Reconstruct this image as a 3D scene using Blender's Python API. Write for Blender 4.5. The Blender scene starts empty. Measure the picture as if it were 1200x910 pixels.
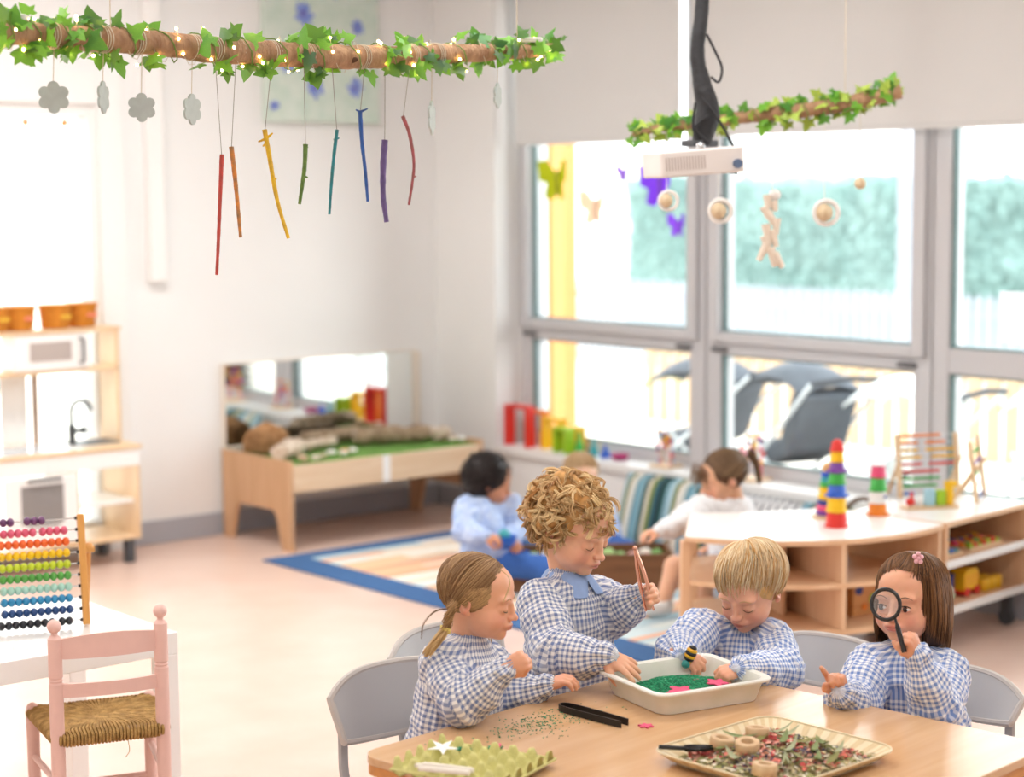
import bpy, bmesh, math, random
import numpy as np
from mathutils import Vector, Matrix

# ------------------------------------------------------------------ camera
SC = bpy.context.scene
CAM_H, F_PX = 1.6, 2224.0
YAW, PITCH, ROLL = math.radians(50.1), math.radians(6.04), math.radians(0.44)
Fv = Vector((math.cos(PITCH)*math.cos(YAW), math.cos(PITCH)*math.sin(YAW), -math.sin(PITCH)))
R0 = Vector((math.sin(YAW), -math.cos(YAW), 0)); U0 = R0.cross(Fv)
Rv = R0*math.cos(ROLL) - U0*math.sin(ROLL)
Uv = U0*math.cos(ROLL) + R0*math.sin(ROLL)
cam_data = bpy.data.cameras.new('camera'); cam = bpy.data.objects.new('camera', cam_data)
SC.collection.objects.link(cam)
M = Matrix((( Rv.x, Uv.x, -Fv.x, 0), (Rv.y, Uv.y, -Fv.y, 0), (Rv.z, Uv.z, -Fv.z, CAM_H), (0, 0, 0, 1)))
cam.matrix_world = M
cam_data.sensor_width = 36.0; cam_data.lens = 36.0*F_PX/1200.0
cam_data.clip_start = 0.05; cam_data.clip_end = 300
cam_data.dof.use_dof = True; cam_data.dof.focus_distance = 4.22; cam_data.dof.aperture_fstop = 2.2
SC.camera = cam

# ------------------------------------------------------------------ world, sun, lamps, exposure
world = bpy.data.worlds.new('world'); SC.world = world; world.use_nodes = True
wn = world.node_tree.nodes; wl = world.node_tree.links
bg = wn['Background']
tc = wn.new('ShaderNodeTexCoord'); sx = wn.new('ShaderNodeSeparateXYZ'); rp = wn.new('ShaderNodeValToRGB')
wl.new(tc.outputs['Generated'], sx.inputs[0]); wl.new(sx.outputs['Z'], rp.inputs['Fac'])
rp.color_ramp.elements[0].position = 0.0; rp.color_ramp.elements[0].color = (0.98, 0.99, 1.0, 1)
rp.color_ramp.elements[1].position = 0.6; rp.color_ramp.elements[1].color = (0.92, 0.96, 1.0, 1)
wl.new(rp.outputs['Color'], bg.inputs['Color']); bg.inputs['Strength'].default_value = 3.4

def area(name, loc, size, power, rot=(0, 0, 0), color=(1, 1, 1)):
    d = bpy.data.lights.new(name, 'AREA'); d.shape = 'RECTANGLE'; d.size, d.size_y = size
    d.energy = power; d.color = color
    o = bpy.data.objects.new(name, d); SC.collection.objects.link(o); o.location = loc; o.rotation_euler = rot
    return o
sun = bpy.data.lights.new('sun', 'SUN'); sun.energy = 1.2; sun.angle = math.radians(3); sun.color = (1, .95, .88)
so = bpy.data.objects.new('sun', sun); SC.collection.objects.link(so)
so.rotation_euler = Vector((-0.75, -0.25, 1.0)).to_track_quat('Z', 'Y').to_euler()
CEIL = 2.85
# unseen fill lights added under the ceiling, strongest toward the left wall
for lx, ly, lw in ((1.2, 1.2, 13), (3.4, 1.2, 13), (1.2, 3.6, 9), (3.4, 3.6, 13), (3.4, 6.0, 24), (1.2, 6.0, 20)):
    area('ceiling_fill', (lx, ly, CEIL-0.03), (1.2, .6), lw, color=(1, .995, .99))

SC.view_settings.view_transform = 'Standard'; SC.view_settings.look = 'None'
SC.view_settings.gamma = 1.0; SC.view_settings.use_curve_mapping = False
SC.view_settings.exposure = 0.62
SC.cycles.use_denoising = True
SC.cycles.max_bounces = 8; SC.cycles.diffuse_bounces = 4; SC.cycles.transparent_max_bounces = 16
SC.cycles.sample_clamp_indirect = 6.0
SC.cycles.caustics_reflective = False; SC.cycles.caustics_refractive = False

# ------------------------------------------------------------------ helpers
def lin(h):
    h = h.lstrip('#'); v = [int(h[i:i+2], 16)/255 for i in (0, 2, 4)]
    return tuple(c/12.92 if c <= .04045 else ((c+.055)/1.055)**2.4 for c in v)
MATS = {}
def mat(name, color='#ffffff', rough=.5, metal=0, spec=.5, bump=0, bscale=60, vary=0, vscale=8, kind=None, stretch=(1, 1, 1), col2=None, trans=0, emit=0, attr=None, sheen=0, sss=0, coat=0):
    """one procedural Principled material; kind: None / wood / speckle"""
    if name in MATS: return MATS[name]
    m = bpy.data.materials.new(name); m.use_nodes = True; MATS[name] = m
    nt = m.node_tree; n = nt.nodes; l = nt.links; b = n['Principled BSDF']
    c = lin(color) if isinstance(color, str) else color
    b.inputs['Base Color'].default_value = (*c, 1); b.inputs['Roughness'].default_value = rough
    b.inputs['Metallic'].default_value = metal; b.inputs['Specular IOR Level'].default_value = spec
    if coat: b.inputs['Coat Weight'].default_value = coat
    if sheen: b.inputs['Sheen Weight'].default_value = sheen
    if sss:
        b.inputs['Subsurface Weight'].default_value = sss; b.inputs['Subsurface Radius'].default_value = (1, .35, .2); b.inputs['Subsurface Scale'].default_value = .006
    if emit:
        b.inputs['Emission Color'].default_value = (*c, 1); b.inputs['Emission Strength'].default_value = emit
    if trans:
        b.inputs['Transmission Weight'].default_value = trans
    if kind or vary or bump:
        t = n.new('ShaderNodeTexCoord'); mp = n.new('ShaderNodeMapping'); mp.inputs['Scale'].default_value = stretch
        l.new(t.outputs['Object'], mp.inputs[0])
    if kind == 'wood' or vary:
        nz = n.new('ShaderNodeTexNoise'); nz.inputs['Scale'].default_value = vscale; nz.inputs['Detail'].default_value = 4 if kind == 'wood' else 3
        if kind == 'wood': nz.inputs['Distortion'].default_value = .6
        l.new(mp.outputs[0], nz.inputs['Vector'])
        mx = n.new('ShaderNodeMix'); mx.data_type = 'RGBA'
        c2 = lin(col2) if col2 else tuple(x*(1-(vary or .15)) for x in c)
        mx.inputs['A'].default_value = (*c, 1); mx.inputs['B'].default_value = (*c2, 1)
        rm = n.new('ShaderNodeMapRange'); rm.inputs['From Min'].default_value = .3; rm.inputs['From Max'].default_value = .7
        l.new(nz.outputs['Fac'], rm.inputs['Value']); l.new(rm.outputs[0], mx.inputs['Factor']); l.new(mx.outputs['Result'], b.inputs['Base Color'])
    if attr:
        a = n.new('ShaderNodeAttribute'); a.attribute_name = attr; l.new(a.outputs['Color'], b.inputs['Base Color'])
    if bump:
        n2 = n.new('ShaderNodeTexNoise'); n2.inputs['Scale'].default_value = bscale; n2.inputs['Detail'].default_value = 3
        l.new(mp.outputs[0], n2.inputs['Vector']); bp = n.new('ShaderNodeBump'); bp.inputs['Strength'].default_value = bump; bp.inputs['Distance'].default_value = .01
        l.new(n2.outputs['Fac'], bp.inputs['Height']); l.new(bp.outputs[0], b.inputs['Normal'])
    return m
def wood(name, c1, c2, axis='x', rough=.45, scale=3):
    st = {'x': (1, 14, 14), 'y': (14, 1, 14), 'z': (14, 14, 1)}[axis]
    return mat(name, c1, rough, kind='wood', stretch=st, vscale=scale, col2=c2)

def link(o): SC.collection.objects.link(o)
def thing(name, label, cat, loc=(0, 0, 0), rz=0, group=None, kind=None):
    o = bpy.data.objects.new(name, None); link(o); o.empty_display_size = .05
    o.location = loc; o.rotation_euler = (0, 0, rz); tag(o, label, cat, group, kind)
    o.matrix_world = Matrix.Translation(Vector(loc)) @ Matrix.Rotation(rz, 4, 'Z')
    return o
def tag(o, label=None, cat=None, group=None, kind=None):
    if label: o['label'] = label
    if cat: o['category'] = cat
    if group: o['group'] = group
    if kind: o['kind'] = kind
    return o
def obj(name, me, m=None, parent=None, loc=None, world=False):
    o = bpy.data.objects.new(name, me); link(o)
    if m and not me.materials: me.materials.append(m)
    if parent is not None:
        o.parent = parent
    if loc is not None: o.location = loc
    return o
def copy_tree(o, parent=None):
    c = o.copy(); link(c); c.parent = parent
    for ch in list(o.children): copy_tree(ch, c)
    return c
CR = lambda s: math.cos(s)
class MB:
    """collects shapes, then links them as one mesh object"""
    def __init__(s): s.v = []; s.f = []; s.mi = []; s.cur = 0; s.X = None
    def add(s, vs, fs):
        k = len(s.v)
        for p in vs:
            p = Vector(p)
            if s.X is not None: p = s.X @ p
            s.v.append(p)
        for f in fs: s.f.append([i+k for i in f]); s.mi.append(s.cur)
        return s
    def box(s, c, d, rz=0, rot=None, taper=1.0):
        x, y, z = d[0]/2, d[1]/2, d[2]/2
        R = rot if rot is not None else Matrix.Rotation(rz, 3, 'Z')
        vs = []
        for sz in (-1, 1):
            t = taper if sz < 0 else 1.0
            for a, b in ((-1, -1), (1, -1), (1, 1), (-1, 1)): vs.append(Vector(c) + R @ Vector((a*x*t, b*y*t, sz*z)))
        return s.add(vs, [(3, 2, 1, 0), (4, 5, 6, 7), (0, 1, 5, 4), (1, 2, 6, 5), (2, 3, 7, 6), (3, 0, 4, 7)])
    def b2(s, a, b):
        return s.box([(a[i]+b[i])/2 for i in range(3)], [abs(b[i]-a[i]) for i in range(3)])
    def tube(s, pts, r, n=8, cap=True, close=False, flat=1.0, up=None):
        pts = [Vector(p) for p in pts]; m = len(pts)
        rs = list(r) if hasattr(r, '__len__') else [r]*m
        vs = []; prev = None
        for i, p in enumerate(pts):
            if close: d = pts[(i+1) % m]-pts[i-1]
            else: d = pts[min(i+1, m-1)]-pts[max(i-1, 0)]
            if d.length < 1e-9: d = Vector((0, 0, 1))
            d.normalize()
            if prev is None:
                u = Vector(up) if up is not None else (Vector((0, 0, 1)) if abs(d.z) < .9 else Vector((1, 0, 0)))
                u = (u - d*u.dot(d)).normalized()
            else:
                u = prev - d*prev.dot(d)
                u = u.normalized() if u.length > 1e-6 else d.orthogonal().normalized()
            prev = u; w = d.cross(u)
            for k in range(n):
                a = 2*math.pi*k/n; vs.append(p + (u*math.cos(a) + w*math.sin(a)*flat)*rs[i])
        fs = []
        for i in range(m if close else m-1):
            j = (i+1) % m
            for k in range(n): fs.append((i*n+k, i*n+(k+1) % n, j*n+(k+1) % n, j*n+k))
        if cap and not close: fs.append(tuple(range(n-1, -1, -1))); fs.append(tuple((m-1)*n+k for k in range(n)))
        return s.add(vs, fs)
    def lathe(s, prof, c=(0, 0, 0), n=20, rot=None, sx=1, sy=1):
        vs = []; R = rot if rot is not None else Matrix.Identity(3)
        for r, z in prof:
            for k in range(n):
                a = 2*math.pi*k/n; vs.append(Vector(c) + R @ Vector((r*math.cos(a)*sx, r*math.sin(a)*sy, z)))
        fs = []
        for i in range(len(prof)-1):
            for k in range(n): fs.append((i*n+k, i*n+(k+1) % n, (i+1)*n+(k+1) % n, (i+1)*n+k))
        fs.append(tuple(range(n-1, -1, -1))); fs.append(tuple((len(prof)-1)*n+k for k in range(n)))
        return s.add(vs, fs)
    def ball(s, c, r, n=12, m=8, sc=(1, 1, 1), rot=None):
        R = rot if rot is not None else Matrix.Identity(3)
        vs = [Vector(c)+R @ Vector((0, 0, -r*sc[2]))]
        for i in range(1, m):
            t = -math.pi/2+math.pi*i/m
            for k in range(n):
                a = 2*math.pi*k/n
                vs.append(Vector(c)+R @ Vector((r*sc[0]*math.cos(t)*math.cos(a), r*sc[1]*math.cos(t)*math.sin(a), r*sc[2]*math.sin(t))))
        vs.append(Vector(c)+R @ Vector((0, 0, r*sc[2])))
        fs = [(0, 1+(k+1) % n, 1+k) for k in range(n)]
        for i in range(m-2):
            for k in range(n): fs.append((1+i*n+k, 1+i*n+(k+1) % n, 1+(i+1)*n+(k+1) % n, 1+(i+1)*n+k))
        e = len(vs)-1; b = 1+(m-2)*n
        fs += [(b+k, b+(k+1) % n, e) for k in range(n)]
        return s.add(vs, fs)
    def prism(s, pts, h0, h1, plane='xy', at=0):
        """extrude a 2-D outline; plane xy -> z h0..h1, xz -> y h0..h1, yz -> x h0..h1"""
        def P(a, b, h): return {'xy': (a, b, h), 'xz': (a, h, b), 'yz': (h, a, b)}[plane]
        n = len(pts); vs = [P(a, b, h0) for a, b in pts]+[P(a, b, h1) for a, b in pts]
        fs = [tuple(range(n-1, -1, -1)), tuple(range(n, 2*n))]+[(i, (i+1) % n, n+(i+1) % n, n+i) for i in range(n)]
        return s.add(vs, fs)
    def mesh(s, name, mats, smooth=False, fix=True):
        me = bpy.data.meshes.new(name); me.from_pydata([tuple(p) for p in s.v], [], s.f)
        for m in (mats if isinstance(mats, (list, tuple)) else [mats]): me.materials.append(m)
        if len(me.materials) > 1: me.polygons.foreach_set('material_index', s.mi)
        if fix:
            bm = bmesh.new(); bm.from_mesh(me); bmesh.ops.recalc_face_normals(bm, faces=bm.faces); bm.to_mesh(me); bm.free()
        if smooth: smooth_by_angle(me, 40 if smooth is True else smooth)
        me.update(); return me
    def build(s, name, mats, parent=None, loc=None, smooth=False, bevel=0, rz=0, seg=2):
        me = s.mesh(name, mats, smooth)
        o = obj(name, me, None, parent, loc)
        if rz: o.rotation_euler = (0, 0, rz)
        if bevel:
            b = o.modifiers.new('bevel', 'BEVEL'); b.width = bevel; b.segments = seg; b.limit_method = 'ANGLE'; b.angle_limit = math.radians(40)
            b.harden_normals = False
            if not smooth: smooth_by_angle(me, 40)
        return o
def smooth_by_angle(me, deg):
    me.polygons.foreach_set('use_smooth', [True]*len(me.polygons))
    bm = bmesh.new(); bm.from_mesh(me); lim = math.radians(deg)
    for e in bm.edges:
        e.smooth = not (len(e.link_faces) != 2 or e.calc_face_angle(0) > lim)
    bm.to_mesh(me); bm.free()
def struct(o): o['kind'] = 'structure'; return o
def spline(pts, n=8):
    """Catmull-Rom through points"""
    P = [Vector(p) for p in pts]; P = [P[0]*2-P[1]]+P+[P[-1]*2-P[-2]]; out = []
    for i in range(1, len(P)-2):
        a, b, c, d = P[i-1:i+3]
        for k in range(n):
            t = k/n; out.append(.5*((2*b)+(c-a)*t+(2*a-5*b+4*c-d)*t*t+(-a+3*b-3*c+d)*t**3))
    out.append(P[-2]); return out
def rrect(w, h, r, n=5, cx=0, cy=0):
    out = []
    for (sx, sy, a0) in ((1, 1, 0), (-1, 1, 90), (-1, -1, 180), (1, -1, 270)):
        for k in range(n+1):
            a = math.radians(a0+90*k/n); out.append((cx+sx*(w/2-r)+r*math.cos(a), cy+sy*(h/2-r)+r*math.sin(a)))
    return out
RNG = random.Random(7)
# ------------------------------------------------------------------ the room
YL, XW, XG = 7.60, 5.86, 6.05
m_wall = mat('wall_paint', '#f4f4f3', .6, vary=.03, vscale=2)
m_floor = mat('linoleum', '#ebcfc0', .3, vary=.04, vscale=5, col2='#e6c6b5')
m_skirt = mat('skirting_grey', '#abaeb6', .5)
m_alu = mat('window_grey', '#cccccf', .4)
m_white = mat('white_laminate', '#f6f5f3', .35)
m_sill = mat('sill_white', '#f1f0ee', .3)
def glass_mat():
    m = bpy.data.materials.new('window_glass'); m.use_nodes = True; nt = m.node_tree; n = nt.nodes; l = nt.links
    n.remove(n['Principled BSDF']); out = n['Material Output']
    t = n.new('ShaderNodeBsdfTransparent'); g = n.new('ShaderNodeBsdfGlossy'); g.inputs['Roughness'].default_value = .02
    lw = n.new('ShaderNodeLayerWeight'); lw.inputs['Blend'].default_value = .15; mx = n.new('ShaderNodeMixShader')
    t.inputs['Color'].default_value = (.96, .98, .97, 1)
    l.new(lw.outputs['Fresnel'], mx.inputs[0]); l.new(t.outputs[0], mx.inputs[1]); l.new(g.outputs[0], mx.inputs[2]); l.new(mx.outputs[0], out.inputs[0])
    return m
m_glass = glass_mat()

b = MB(); b.b2((-3, -3, -.1), (XG, YL+.2, 0)); struct(b.build('floor', m_floor))
b = MB(); b.b2((-1, -1, CEIL), (XG+.15, YL+.2, CEIL+.1)); struct(b.build('ceiling', m_wall))
b = MB(); b.b2((-1.1, -1.1, 0), (-1, YL+.2, CEIL)); struct(b.build('wall_near', m_wall))
b = MB(); b.b2((-1, -1.1, 0), (XG+.15, -1, CEIL)); struct(b.build('wall_back', m_wall))
# left wall with the glazed door opening behind the toy kitchen
OX0, OX1, OZ0, OZ1 = 2.3, 3.99, .08, 1.985
b = MB(); b.b2((-1, YL, 0), (OX0, YL+.2, CEIL)); b.b2((OX1, YL, 0), (XG+.15, YL+.2, CEIL))
b.b2((OX0, YL, 0), (OX1, YL+.2, OZ0)); b.b2((OX0, YL, OZ1), (OX1, YL+.2, CEIL)); struct(b.build('wall_left', m_wall))
b = MB(); b.b2((OX1-.045, YL-.01, OZ0+.001), (OX1-.001, YL+.12, OZ1-.001)); b.b2((OX0, YL-.01, OZ1-.06), (OX1-.046, YL+.12, OZ1-.001)); b.b2((OX0, YL-.01, OZ0+.001), (OX1-.046, YL+.12, OZ0+.06))
b.b2((3.1, YL+.02, OZ0+.061), (3.16, YL+.1, OZ1-.061))
d1 = struct(b.build('door_1', m_white))
b = MB(); b.b2((OX1-.01, YL-.035, 0), (OX1+.11, YL+.001, OZ1+.13)); b.b2((OX0-.1, YL-.035, OZ1-.01), (OX1-.011, YL+.001, OZ1+.13)); b.build('door_frame', m_white, d1)
b = MB(); b.b2((OX0, YL+.06, OZ0), (OX1, YL+.07, OZ1)); b.build('pane', m_glass, d1)
b = MB(); b.b2((4.215, YL-.05, 1.19), (4.30, YL, CEIL)); struct(b.build('trim_1', m_white, bevel=.006))
b = MB(); b.b2((OX1+.11, YL-.015, 0), (XW, YL, .105)); struct(b.build('baseboard_left', m_skirt, bevel=.003))
b = MB(); b.b2((XW-.015, 1.0, 0), (XW, YL-.015, .105)); struct(b.build('baseboard_right', m_skirt, bevel=.003))
# window wall
WY0, WY1, WZ0, WZ1 = 1.6, 7.13, .33, 2.6
b = MB(); b.b2((XW, -1, 0), (XG+.15, WY0, CEIL)); b.b2((XW, WY1, 0), (XG+.15, YL, CEIL))
b.b2((XW, WY0, 0), (XG+.15, WY1, WZ0-.02)); b.b2((XW, WY0, WZ1), (XG+.15, WY1, CEIL)); struct(b.build('wall_right', m_wall))
b = MB(); b.b2((XW-.03, WY0, WZ0-.02), (XG, WY1, WZ0+.02)); struct(b.build('windowsill', m_sill, bevel=.006))
# frames: columns (y ranges of daylight openings) and the two tiers
cols = [(5.972, 7.062), (4.726, 5.783), (3.4, 4.56), (2.0, 3.2)]
Zl, Zt0, Zt1, Zu = .40, .865, .965, 2.5
k = 0
for (y0, y1) in cols:
    k += 1
    ya, yb = y0-.095, y1+.085
    fr = MB()
    fr.b2((XG-.02, ya, WZ0+.02), (XG+.07, y0, WZ1)); fr.b2((XG-.02, y1, WZ0+.02), (XG+.07, yb, WZ1))
    fr.b2((XG-.02, y0, WZ0+.02), (XG+.07, y1, Zl)); fr.b2((XG-.02, y0, Zt0), (XG+.07, y1, Zt1)); fr.b2((XG-.02, y0, Zu), (XG+.07, y1, WZ1))
    w = struct(fr.build('window_%d' % k, m_alu, bevel=.004))
    s_ = MB()       # the opening sash of the upper light stands proud of the frame
    if k < 3:
        t = .034; xx0, xx1 = XG-.045, XG-.019
        s_.b2((xx0, y0-.06, Zt1-.045), (xx1, y0, Zu)); s_.b2((xx0, y1, Zt1-.045), (xx1, y1+.055, Zu)); s_.b2((xx0, y0, Zt1-.045), (xx1, y1, Zt1)); s_.b2((xx0, y0, Zu-.01), (xx1, y1, Zu+.03))
        s_.build('sash', m_alu, w, bevel=.004)
        for yy in (y0+.03, y1-.0):
            h = MB(); h.box((XG-.028, yy, Zt0+.022), (.018, .09, .016)); h.build('window_stay', mat('dark_grey_plastic', '#5b5b5e', .5), w, bevel=.003)
    bd = MB()
    for (za, zb) in ((Zl, Zt0), (Zt1, Zu)):
        g = .008
        bd.b2((XG-.005, y0, za), (XG+.02, y0+g, zb)); bd.b2((XG-.005, y1-g, za), (XG+.02, y1, zb)); bd.b2((XG-.005, y0+g, za), (XG+.02, y1-g, za+g)); bd.b2((XG-.005, y0+g, zb-g), (XG+.02, y1-g, zb))
    bd.build('glazing_bead', mat('bead_dark', '#6d8a8a', .5), w)
    for (za, zb) in ((Zl, Zt0), (Zt1, Zu)):
        p = MB(); p.b2((XG+.022, y0-.01, za-.01), (XG+.028, y1+.01, zb+.01)); p.build('pane', m_glass, w)
# roller blinds
def blind_mat():
    m = mat('blind_fabric', '#e9e9e8', .9, vary=.02, vscale=3); nt = m.node_tree; n = nt.nodes; l = nt.links
    tr = n.new('ShaderNodeBsdfTranslucent'); tr.inputs['Color'].default_value = (*lin('#e8e4e0'), 1); mx = n.new('ShaderNodeMixShader'); mx.inputs[0].default_value = .14
    l.new(n['Principled BSDF'].outputs[0], mx.inputs[1]); l.new(tr.outputs[0], mx.inputs[2]); l.new(mx.outputs[0], n['Material Output'].inputs[0]); return m
m_blind = blind_mat()
for (y0, y1, lab, zb) in ((5.955, 7.075, 'grey roller blind drawn down over the window nearest the room corner', 1.80), (3.1, 5.885, 'wide grey roller blind behind the projector cable', 1.812)):
    t = thing('roller_blind', lab, 'blind', (5.95, (y0+y1)/2, zb), 0)
    w = (y1-y0)/2
    f = MB(); f.b2((-.0015, -w, .012), (.0015, w, WZ1-zb-.05)); f.build('blind_fabric', m_blind, t)
    f = MB(); f.b2((-.006, -w, 0), (.006, w, .018)); f.build('bottom_bar', m_blind, t, bevel=.002)
    f = MB(); f.tube([(0, -w, WZ1-zb-.04), (0, w, WZ1-zb-.04)], .03, 12); f.build('roller_tube', m_white, t, smooth=True)
# ------------------------------------------------------------------ furniture of the room
m_birch = wood('birch', '#ecd0ab', '#e2bf93', 'z', .4, 2)
m_birchx = wood('birch_x', '#ecd0ab', '#e2bf93', 'x', .4, 2)
m_ply = wood('plywood_pale', '#ead1b4', '#ddbd98', 'x', .5, 2.5)
m_plyend = wood('plywood_end', '#d8b08a', '#c99e76', 'z', .5, 2)
m_darkp = mat('dark_plastic', '#4a4c50', .45)
m_steel = mat('brushed_grey', '#55595c', .3, metal=.6)
m_chrome = mat('chrome_wire', '#c9cccf', .2, metal=1)
def bx(name, a, c, m, parent, bevel=.002, label=None):
    b = MB(); b.b2(a, c); o = b.build(name, m, parent, bevel=bevel)
    if label: o['label'] = label
    return o

# --- mirror on the wall
t = thing('wall_mirror', 'long frameless-looking mirror with thin pale wood frame behind the grass-topped bench', 'mirror', (5.145, YL-.012, .60))
mm = mat('mirror_glass', '#f2f6f5', .03, metal=1)
b = MB(); b.b2((-.545, -.004, -.19), (.545, .004, .19)); b.build('mirror_glass', mm, t)
b = MB(); b.b2((-.555, -.012, .19), (.555, .010, .198)); b.b2((-.565, -.012, -.21), (.565, .010, -.19)); b.b2((-.555, -.012, -.19), (-.545, .010, .19)); b.b2((.545, -.012, -.19), (.590, .010, .19))
b.build('mirror_frame', mat('mirror_frame_pale', '#efe4d6', .5), t, bevel=.002)

# --- bench with the grass top
bt = thing('grass_topped_bench', 'low plywood bench with artificial grass top under the wall mirror', 'bench', (5.12, 7.27, 0))
X0, X1, Y0, Y1 = -.56, .54, -.285, .285
def endp(x0, x1, ya, yb, flip):
    L = [(0, 0), (.075, 0), (.12, .15), (.145, .172), (.284, .172), (.284, .405), (0, .405)]
    pts = [(Y0+p[0], p[1]) if not flip else (Y1-p[0], p[1]) for p in L]
    b = MB(); b.prism(pts, x0, x1, 'yz'); return b.build('end_panel', m_plyend, bt, bevel=.002)
for x0 in (X0, X1-.02):
    for fl in (0, 1): endp(x0, x0+.02, 0, 0, fl)
bx('apron', (X0+.02, Y0, .262), (X1-.02, Y0+.018, .385), m_ply, bt)
bx('apron', (X0+.02, Y1-.018, .262), (X1-.02, Y1, .385), m_ply, bt)
bx('tape', (-.055, Y0-.0015, .262), (-.012, Y0, .386), m_white, bt, 0, 'strip of white tape')
bx('deck', (X0+.02, Y0+.018, .345), (X1-.02, Y1-.018, .362), m_ply, bt)
m_grass = mat('artificial_grass', '#9cc46c', .95, vary=.4, vscale=60, col2='#74a350', bump=.8, bscale=260)
gb = MB(); gb.b2((X0+.021, Y0+.019, .362), (X1-.021, Y1-.019, .383)); gr = gb.build('grass_sheet', m_grass, bt)
tf = MB()
for i in range(5200):
    x, y = RNG.uniform(X0+.025, X1-.025), RNG.uniform(Y0+.022, Y1-.022); a = RNG.uniform(0, 6.28); h = RNG.uniform(.006, .013); dx, dy = .0016*math.cos(a), .0016*math.sin(a)
    tf.add([(x-dx, y-dy, .382), (x+dx, y+dy, .382), (x+RNG.uniform(-.006, .006), y+RNG.uniform(-.006, .006), .383+h)], [(0, 1, 2)])
o = tf.build('grass_blades', mat('grass_blade', '#93bf62', .9, vary=.3, vscale=90, col2='#6a9a48'), bt); o['kind'] = 'stuff'
# bark logs, stones and straw on the grass
m_bark = mat('bark', '#ccb699', .95, vary=.5, vscale=30, col2='#937659', bump=1, bscale=90, stretch=(1, 3, 3))
m_pale = mat('pale_wood', '#ebdccb', .9, vary=.35, vscale=24, col2='#c4a98c', bump=.8, bscale=80)
def log(label, p0, p1, r, m, n=10, flat=.75, nm='bark_log', seed=0, end=True):
    rr = random.Random(seed); p0, p1 = Vector(p0), Vector(p1)
    t = thing(nm, label, 'log', tuple(p0)); d = p1-p0; N = 14; pts = []; rad = []
    for i in range(N+1):
        k = i/N; pts.append(d*k+Vector((rr.uniform(-1, 1), rr.uniform(-1, 1), rr.uniform(0, 1)))*r*.16+Vector((0, 0, r*flat*1.05))); rad.append(r*(.80+.28*rr.random())*(.8 if i in (0, N) else 1))
    b = MB(); b.tube(pts, rad, 16); me_ = b
    for v in me_.v: v += Vector((rr.uniform(-1, 1), rr.uniform(-1, 1), rr.uniform(-1, 1)))*r*.12
    for v in me_.v: v.z = max(.001, v.z*flat)
    b.build('bark', m, t, smooth=60)
    if end:
        e = MB(); q = pts[0]; dn = d.normalized(); e.tube([q-dn*.004, q+dn*.004], r*.62, 12)
        for v in e.v: v.z = max(.001, v.z*flat)
        e.build('cut_face', m_pale, t)
    return t
GZ = .396
log('knobbly pale bark log lying along the back of the grass bench', (4.93, 7.46, GZ), (5.28, 7.45, GZ), .048, m_bark, seed=2)
log('long grey-brown driftwood log across the right half of the grass bench', (5.16, 7.33, GZ), (5.50, 7.20, GZ), .056, m_bark, seed=3)
log('short cream log standing by the right end of the grass bench', (5.52, 7.16, GZ), (5.60, 7.20, GZ), .046, m_pale, seed=4)
log('thick pale rotten log at the front left of the grass bench', (4.60, 7.12, GZ), (4.82, 7.30, GZ), .050, m_pale, seed=5)
log('thin pale branch piece behind the small white stones', (4.84, 7.30, GZ), (5.06, 7.36, GZ), .034, m_pale, seed=6)
t = thing('straw_bundle', 'domed brown straw bundle on the left end of the grass bench', 'straw', (4.72, 7.42, GZ)); b = MB(); rr = random.Random(4)
for i in range(420):
    a = rr.uniform(0, 6.28); rad = .105*math.sqrt(rr.random()); top = Vector((rad*.25*math.cos(a), rad*.2*math.sin(a), .135-.1*rad)); bot = Vector((math.cos(a)*(rad+.012), math.sin(a)*(rad+.012)*.8, .002))
    mid = (top+bot)/2+Vector((math.cos(a), math.sin(a), 0.6))*.028; b.tube(spline([top, mid, bot], 3), .0028, 4)
b.build('straw', mat('straw', '#cfa274', .9, vary=.4, vscale=40, col2='#9c7046'), t)['kind'] = 'stuff'
stones = [(4.72, 7.02, '#ddd0c0', .020), (4.78, 7.05, '#c9b49c', .018), (4.86, 7.10, '#f2ede6', .022), (4.90, 7.06, '#efe6da', .02), (4.95, 7.12, '#e9a04d', .018), (4.98, 7.10, '#efe9e2', .02), (4.66, 7.00+.02, '#b79a78', .020), (5.56, 7.10, '#e8dccb', .02), (5.60, 7.08, '#f0ece6', .022), (4.68, 7.07, '#cdb497', .022)]
lab = {4: 'orange pebble on the grass bench'}
plab = ['pale tan pebble second from the front left corner of the grass bench', 'brown-beige pebble just right of the pale tan one', 'white pebble left of the orange pebble, in front', 'off-white pebble nearest the bench edge beside the orange pebble', '', 'white pebble touching the orange pebble on its right', 'brown pebble at the very front left corner of the grass', 'cream pebble under the right end of the driftwood log', 'white pebble nearest the right end of the grass bench', 'light brown pebble behind the pale tan one']
for i, (x, y, c, r) in enumerate(stones):
    b = MB(); b.ball((0, 0, r*.55), r, 10, 7, (1.2, .9, .55)); o = b.build('pebble', mat('pebble_'+c.strip('#'), c, .7), None, (x, y, GZ), smooth=60)
    tag(o, lab.get(i, plab[i]), 'stone', 'pebbles on the grass bench')

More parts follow.
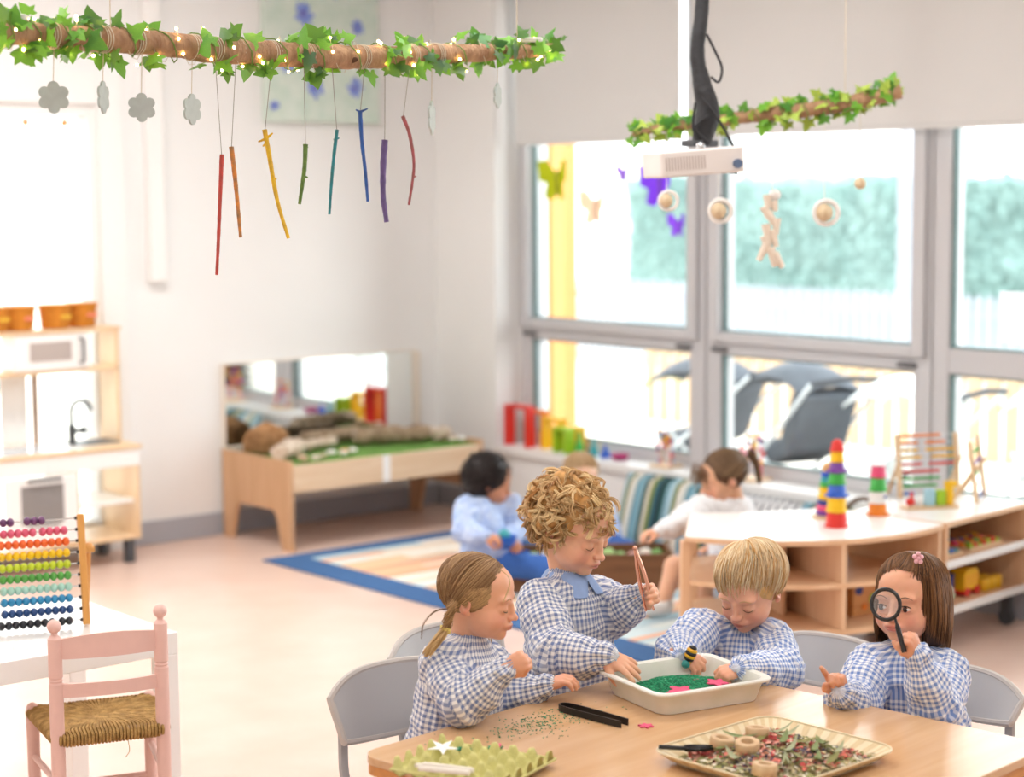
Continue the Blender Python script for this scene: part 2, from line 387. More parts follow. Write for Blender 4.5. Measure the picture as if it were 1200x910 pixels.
# --- toy kitchen
kx0, kx1, ky0, ky1 = 3.255, 3.965, 7.25, 7.56
kt = thing('toy_kitchen', 'birch and white play kitchen with sink, hob and microwave under the left window', 'play kitchen', ((kx0+kx1)/2, (ky0+ky1)/2, 0))
w, d = (kx1-kx0)/2, (ky1-ky0)/2
for sx in (-1, 1):
    for sy in (-1, 1): bx('leg', (sx*(w-.045)-.02, sy*(d-.03)-.02, 0), (sx*(w-.045)+.02, sy*(d-.03)+.02, .105), m_darkp, kt, .003)
for x in (-w, w-.016): bx('side_panel', (x, -d, .105), (x+.016, d, .498), m_birch, kt)
xd = 3.672-(kx0+kx1)/2
bx('divider', (xd, -d+.01, .12), (xd+.014, d, .42), m_birch, kt)
bx('bottom_shelf', (-w+.016, -d, .105), (w-.016, d, .123), m_birchx, kt)
bx('shelf', (xd+.014, -d+.02, .262), (w-.016, d, .276), m_white, kt)
bx('front_rail', (-w, -d-.004, .425), (w, -d+.012, .498), m_white, kt)
bx('countertop', (-w-.01, -d-.012, .498), (w+.008, d+.01, .515), m_birchx, kt, .003)
bx('worktop_panel', (-w+.01, -d+.02, .515), (w-.24, d-.03, .5165), m_white, kt, 0)
dr = bx('oven_door', (3.34-(kx0+kx1)/2, -d-.008, .13), (3.668-(kx0+kx1)/2, -d+.006, .42), m_white, kt, .003)
b = MB(); b.b2((3.41-3.61, -d-.010, .225), (3.602-3.61, -d-.0075, .385)); b.build('oven_window', mat('smoked_glass', '#8e8a88', .15), dr)
b = MB(); b.tube([(3.445-3.61, -d-.009, .405), (3.445-3.61, -d-.026, .408), (3.585-3.61, -d-.026, .408), (3.585-3.61, -d-.009, .405)], .006, 8); b.build('handle', m_steel, dr, smooth=True)
b = MB(); b.tube([(3.44-3.61, -d-.012, .215), (3.585-3.61, -d-.012, .215)], .004, 6); b.build('oven_rack', m_chrome, dr)
b = MB(); b.b2((-w+.06, -d+.04, .5165), (-.02, d-.06, .5195)); b.build('hob', mat('hob_glass', '#b9bec4', .12), kt, bevel=.003)
b = MB(); b.prism(rrect(.21, .17, .02, cx=w-.13, cy=.03), .511, .5185); b.build('sink', m_darkp, kt)
b = MB(); cx, cy = w-.225, .02
b.tube([(cx, cy, .515), (cx, cy, .60)], .017, 10); b.tube(spline([(cx, cy, .59), (cx, cy, .66), (cx+.01, cy-.01, .695), (cx+.045, cy-.02, .705), (cx+.07, cy-.03, .68), (cx+.073, cy-.032, .66)], 5), .010, 8); b.tube([(cx-.01, cy, .575), (cx+.05, cy-.02, .575)], .012, 10); b.ball((cx+.045, cy-.02, .577), .017, 10, 8)
b.build('tap', m_steel, kt, smooth=True)
uy0 = -d+.15
for x in (-w, w-.016): bx('upper_side', (x, uy0, .515), (x+.016, d, 1.0), m_birch, kt)
bx('back_post', (3.62-3.61, d-.015, .515), (3.65-3.61, d, .83), mat('post_brown', '#b9a596', .6), kt)
bx('top_shelf', (-w-.005, uy0-.01, 1.0), (w+.005, d, 1.016), m_birchx, kt)
bx('upper_shelf', (-w, uy0, .828), (w, d, .843), m_birchx, kt)
mw = bx('microwave', (3.475-3.61, uy0-.004, .846), (3.822-3.61, d-.02, .998), m_white, kt, .004)
b = MB(); b.b2((3.545-3.61, uy0-.008, .885), (3.735-3.61, uy0-.0045, .965)); b.build('microwave_window', mat('microwave_glass', '#b9aea8', .2), mw)
b = MB(); b.tube([(3.775-3.61, uy0-.006, .975), (3.785-3.61, uy0-.022, .97), (3.785-3.61, uy0-.022, .875), (3.775-3.61, uy0-.006, .87)], .006, 8); b.build('handle', m_steel, mw, smooth=True)
b = MB(); b.b2((3.475-3.61, d-.008, .51), (3.60-3.61, d-.004, .82)); b.build('back_film', m_white, kt)
# four mustard felt pots on top
m_felt = mat('mustard_felt', '#d98a2b', .9, vary=.2, vscale=40, bump=.3, bscale=200)
for i, (x, y, lab) in enumerate(((3.42, 7.47, 'mustard pot cut by the picture edge on the play kitchen'), (3.535, 7.47, 'mustard pot with pink tag above the microwave handle side'), (3.70, 7.47, 'middle mustard pot with yellow tag on the play kitchen top shelf'), (3.838, 7.50, 'mustard pot at the right end of the play kitchen top shelf'))):
    t = thing('storage_pot', lab, 'pot', (x, y, 1.0165), 0, 'mustard pots on the toy kitchen')
    b = MB(); b.lathe([(.050, 0), (.060, .004), (.068, .085), (.070, .10), (.066, .10), (.062, .09), (.055, .01), (.0, .01)], n=24); b.build('pot_body', m_felt, t, smooth=True)
    b = MB(); b.lathe([(.0705, .086), (.0725, .09), (.0725, .101), (.0705, .103)], n=24); b.build('rim', m_felt, t, smooth=True)
    b = MB(); b.box((.018, -.0690, .052), (.045, .006, .016), rz=0); b.build('tag', mat('tag_%d' % (i % 2), ('#e8b93a', '#e9876b')[i == 1], .6), t)

# --- painting
pt = thing('cornflower_painting', 'pale green canvas with blue cornflowers on the white wall', 'painting', (5.17, YL-.022, 2.25))
b = MB(); b.b2((-.325, -.018, -.335), (.325, .018, .42)); b.build('canvas', mat('canvas_green', '#dfeae0', .9, vary=.14, vscale=14, col2='#cbdfd2', bump=.3, bscale=60), pt, bevel=.003)
m_fl = [mat('petal_blue', '#6d86d8', .8, vary=.3, vscale=60, col2='#9fb2ec'), mat('petal_violet', '#6f66c0', .8)]
for i, (x, z, r) in enumerate(((-.23, .28, .055), (-.11, .17, .065), (.06, .30, .055), (-.20, -.06, .06), (-.05, -.17, .06), (.18, -.17, .055), (.02, -.05, .03), (.2, .12, .045), (-.28, -.26, .03))):
    b = MB(); rr = random.Random(i)
    for k in range(9):
        a = 6.28*k/9+rr.uniform(-.2, .2); L = r*rr.uniform(.8, 1.1); ux, uz = math.cos(a), math.sin(a)
        b.add([(x, -.020, z), (x+ux*L*.6-uz*r*.22, -.0215, z+uz*L*.6+ux*r*.22), (x+ux*L, -.020, z+uz*L), (x+ux*L*.6+uz*r*.22, -.0215, z+uz*L*.6-ux*r*.22)], [(0, 1, 2, 3)])
    b.cur = 1; b.ball((x, -.020, z), r*.25, 8, 6, (1, .2, 1))
    b.build('painted_flower', m_fl, pt)
# --- rug
rt_ = thing('play_rug', 'blue-bordered rug printed with pastel stripes on the floor between bench and low shelf', 'rug', (4.96, 5.66, 0))
m_rugb = mat('rug_blue', '#3f6a9e', .95, bump=.3, bscale=300, vary=.1, vscale=30)
RX0, RX1, RY0, RY1 = -.60, .56, -1.26, 1.25
b = MB(); b.b2((RX0, RY0, 0), (RX1, RY1, .008)); b.build('border', m_rugb, rt_, bevel=.003)
pal = ['#f4e9da', '#f0c8a0', '#cfdfe2', '#f6efe6', '#eab98c', '#bcd4dc', '#f3dcc4', '#e9e3dc', '#f1b58f', '#dfe8e4']
rr = random.Random(12); y = RY0+.19
while y < RY1-.13:
    hgt = rr.uniform(.035, .085); hgt = min(hgt, RY1-.12-y); x = RX0+.17
    while x < RX1-.12:
        ln = min(rr.uniform(.18, .6), RX1-.1-x); c = pal[rr.randrange(10)]
        b = MB(); sk = rr.uniform(-.012, .012); b.prism([(x, y), (x+ln, y+sk), (x+ln, y+hgt+sk), (x, y+hgt)], .0075, .0092); b.build('stripe', mat('stripe_'+c.strip('#'), c, .95), rt_); x += ln
    y += hgt

# --- low curved shelf and straight shelf
ST, SB = .45, .13
m_stop = mat('shelf_top_white', '#faf6f2', .3); m_beech = wood('beech', '#ecc6a1', '#e2b68d', 'z', .45, 2); m_beechx = wood('beech_x', '#ecc6a1', '#e2b68d', 'x', .45, 2)
cs = thing('curved_shelf', 'low curved beech shelf unit with white top and stacking toys on it', 'shelf', (4.95, 4.3, 0)); o_ = Vector((4.95, 4.3))
cc = Vector((5.036, 4.60)); R = .672
arc = [Vector((cc.x+R*math.cos(math.radians(a)), cc.y+R*math.sin(math.radians(a)))) for a in np.linspace(199, 286, 18)]
back = [Vector((5.19, 4.345)), Vector((5.13, 4.44)), Vector((5.02, 4.50)), Vector((4.90, 4.56)), Vector((4.74, 4.69))]
outl = [tuple(p-o_) for p in arc+back]
def inset(pl, k): c = sum((Vector(p) for p in pl), Vector((0, 0)))/len(pl); return [tuple(c+(Vector(p)-c)*k) for p in pl]
b = MB(); b.prism(outl, ST-.018, ST-.001); b.build('top_edge', m_beechx, cs, bevel=.001)
b = MB(); b.prism(inset(outl, .992), ST-.0012, ST+.0005); b.build('top', m_stop, cs)
for z0, nm in ((SB, 'bottom_shelf'), (.285, 'middle_shelf')):
    b = MB(); b.prism(inset(outl, .965), z0, z0+.016); b.build(nm, m_beechx, cs, bevel=.001)
def panel(parent, o2, p, q, z0, z1, th=.018, m=None, nm='upright'):
    p, q = Vector(p)-o2, Vector(q)-o2; dd = (q-p).normalized(); nn = Vector((-dd.y, dd.x))*th/2
    b = MB(); b.prism([tuple(p-nn), tuple(q-nn), tuple(q+nn), tuple(p+nn)], z0, z1); return b.build(nm, m or m_beech, parent, bevel=.002)
panel(cs, o_, arc[0]+Vector((.012, .005)), arc[0]+Vector((.03, .035)), .0095, ST-.018, .028, nm='corner_post')
panel(cs, o_, (4.725, 4.66), (4.745, 4.675), .0095, ST-.018, .028, nm='corner_post')
panel(cs, o_, arc[9]*1.0+Vector((.004, .008)), (4.93, 4.53), SB+.016, ST-.018)
panel(cs, o_, arc[4]+Vector((.25, .1)), (4.93, 4.53), SB+.016, ST-.018, nm='back_panel')
panel(cs, o_, arc[-1]+Vector((-.012, .006)), (5.175, 4.34), SB+.016, ST-.018)
panel(cs, o_, (4.93, 4.53), (5.175, 4.36), SB+.016, .285, nm='back_panel')
def casters(parent, pts, o2):
    for p in pts:
        q = Vector(p)-o2; b = MB(); b.tube([(q.x-.012, q.y, .03), (q.x+.012, q.y, .03)], .03, 16); b.b2((q.x-.018, q.y-.018, .05), (q.x+.018, q.y+.018, SB)); b.build('caster', m_darkp, parent, smooth=40)
casters(cs, [(4.78, 4.12), (5.15, 4.05), (5.12, 4.36)], o_)
ss = thing('straight_shelf', 'low white-fronted toy shelf with casters running to the window wall', 'shelf', (5.24, 3.957, 0), math.radians(6.5))
SL, SD = .575, .385
b = MB(); b.b2((0, 0, ST-.018), (SL, SD, ST-.001)); b.build('top_edge', m_beechx, ss, bevel=.001)
b = MB(); b.b2((.004, .004, ST-.0012), (SL-.004, SD-.004, ST+.0005)); b.build('top', m_stop, ss)
for z0, nm in ((SB, 'bottom_shelf'), (.293, 'middle_shelf')):
    b = MB(); b.b2((.018, .002, z0), (SL-.018, SD-.01, z0+.018)); b.build(nm, m_beechx, ss, bevel=.001)
    b = MB(); b.b2((.0, -.006, z0-.004), (SL, .002, z0+.022)); b.build('front_strip', m_white, ss, bevel=.001)
bx('upright', (0, .002, SB), (.018, SD, ST-.018), m_beech, ss); bx('upright', (SL-.018, .002, SB), (SL, SD, ST-.018), m_beech, ss)
bx('back_panel', (.018, SD-.012, SB+.018), (SL-.018, SD-.002, ST-.018), wood('beech_back', '#dba37c', '#cf9468', 'x', .5, 2), ss)
for x in (.06, SL-.06):
    for y in (.05, SD-.05):
        b = MB(); b.tube([(x-.012, y, .03), (x+.012, y, .03)], .03, 16); b.b2((x-.018, y-.018, .05), (x+.018, y+.018, SB-.002)); b.build('caster', m_darkp, ss, smooth=40)
SSM = Matrix.Translation((5.24, 3.957, 0)) @ Matrix.Rotation(math.radians(6.5), 4, 'Z')
sw = lambda x, y, z: SSM @ Vector((x, y, z))
C_ = dict(red='#e0342b', yellow='#f6c21c', purple='#7a3f9e', green='#3fae49', blue='#2f62c9', orange='#f28a2a', pink='#e9557f', lime='#a7cf2b', teal='#3aa2a8', navy='#2a3f8f', white='#f3f1ee', lb='#a7d3e0', dark='#3a3a40')
for k_, v_ in C_.items(): mat('toy_'+k_, v_, .35)
tm = lambda c: MATS['toy_'+c]
# stacking cup towers: every cup a part
def cups(label, loc, spec, topper=None):
    t = thing('stacking_cup_tower', label, 'stacking cups', loc); z = 0
    for (c, r0, r1, h, wavy) in spec:
        b = MB(); n = 24; vs = []; pr = [(r0, 0), (r0*.99+.0, .004), (r1, h-.002), (r1-.003, h)]
        b.lathe(pr, (0, 0, z), n)
        b.build('cup', tm(c), t, smooth=50)
        b = MB(); b.lathe([(r0+.0015, 0), (r0+.003, .002), (r0+.003, .006), (r0+.0012, .008)], (0, 0, z), n); b.build('cup_rim', tm(c), t, smooth=50)
        if wavy:
            for k in range(8):
                a = 6.28*k/8; bb = MB(); bb.ball(((r0+.001)*math.cos(a), (r0+.001)*math.sin(a), z+.004), .008, 8, 5, (1, 1, .8)); bb.build('scallop', tm(c), t, smooth=True)
        z += h
    if topper:
        b = MB(); b.ball((0, 0, z), topper[1], 18, 12, (1, 1, 1.1)); b.build('dome', tm(topper[0]), t, smooth=True)
    return t
cups('tall rainbow tower of stacking cups with a red dome on top', (4.905, 4.16, ST+.0005), [('red', .037, .033, .052, 0), ('yellow', .034, .030, .052, 0), ('blue', .032, .0275, .043, 1), ('green', .029, .026, .040, 0), ('purple', .0275, .022, .036, 1), ('yellow', .024, .021, .036, 0), ('red', .023, .021, .018, 0)], ('red', .0205))
b2_ = cups('short tower of four stacking cups, orange at the bottom and pink on top', (5.19, 4.215, ST+.0005), [('orange', .033, .030, .044, 1), ('white', .031, .028, .042, 0), ('green', .030, .025, .048, 0), ('pink', .026, .023, .042, 0)])
b = MB(); b.lathe([(.024, .176), (.024, .181), (0.0, .182)]); b.build('white_cap', tm('white'), b2_)
b = MB(); b.prism([(-.004, 0), (.004, .0), (.006, .012), (0, .008), (-.006, .012)], -.0335, -.031, 'xz')
for v in b.v: v.z += .062
b.build('printed_beak', tm('navy'), b2_)
t = thing('ring_stacker', 'rainbow ring stacking toy on a wooden base beside the tall cup tower', 'stacking toy', (5.02, 4.30, ST+.0005))
b = MB(); b.lathe([(.052, 0), (.054, .004), (.052, .010), (0, .010)], n=28); b.build('base', m_birchx, t, smooth=50)
z = .010
for c, r, h in (('purple', .040, .016), ('pink', .038, .020), ('navy', .035, .018), ('yellow', .032, .024), ('yellow', .029, .020), ('green', .027, .017), ('teal', .025, .018), ('blue', .023, .018)):
    b = MB(); b.lathe([(r-.004, 0), (r, h*.3), (r, h*.7), (r-.004, h)], (0, 0, z), 24); b.build('ring', tm(c), t, smooth=60); z += h
b = MB(); b.ball((0, 0, z+.012), .019, 16, 10, (1, 1, 1.2)); b.build('ball_top', wood('bead_wood', '#e0b078', '#d39b5f'), t, smooth=True)
# small board with coloured blocks
t = thing('peg_board_toy', 'small wooden board carrying red, pale blue, lime and yellow figures', 'toy', tuple(sw(.22, .20, ST+.0005)), math.radians(-28))
b = MB(); b.b2((-.10, -.03, 0), (.10, .03, .010)); b.build('board', m_birchx, t, bevel=.002)
for x, c, h, w_ in ((-.002, 'lb', .06, .034), (.038, 'lime', .055, .036)):
    b = MB(); b.b2((x-w_/2, -.016, .010), (x+w_/2, .016, .010+h)); b.build('block', tm(c), t, bevel=.004)
b = MB(); b.b2((.06, -.016, .010), (.086, .016, .085)); b.b2((.058, -.014, .075), (.10, .014, .095)); b.build('giraffe_block', tm('yellow'), t, bevel=.004)
b = MB(); b.ball((-.075, 0, .026), .018, 12, 8, (1, .8, .8)); b.box((-.07, 0, .045), (.008, .012, .03)); b.build('rooster_block', tm('red'), t, smooth=40)
b = MB(); b.b2((-.055, -.010, .010), (-.03, .010, .03)); b.build('block', tm('white'), t, bevel=.004)
# abaci on the shelf
def abacus(label, loc, rz, w_, h_, rows, r, lean=0, nm='abacus', feet=True, m=None, rowsgap=None):
    m = m or m_birchx; t = thing(nm, label, 'abacus', loc, rz); A = Matrix.Rotation(lean, 4, 'X')
    for x in (-w_/2, w_/2):
        b = MB(); b.X = A; b.b2((x-.008, -.008, 0), (x+.008, .008, h_)); b.build('frame_post', m, t, bevel=.002)
    if feet:
        for x in (-w_/2, w_/2):
            b = MB(); b.tube([(x*1.04, 0, h_*.62*math.cos(lean)), (x*1.04, .30*h_+.02, .006)], .007, 8); b.build('prop_leg', m, t)
    n = len(rows)
    for i, (c, segs) in enumerate(rows):
        z = h_*(.97-(.90*i/(n-1))); b = MB(); b.X = A; b.tube([(-w_/2, 0, z), (w_/2, 0, z)], .0014, 6); rod = b.build('rod', m_chrome, t)
        for (x0, k) in segs:
            for j in range(k):
                b = MB(); b.X = A; b.ball((x0+j*r*2.02, 0, z), r, 10, 7, (.95, 1.15, 1.15)); b.build('bead', tm(c) if 'toy_'+c in MATS else MATS[c], rod, smooth=True)
    return t
rws = [('orange', [(-.10, 14)]), ('orange', [(-.10, 6), (.0, 7)]), ('yellow', [(-.10, 6), (.0, 10)]), ('yellow', [(-.10, 7), (.02, 9)]), ('red', [(-.10, 7), (.01, 9)]), ('red', [(-.10, 13)]), ('green', [(-.10, 13)]), ('green', [(-.10, 12)]), ('blue', [(-.10, 4), (.01, 5)])]
abacus('beech abacus with yellow, red and green bead rows in front of the window', tuple(sw(.44, .335, ST+.0005)), math.radians(-25), .235, .235, rws, .0058, math.radians(-8))
rws = [('orange', []), ('green', [(-.09, 6), (.02, 5)]), ('purple', [(-.1, 8), (.03, 6)]), ('green', [(-.10, 9)]), ('white', [(-.08, 8)]), ('navy', [(-.1, 14)])]
abacus('second beech abacus with green and white beads at the right end of the shelf', tuple(sw(.525, .17, ST+.0005)), math.radians(28), .20, .225, rws, .0058, math.radians(-8))
# things inside the straight shelf
def blocks(label, x, y, z, cols, n=5, m_=2, s_=.024, cat='puzzle', nm='block_puzzle'):
    t = thing(nm, label, cat, tuple(sw(x, y, z)), math.radians(6.5)); b = MB(); b.b2((-.012, -.012, 0), (n*s_+.004, m_*s_+.004, .008)); b.build('tray', m_birchx, t)
    rr = random.Random(n)
    for i in range(n):
        for j in range(m_):
            b = MB(); hh = rr.uniform(.010, .020); b.b2((i*s_-.008, j*s_-.008, .008), (i*s_+.012, j*s_+.012, .008+hh)); b.build('block', tm(cols[(i*m_+j) % len(cols)]), t, bevel=.002)
blocks('colourful block puzzle at the left of the middle shelf', .04, .06, .3115, ['teal', 'red', 'orange', 'yellow', 'blue', 'red', 'lime', 'red'], 5, 4, .030)
blocks('colourful block puzzle at the right of the middle shelf', .26, .06, .3115, ['lime', 'orange', 'pink', 'yellow', 'red', 'green', 'orange', 'blue'], 7, 4, .030)
t = thing('toy_tree', 'small green wooden toy tree on the middle shelf', 'toy tree', tuple(sw(.33, .27, .3115)))
b = MB(); b.tube([(0, 0, 0), (0, 0, .05)], .008, 8); b.build('trunk', tm('red'), t)
b = MB(); b.lathe([(.040, .035), (.028, .06), (.034, .06), (.018, .085), (.022, .085), (.002, .118)], n=16); b.build('tree_crown', mat('toy_tree_green', '#2f7d48', .5), t)
t = thing('toy_truck', 'yellow toy truck with red wheels on the bottom shelf', 'toy truck', tuple(sw(.27, .09, SB+.0185)), math.radians(6.5))
b = MB(); b.prism([(-.05, .02), (.05, .02), (.05, .075), (.035, .095), (-.035, .095), (-.05, .075)], -.035, .035, 'xz'); b.build('truck_body', tm('yellow'), t, bevel=.003)
for z in (.042, .055, .068): bx('stripe', (-.05, -.0365, z), (.05, -.035, z+.003), tm('orange'), t, 0)
for x in (-.034, .034):
    b = MB(); b.tube([(x, -.04, .016), (x, .04, .016)], .016, 16); b.build('wheel', tm('red'), t, smooth=40)
t = thing('toy_tractor', 'dark red toy engine with a blue cab beside the yellow truck', 'toy engine', tuple(sw(.14, .11, SB+.0185)), math.radians(6.5))
b = MB(); b.tube([(-.045, 0, .04), (.03, 0, .04)], .026, 14); b.build('boiler', mat('toy_darkred', '#9c1f24', .4), t, smooth=40)
b = MB(); b.b2((.03, -.026, .02), (.06, .026, .085)); b.build('cab', tm('navy'), t, bevel=.003)
for x in (-.03, .012, .045):
    b = MB(); b.tube([(x, -.032, .018), (x, .032, .018)], .018, 16); b.build('wheel', tm('red'), t, smooth=40)
for i, (x, y) in enumerate(((.36, .06), (.405, .06), (.45, .06), (.38, .10), (.43, .10))):
    b = MB(); b.lathe([(.018, 0), (.021, .003), (.021, .042), (.018, .046), (0, .046)], n=16); o = b.build('cylinder_block', mat('toy_mustard', '#eab61f', .4), None, tuple(sw(x, y, SB+.0185)), smooth=50)
    tag(o, ('yellow toy drum in the front row, next to the toy truck', 'yellow toy drum in the middle of the front row', 'yellow toy drum at the right end of the front row', 'yellow toy drum in the back row, left one', 'yellow toy drum in the back row, right one')[i], 'toy', 'yellow toy drums on the bottom shelf')
t = thing('toy_globe', 'small blue and green globe ball at the left end of the bottom shelf', 'ball', tuple(sw(.045, .035, SB+.0185)))
b = MB(); b.ball((0, 0, .042), .040, 20, 14, (.8, 1, 1)); b.build('ball', mat('globe', '#bfe0e4', .3, vary=.6, vscale=30, col2='#7fae4f'), t, smooth=True)
b = MB(); b.ball((0, 0, .068), .028, 16, 8, (.8, 1, .6)); b.build('cap_patch', tm('yellow'), t, smooth=True)
# wooden puzzle box in the curved shelf
t = thing('animal_puzzle_box', 'wooden box with ladybird pictures in the lower bay of the curved shelf', 'toy box', (5.00, 4.14, SB+.0165), math.radians(-8))
b = MB(); b.b2((-.07, -.05, 0), (.07, .05, .115)); b.build('box', wood('puzzle_wood', '#e0a468', '#d09054', 'x'), t, bevel=.003)
for x, z, c, r in ((-.045, .09, 'navy', .016), (.02, .055, 'lime', .018), (.045, .085, 'orange', .014), (-.02, .03, 'orange', .012), (.022, .055, 'red', .010)):
    b = MB(); b.tube([(x, -.051, z), (x, -.054 if c != 'red' else -.057, z)], r, 16); b.build('picture_disc', tm(c), t)

# --- white side table and abacus
m_lack = mat('white_lacquer', '#fbfaf8', .18)
LX, LY = 2.072, 4.395
t = thing('white_side_table', 'small square white table with the rainbow abacus on it', 'table', (LX, LY, 0))
b = MB(); b.b2((-.275, -.275, .445), (.275, .275, .5)); b.build('tabletop', m_lack, t, bevel=.002)
for sx in (-1, 1):
    for sy in (-1, 1): bx('leg', (sx*.25-.025, sy*.25-.025, 0), (sx*.25+.025, sy*.25+.025, .4448), m_lack, t)
bead = dict(ba='#6d3f6b', bb='#e0607c', bc='#ee6a26', bd='#f2c713', be='#c3d52b', bf='#55a244', bg='#a9d6c5', bh='#2f8ebe', bi='#22477d', bj='#2a2b30')
for k_, v_ in bead.items(): mat(k_, v_, .3)
rows = [('ba', [(-.155, 4), (-.067, 2), (-.008, 3)])] + [(c, [(.103-.0178*n, n)] if g is None else [(.103-.0178*n-.010, n-g), (.103-.0178*g-.003, g)]) for c, n, g in (('bb', 10, 4), ('bc', 10, None), ('bd', 10, None), ('be', 10, None), ('bf', 10, None), ('bg', 10, None), ('bh', 10, None), ('bi', 10, None), ('bj', 10, 2))]
m_hon = wood('honey_pine', '#e3a658', '#d2934a', 'z', .4)
AX = Vector((.947, -.322, 0)); foot = Vector((2.205, 4.33, .5)); cpos = foot-AX*.125
ab = thing('rainbow_abacus', 'large rainbow bead abacus with honey pine frame on the white table', 'abacus', tuple(cpos+Vector((0, 0, .0005))), math.radians(-18.8))
lean = math.radians(-11); A_ = Matrix.Rotation(lean, 4, 'X'); HH = .285
for x in (-.125, .125):
    b = MB(); b.X = A_; b.b2((x-.009, -.010, 0.004), (x+.009, .012, HH)); b.build('frame_post', m_hon, ab, bevel=.003)
    b = MB(); b.tube([(x+.016, .042, .19), (x+.016, .115, .006)], .008, 10); b.tube([(x, .035, .19), (x+.03, .038, .19)], .009, 10); b.ball((x+.016, .040, .193), .014, 12, 8); b.build('prop_leg', m_hon, ab, smooth=40)
m_cap = mat('black_cap', '#1d1d20', .5)
for i, (c, segs) in enumerate(rows):
    z = HH*(.965-.905*i/9); b = MB(); b.X = A_; b.tube([(-.125, 0, z), (.116, 0, z)], .0016, 8); rod = b.build('rod', m_chrome, ab)
    b = MB(); b.X = A_; b.tube([(.110, 0, z), (.117, 0, z)], .0042, 10); b.build('end_cap', m_cap, rod)
    for x0, n in segs:
        for j in range(n):
            b = MB(); b.X = A_; b.ball((x0+j*.0178+.0, 0, z), .0112, 14, 9, (.86, 1, 1)); b.build('bead', MATS[c], rod, smooth=True)

# --- pink rush-seat chair
m_pinkp = mat('pink_paint', '#f3cabf', .45, vary=.06, vscale=20)
PA = Vector((1.923, 3.937)); PB = PA+Vector((.92*R0.x+.38*Fv.x, .92*R0.y+.38*Fv.y))*.245; mid = (PA+PB)/2; xd_ = (PB-PA).normalized(); wd = (PB-PA).length
pc = thing('pink_rush_chair', 'small pink painted chair with woven rush seat and ball finials', 'chair', (mid.x, mid.y, 0), math.atan2(xd_.y, xd_.x))
hw = wd/2
def turned(x, y, z1, fin, lean=0):
    b = MB(); pr = [(.0135, 0), (.0150, .10), (.0155, .25), (.0155, z1-.155 if fin else z1-.05)]
    if fin:
        zz = z1-.15; pr = [(.0135, 0), (.0150, .10), (.0165, .28), (.0165, zz), (.0135, zz+.004), (.0165, zz+.008), (.0135, zz+.012), (.0165, zz+.016), (.0162, z1-.045), (.012, z1-.040), (.0075, z1-.036), (.0075, z1-.031)]
        for k in range(9):
            a = -1.2+k*(1.2+1.57)/8; pr.append((max(.0008, .0165*math.cos(a)), z1-.0165+.0165*math.sin(a)))
    else:
        pr += [(.0125, z1-.10), (.0155, z1-.095), (.0125, z1-.09), (.0155, z1-.085), (.0165, z1-.02), (.013, z1-.006), (.004, z1)]
    b.lathe(pr, n=18)
    for v in b.v: v.x += x; v.y += y+lean*max(0, v.z-.28)
    return b.build('back_post' if fin else 'front_leg', m_pinkp, pc, smooth=35)
dpt = .255; fx = hw+.02
turned(-hw, 0, .628, 1, 0); turned(hw, 0, .642, 1, 0); turned(-fx, dpt, .372, 0); turned(fx, dpt, .372, 0)
for z, h in ((.535, .045), (.445, .032)):
    b = MB(); N = 8
    for i in range(N):
        x0, x1 = -hw+2*hw*i/N, -hw+2*hw*(i+1)/N; f0, f1 = math.sin(math.pi*i/N), math.sin(math.pi*(i+1)/N)
        y0, y1 = -.018*f0, -.018*f1; e0, e1 = (.012*f0, .012*f1) if z > .5 else (0, 0)
        b.add([(x0, y0-.005, z), (x1, y1-.005, z), (x1, y1+.005, z), (x0, y0+.005, z), (x0, y0-.005, z+h+e0), (x1, y1-.005, z+h+e1), (x1, y1+.005, z+h+e1), (x0, y0+.005, z+h+e0)], [(3, 2, 1, 0), (4, 5, 6, 7), (0, 1, 5, 4), (2, 3, 7, 6)] + ([(0, 4, 7, 3)] if i == 0 else []) + ([(1, 2, 6, 5)] if i == N-1 else []))
    b.build('back_slat', m_pinkp, pc, smooth=50)
for z in (.14, .24):
    for (p, q) in (((-hw, 0), (-fx, dpt)), ((hw, 0), (fx, dpt))):
        b = MB(); b.tube([(p[0], p[1], z), (q[0], q[1], z)], .008, 10); b.build('stretcher', m_pinkp, pc, smooth=True)
b = MB(); b.tube([(-fx, dpt, .16), (fx, dpt, .16)], .008, 10); b.build('stretcher', m_pinkp, pc, smooth=True)
b = MB(); b.tube([(-hw, 0, .17), (hw, 0, .17)], .008, 10); b.build('stretcher', m_pinkp, pc, smooth=True)
# rush cords, four wedges running to the middle
m_rush = mat('rush', '#cda564', .85, vary=.45, vscale=50, col2='#96733c', bump=.6, bscale=200)
b = MB(); rr = random.Random(3); zc = .352
cen = Vector((0, dpt*.5, zc+.006)); cor = [Vector((-hw, -.004, zc)), Vector((hw, -.004, zc)), Vector((fx, dpt+.004, zc)), Vector((-fx, dpt+.004, zc))]
midl = [Vector((-.035, dpt*.5, zc+.004)), Vector((.035, dpt*.5, zc+.004))]
wed = [(cor[0], cor[1], midl[0], midl[1]), (cor[1], cor[2], midl[1], midl[1]), (cor[2], cor[3], midl[1], midl[0]), (cor[3], cor[0], midl[0], midl[0])]
for (a, c, ma, mc) in wed:
    out = Vector(((c-a).y, -(c-a).x, 0)).normalized()
    n = 30
    for i in range(n):
        k = (i+.5)/n; e = a.lerp(c, k); m2 = ma.lerp(mc, k) if ma != mc else ma
        inn = e-out*0; tcut = 1.0
        m3 = e.lerp(m2+(e-e), 1)
        p = [e-Vector((0, 0, .022)), e+out*.012-Vector((0, 0, .012)), e+out*.010+Vector((0, 0, .004)), e-out*.02+Vector((0, 0, .010+rr.uniform(-.001, .001))), e.lerp(m3, .55)+Vector((0, 0, .007+rr.uniform(-.001, .001))), m3+Vector((0, 0, .002))]
        b.tube(spline(p, 3), .0043, 5)
b.build('rush_seat', m_rush, pc, smooth=60)
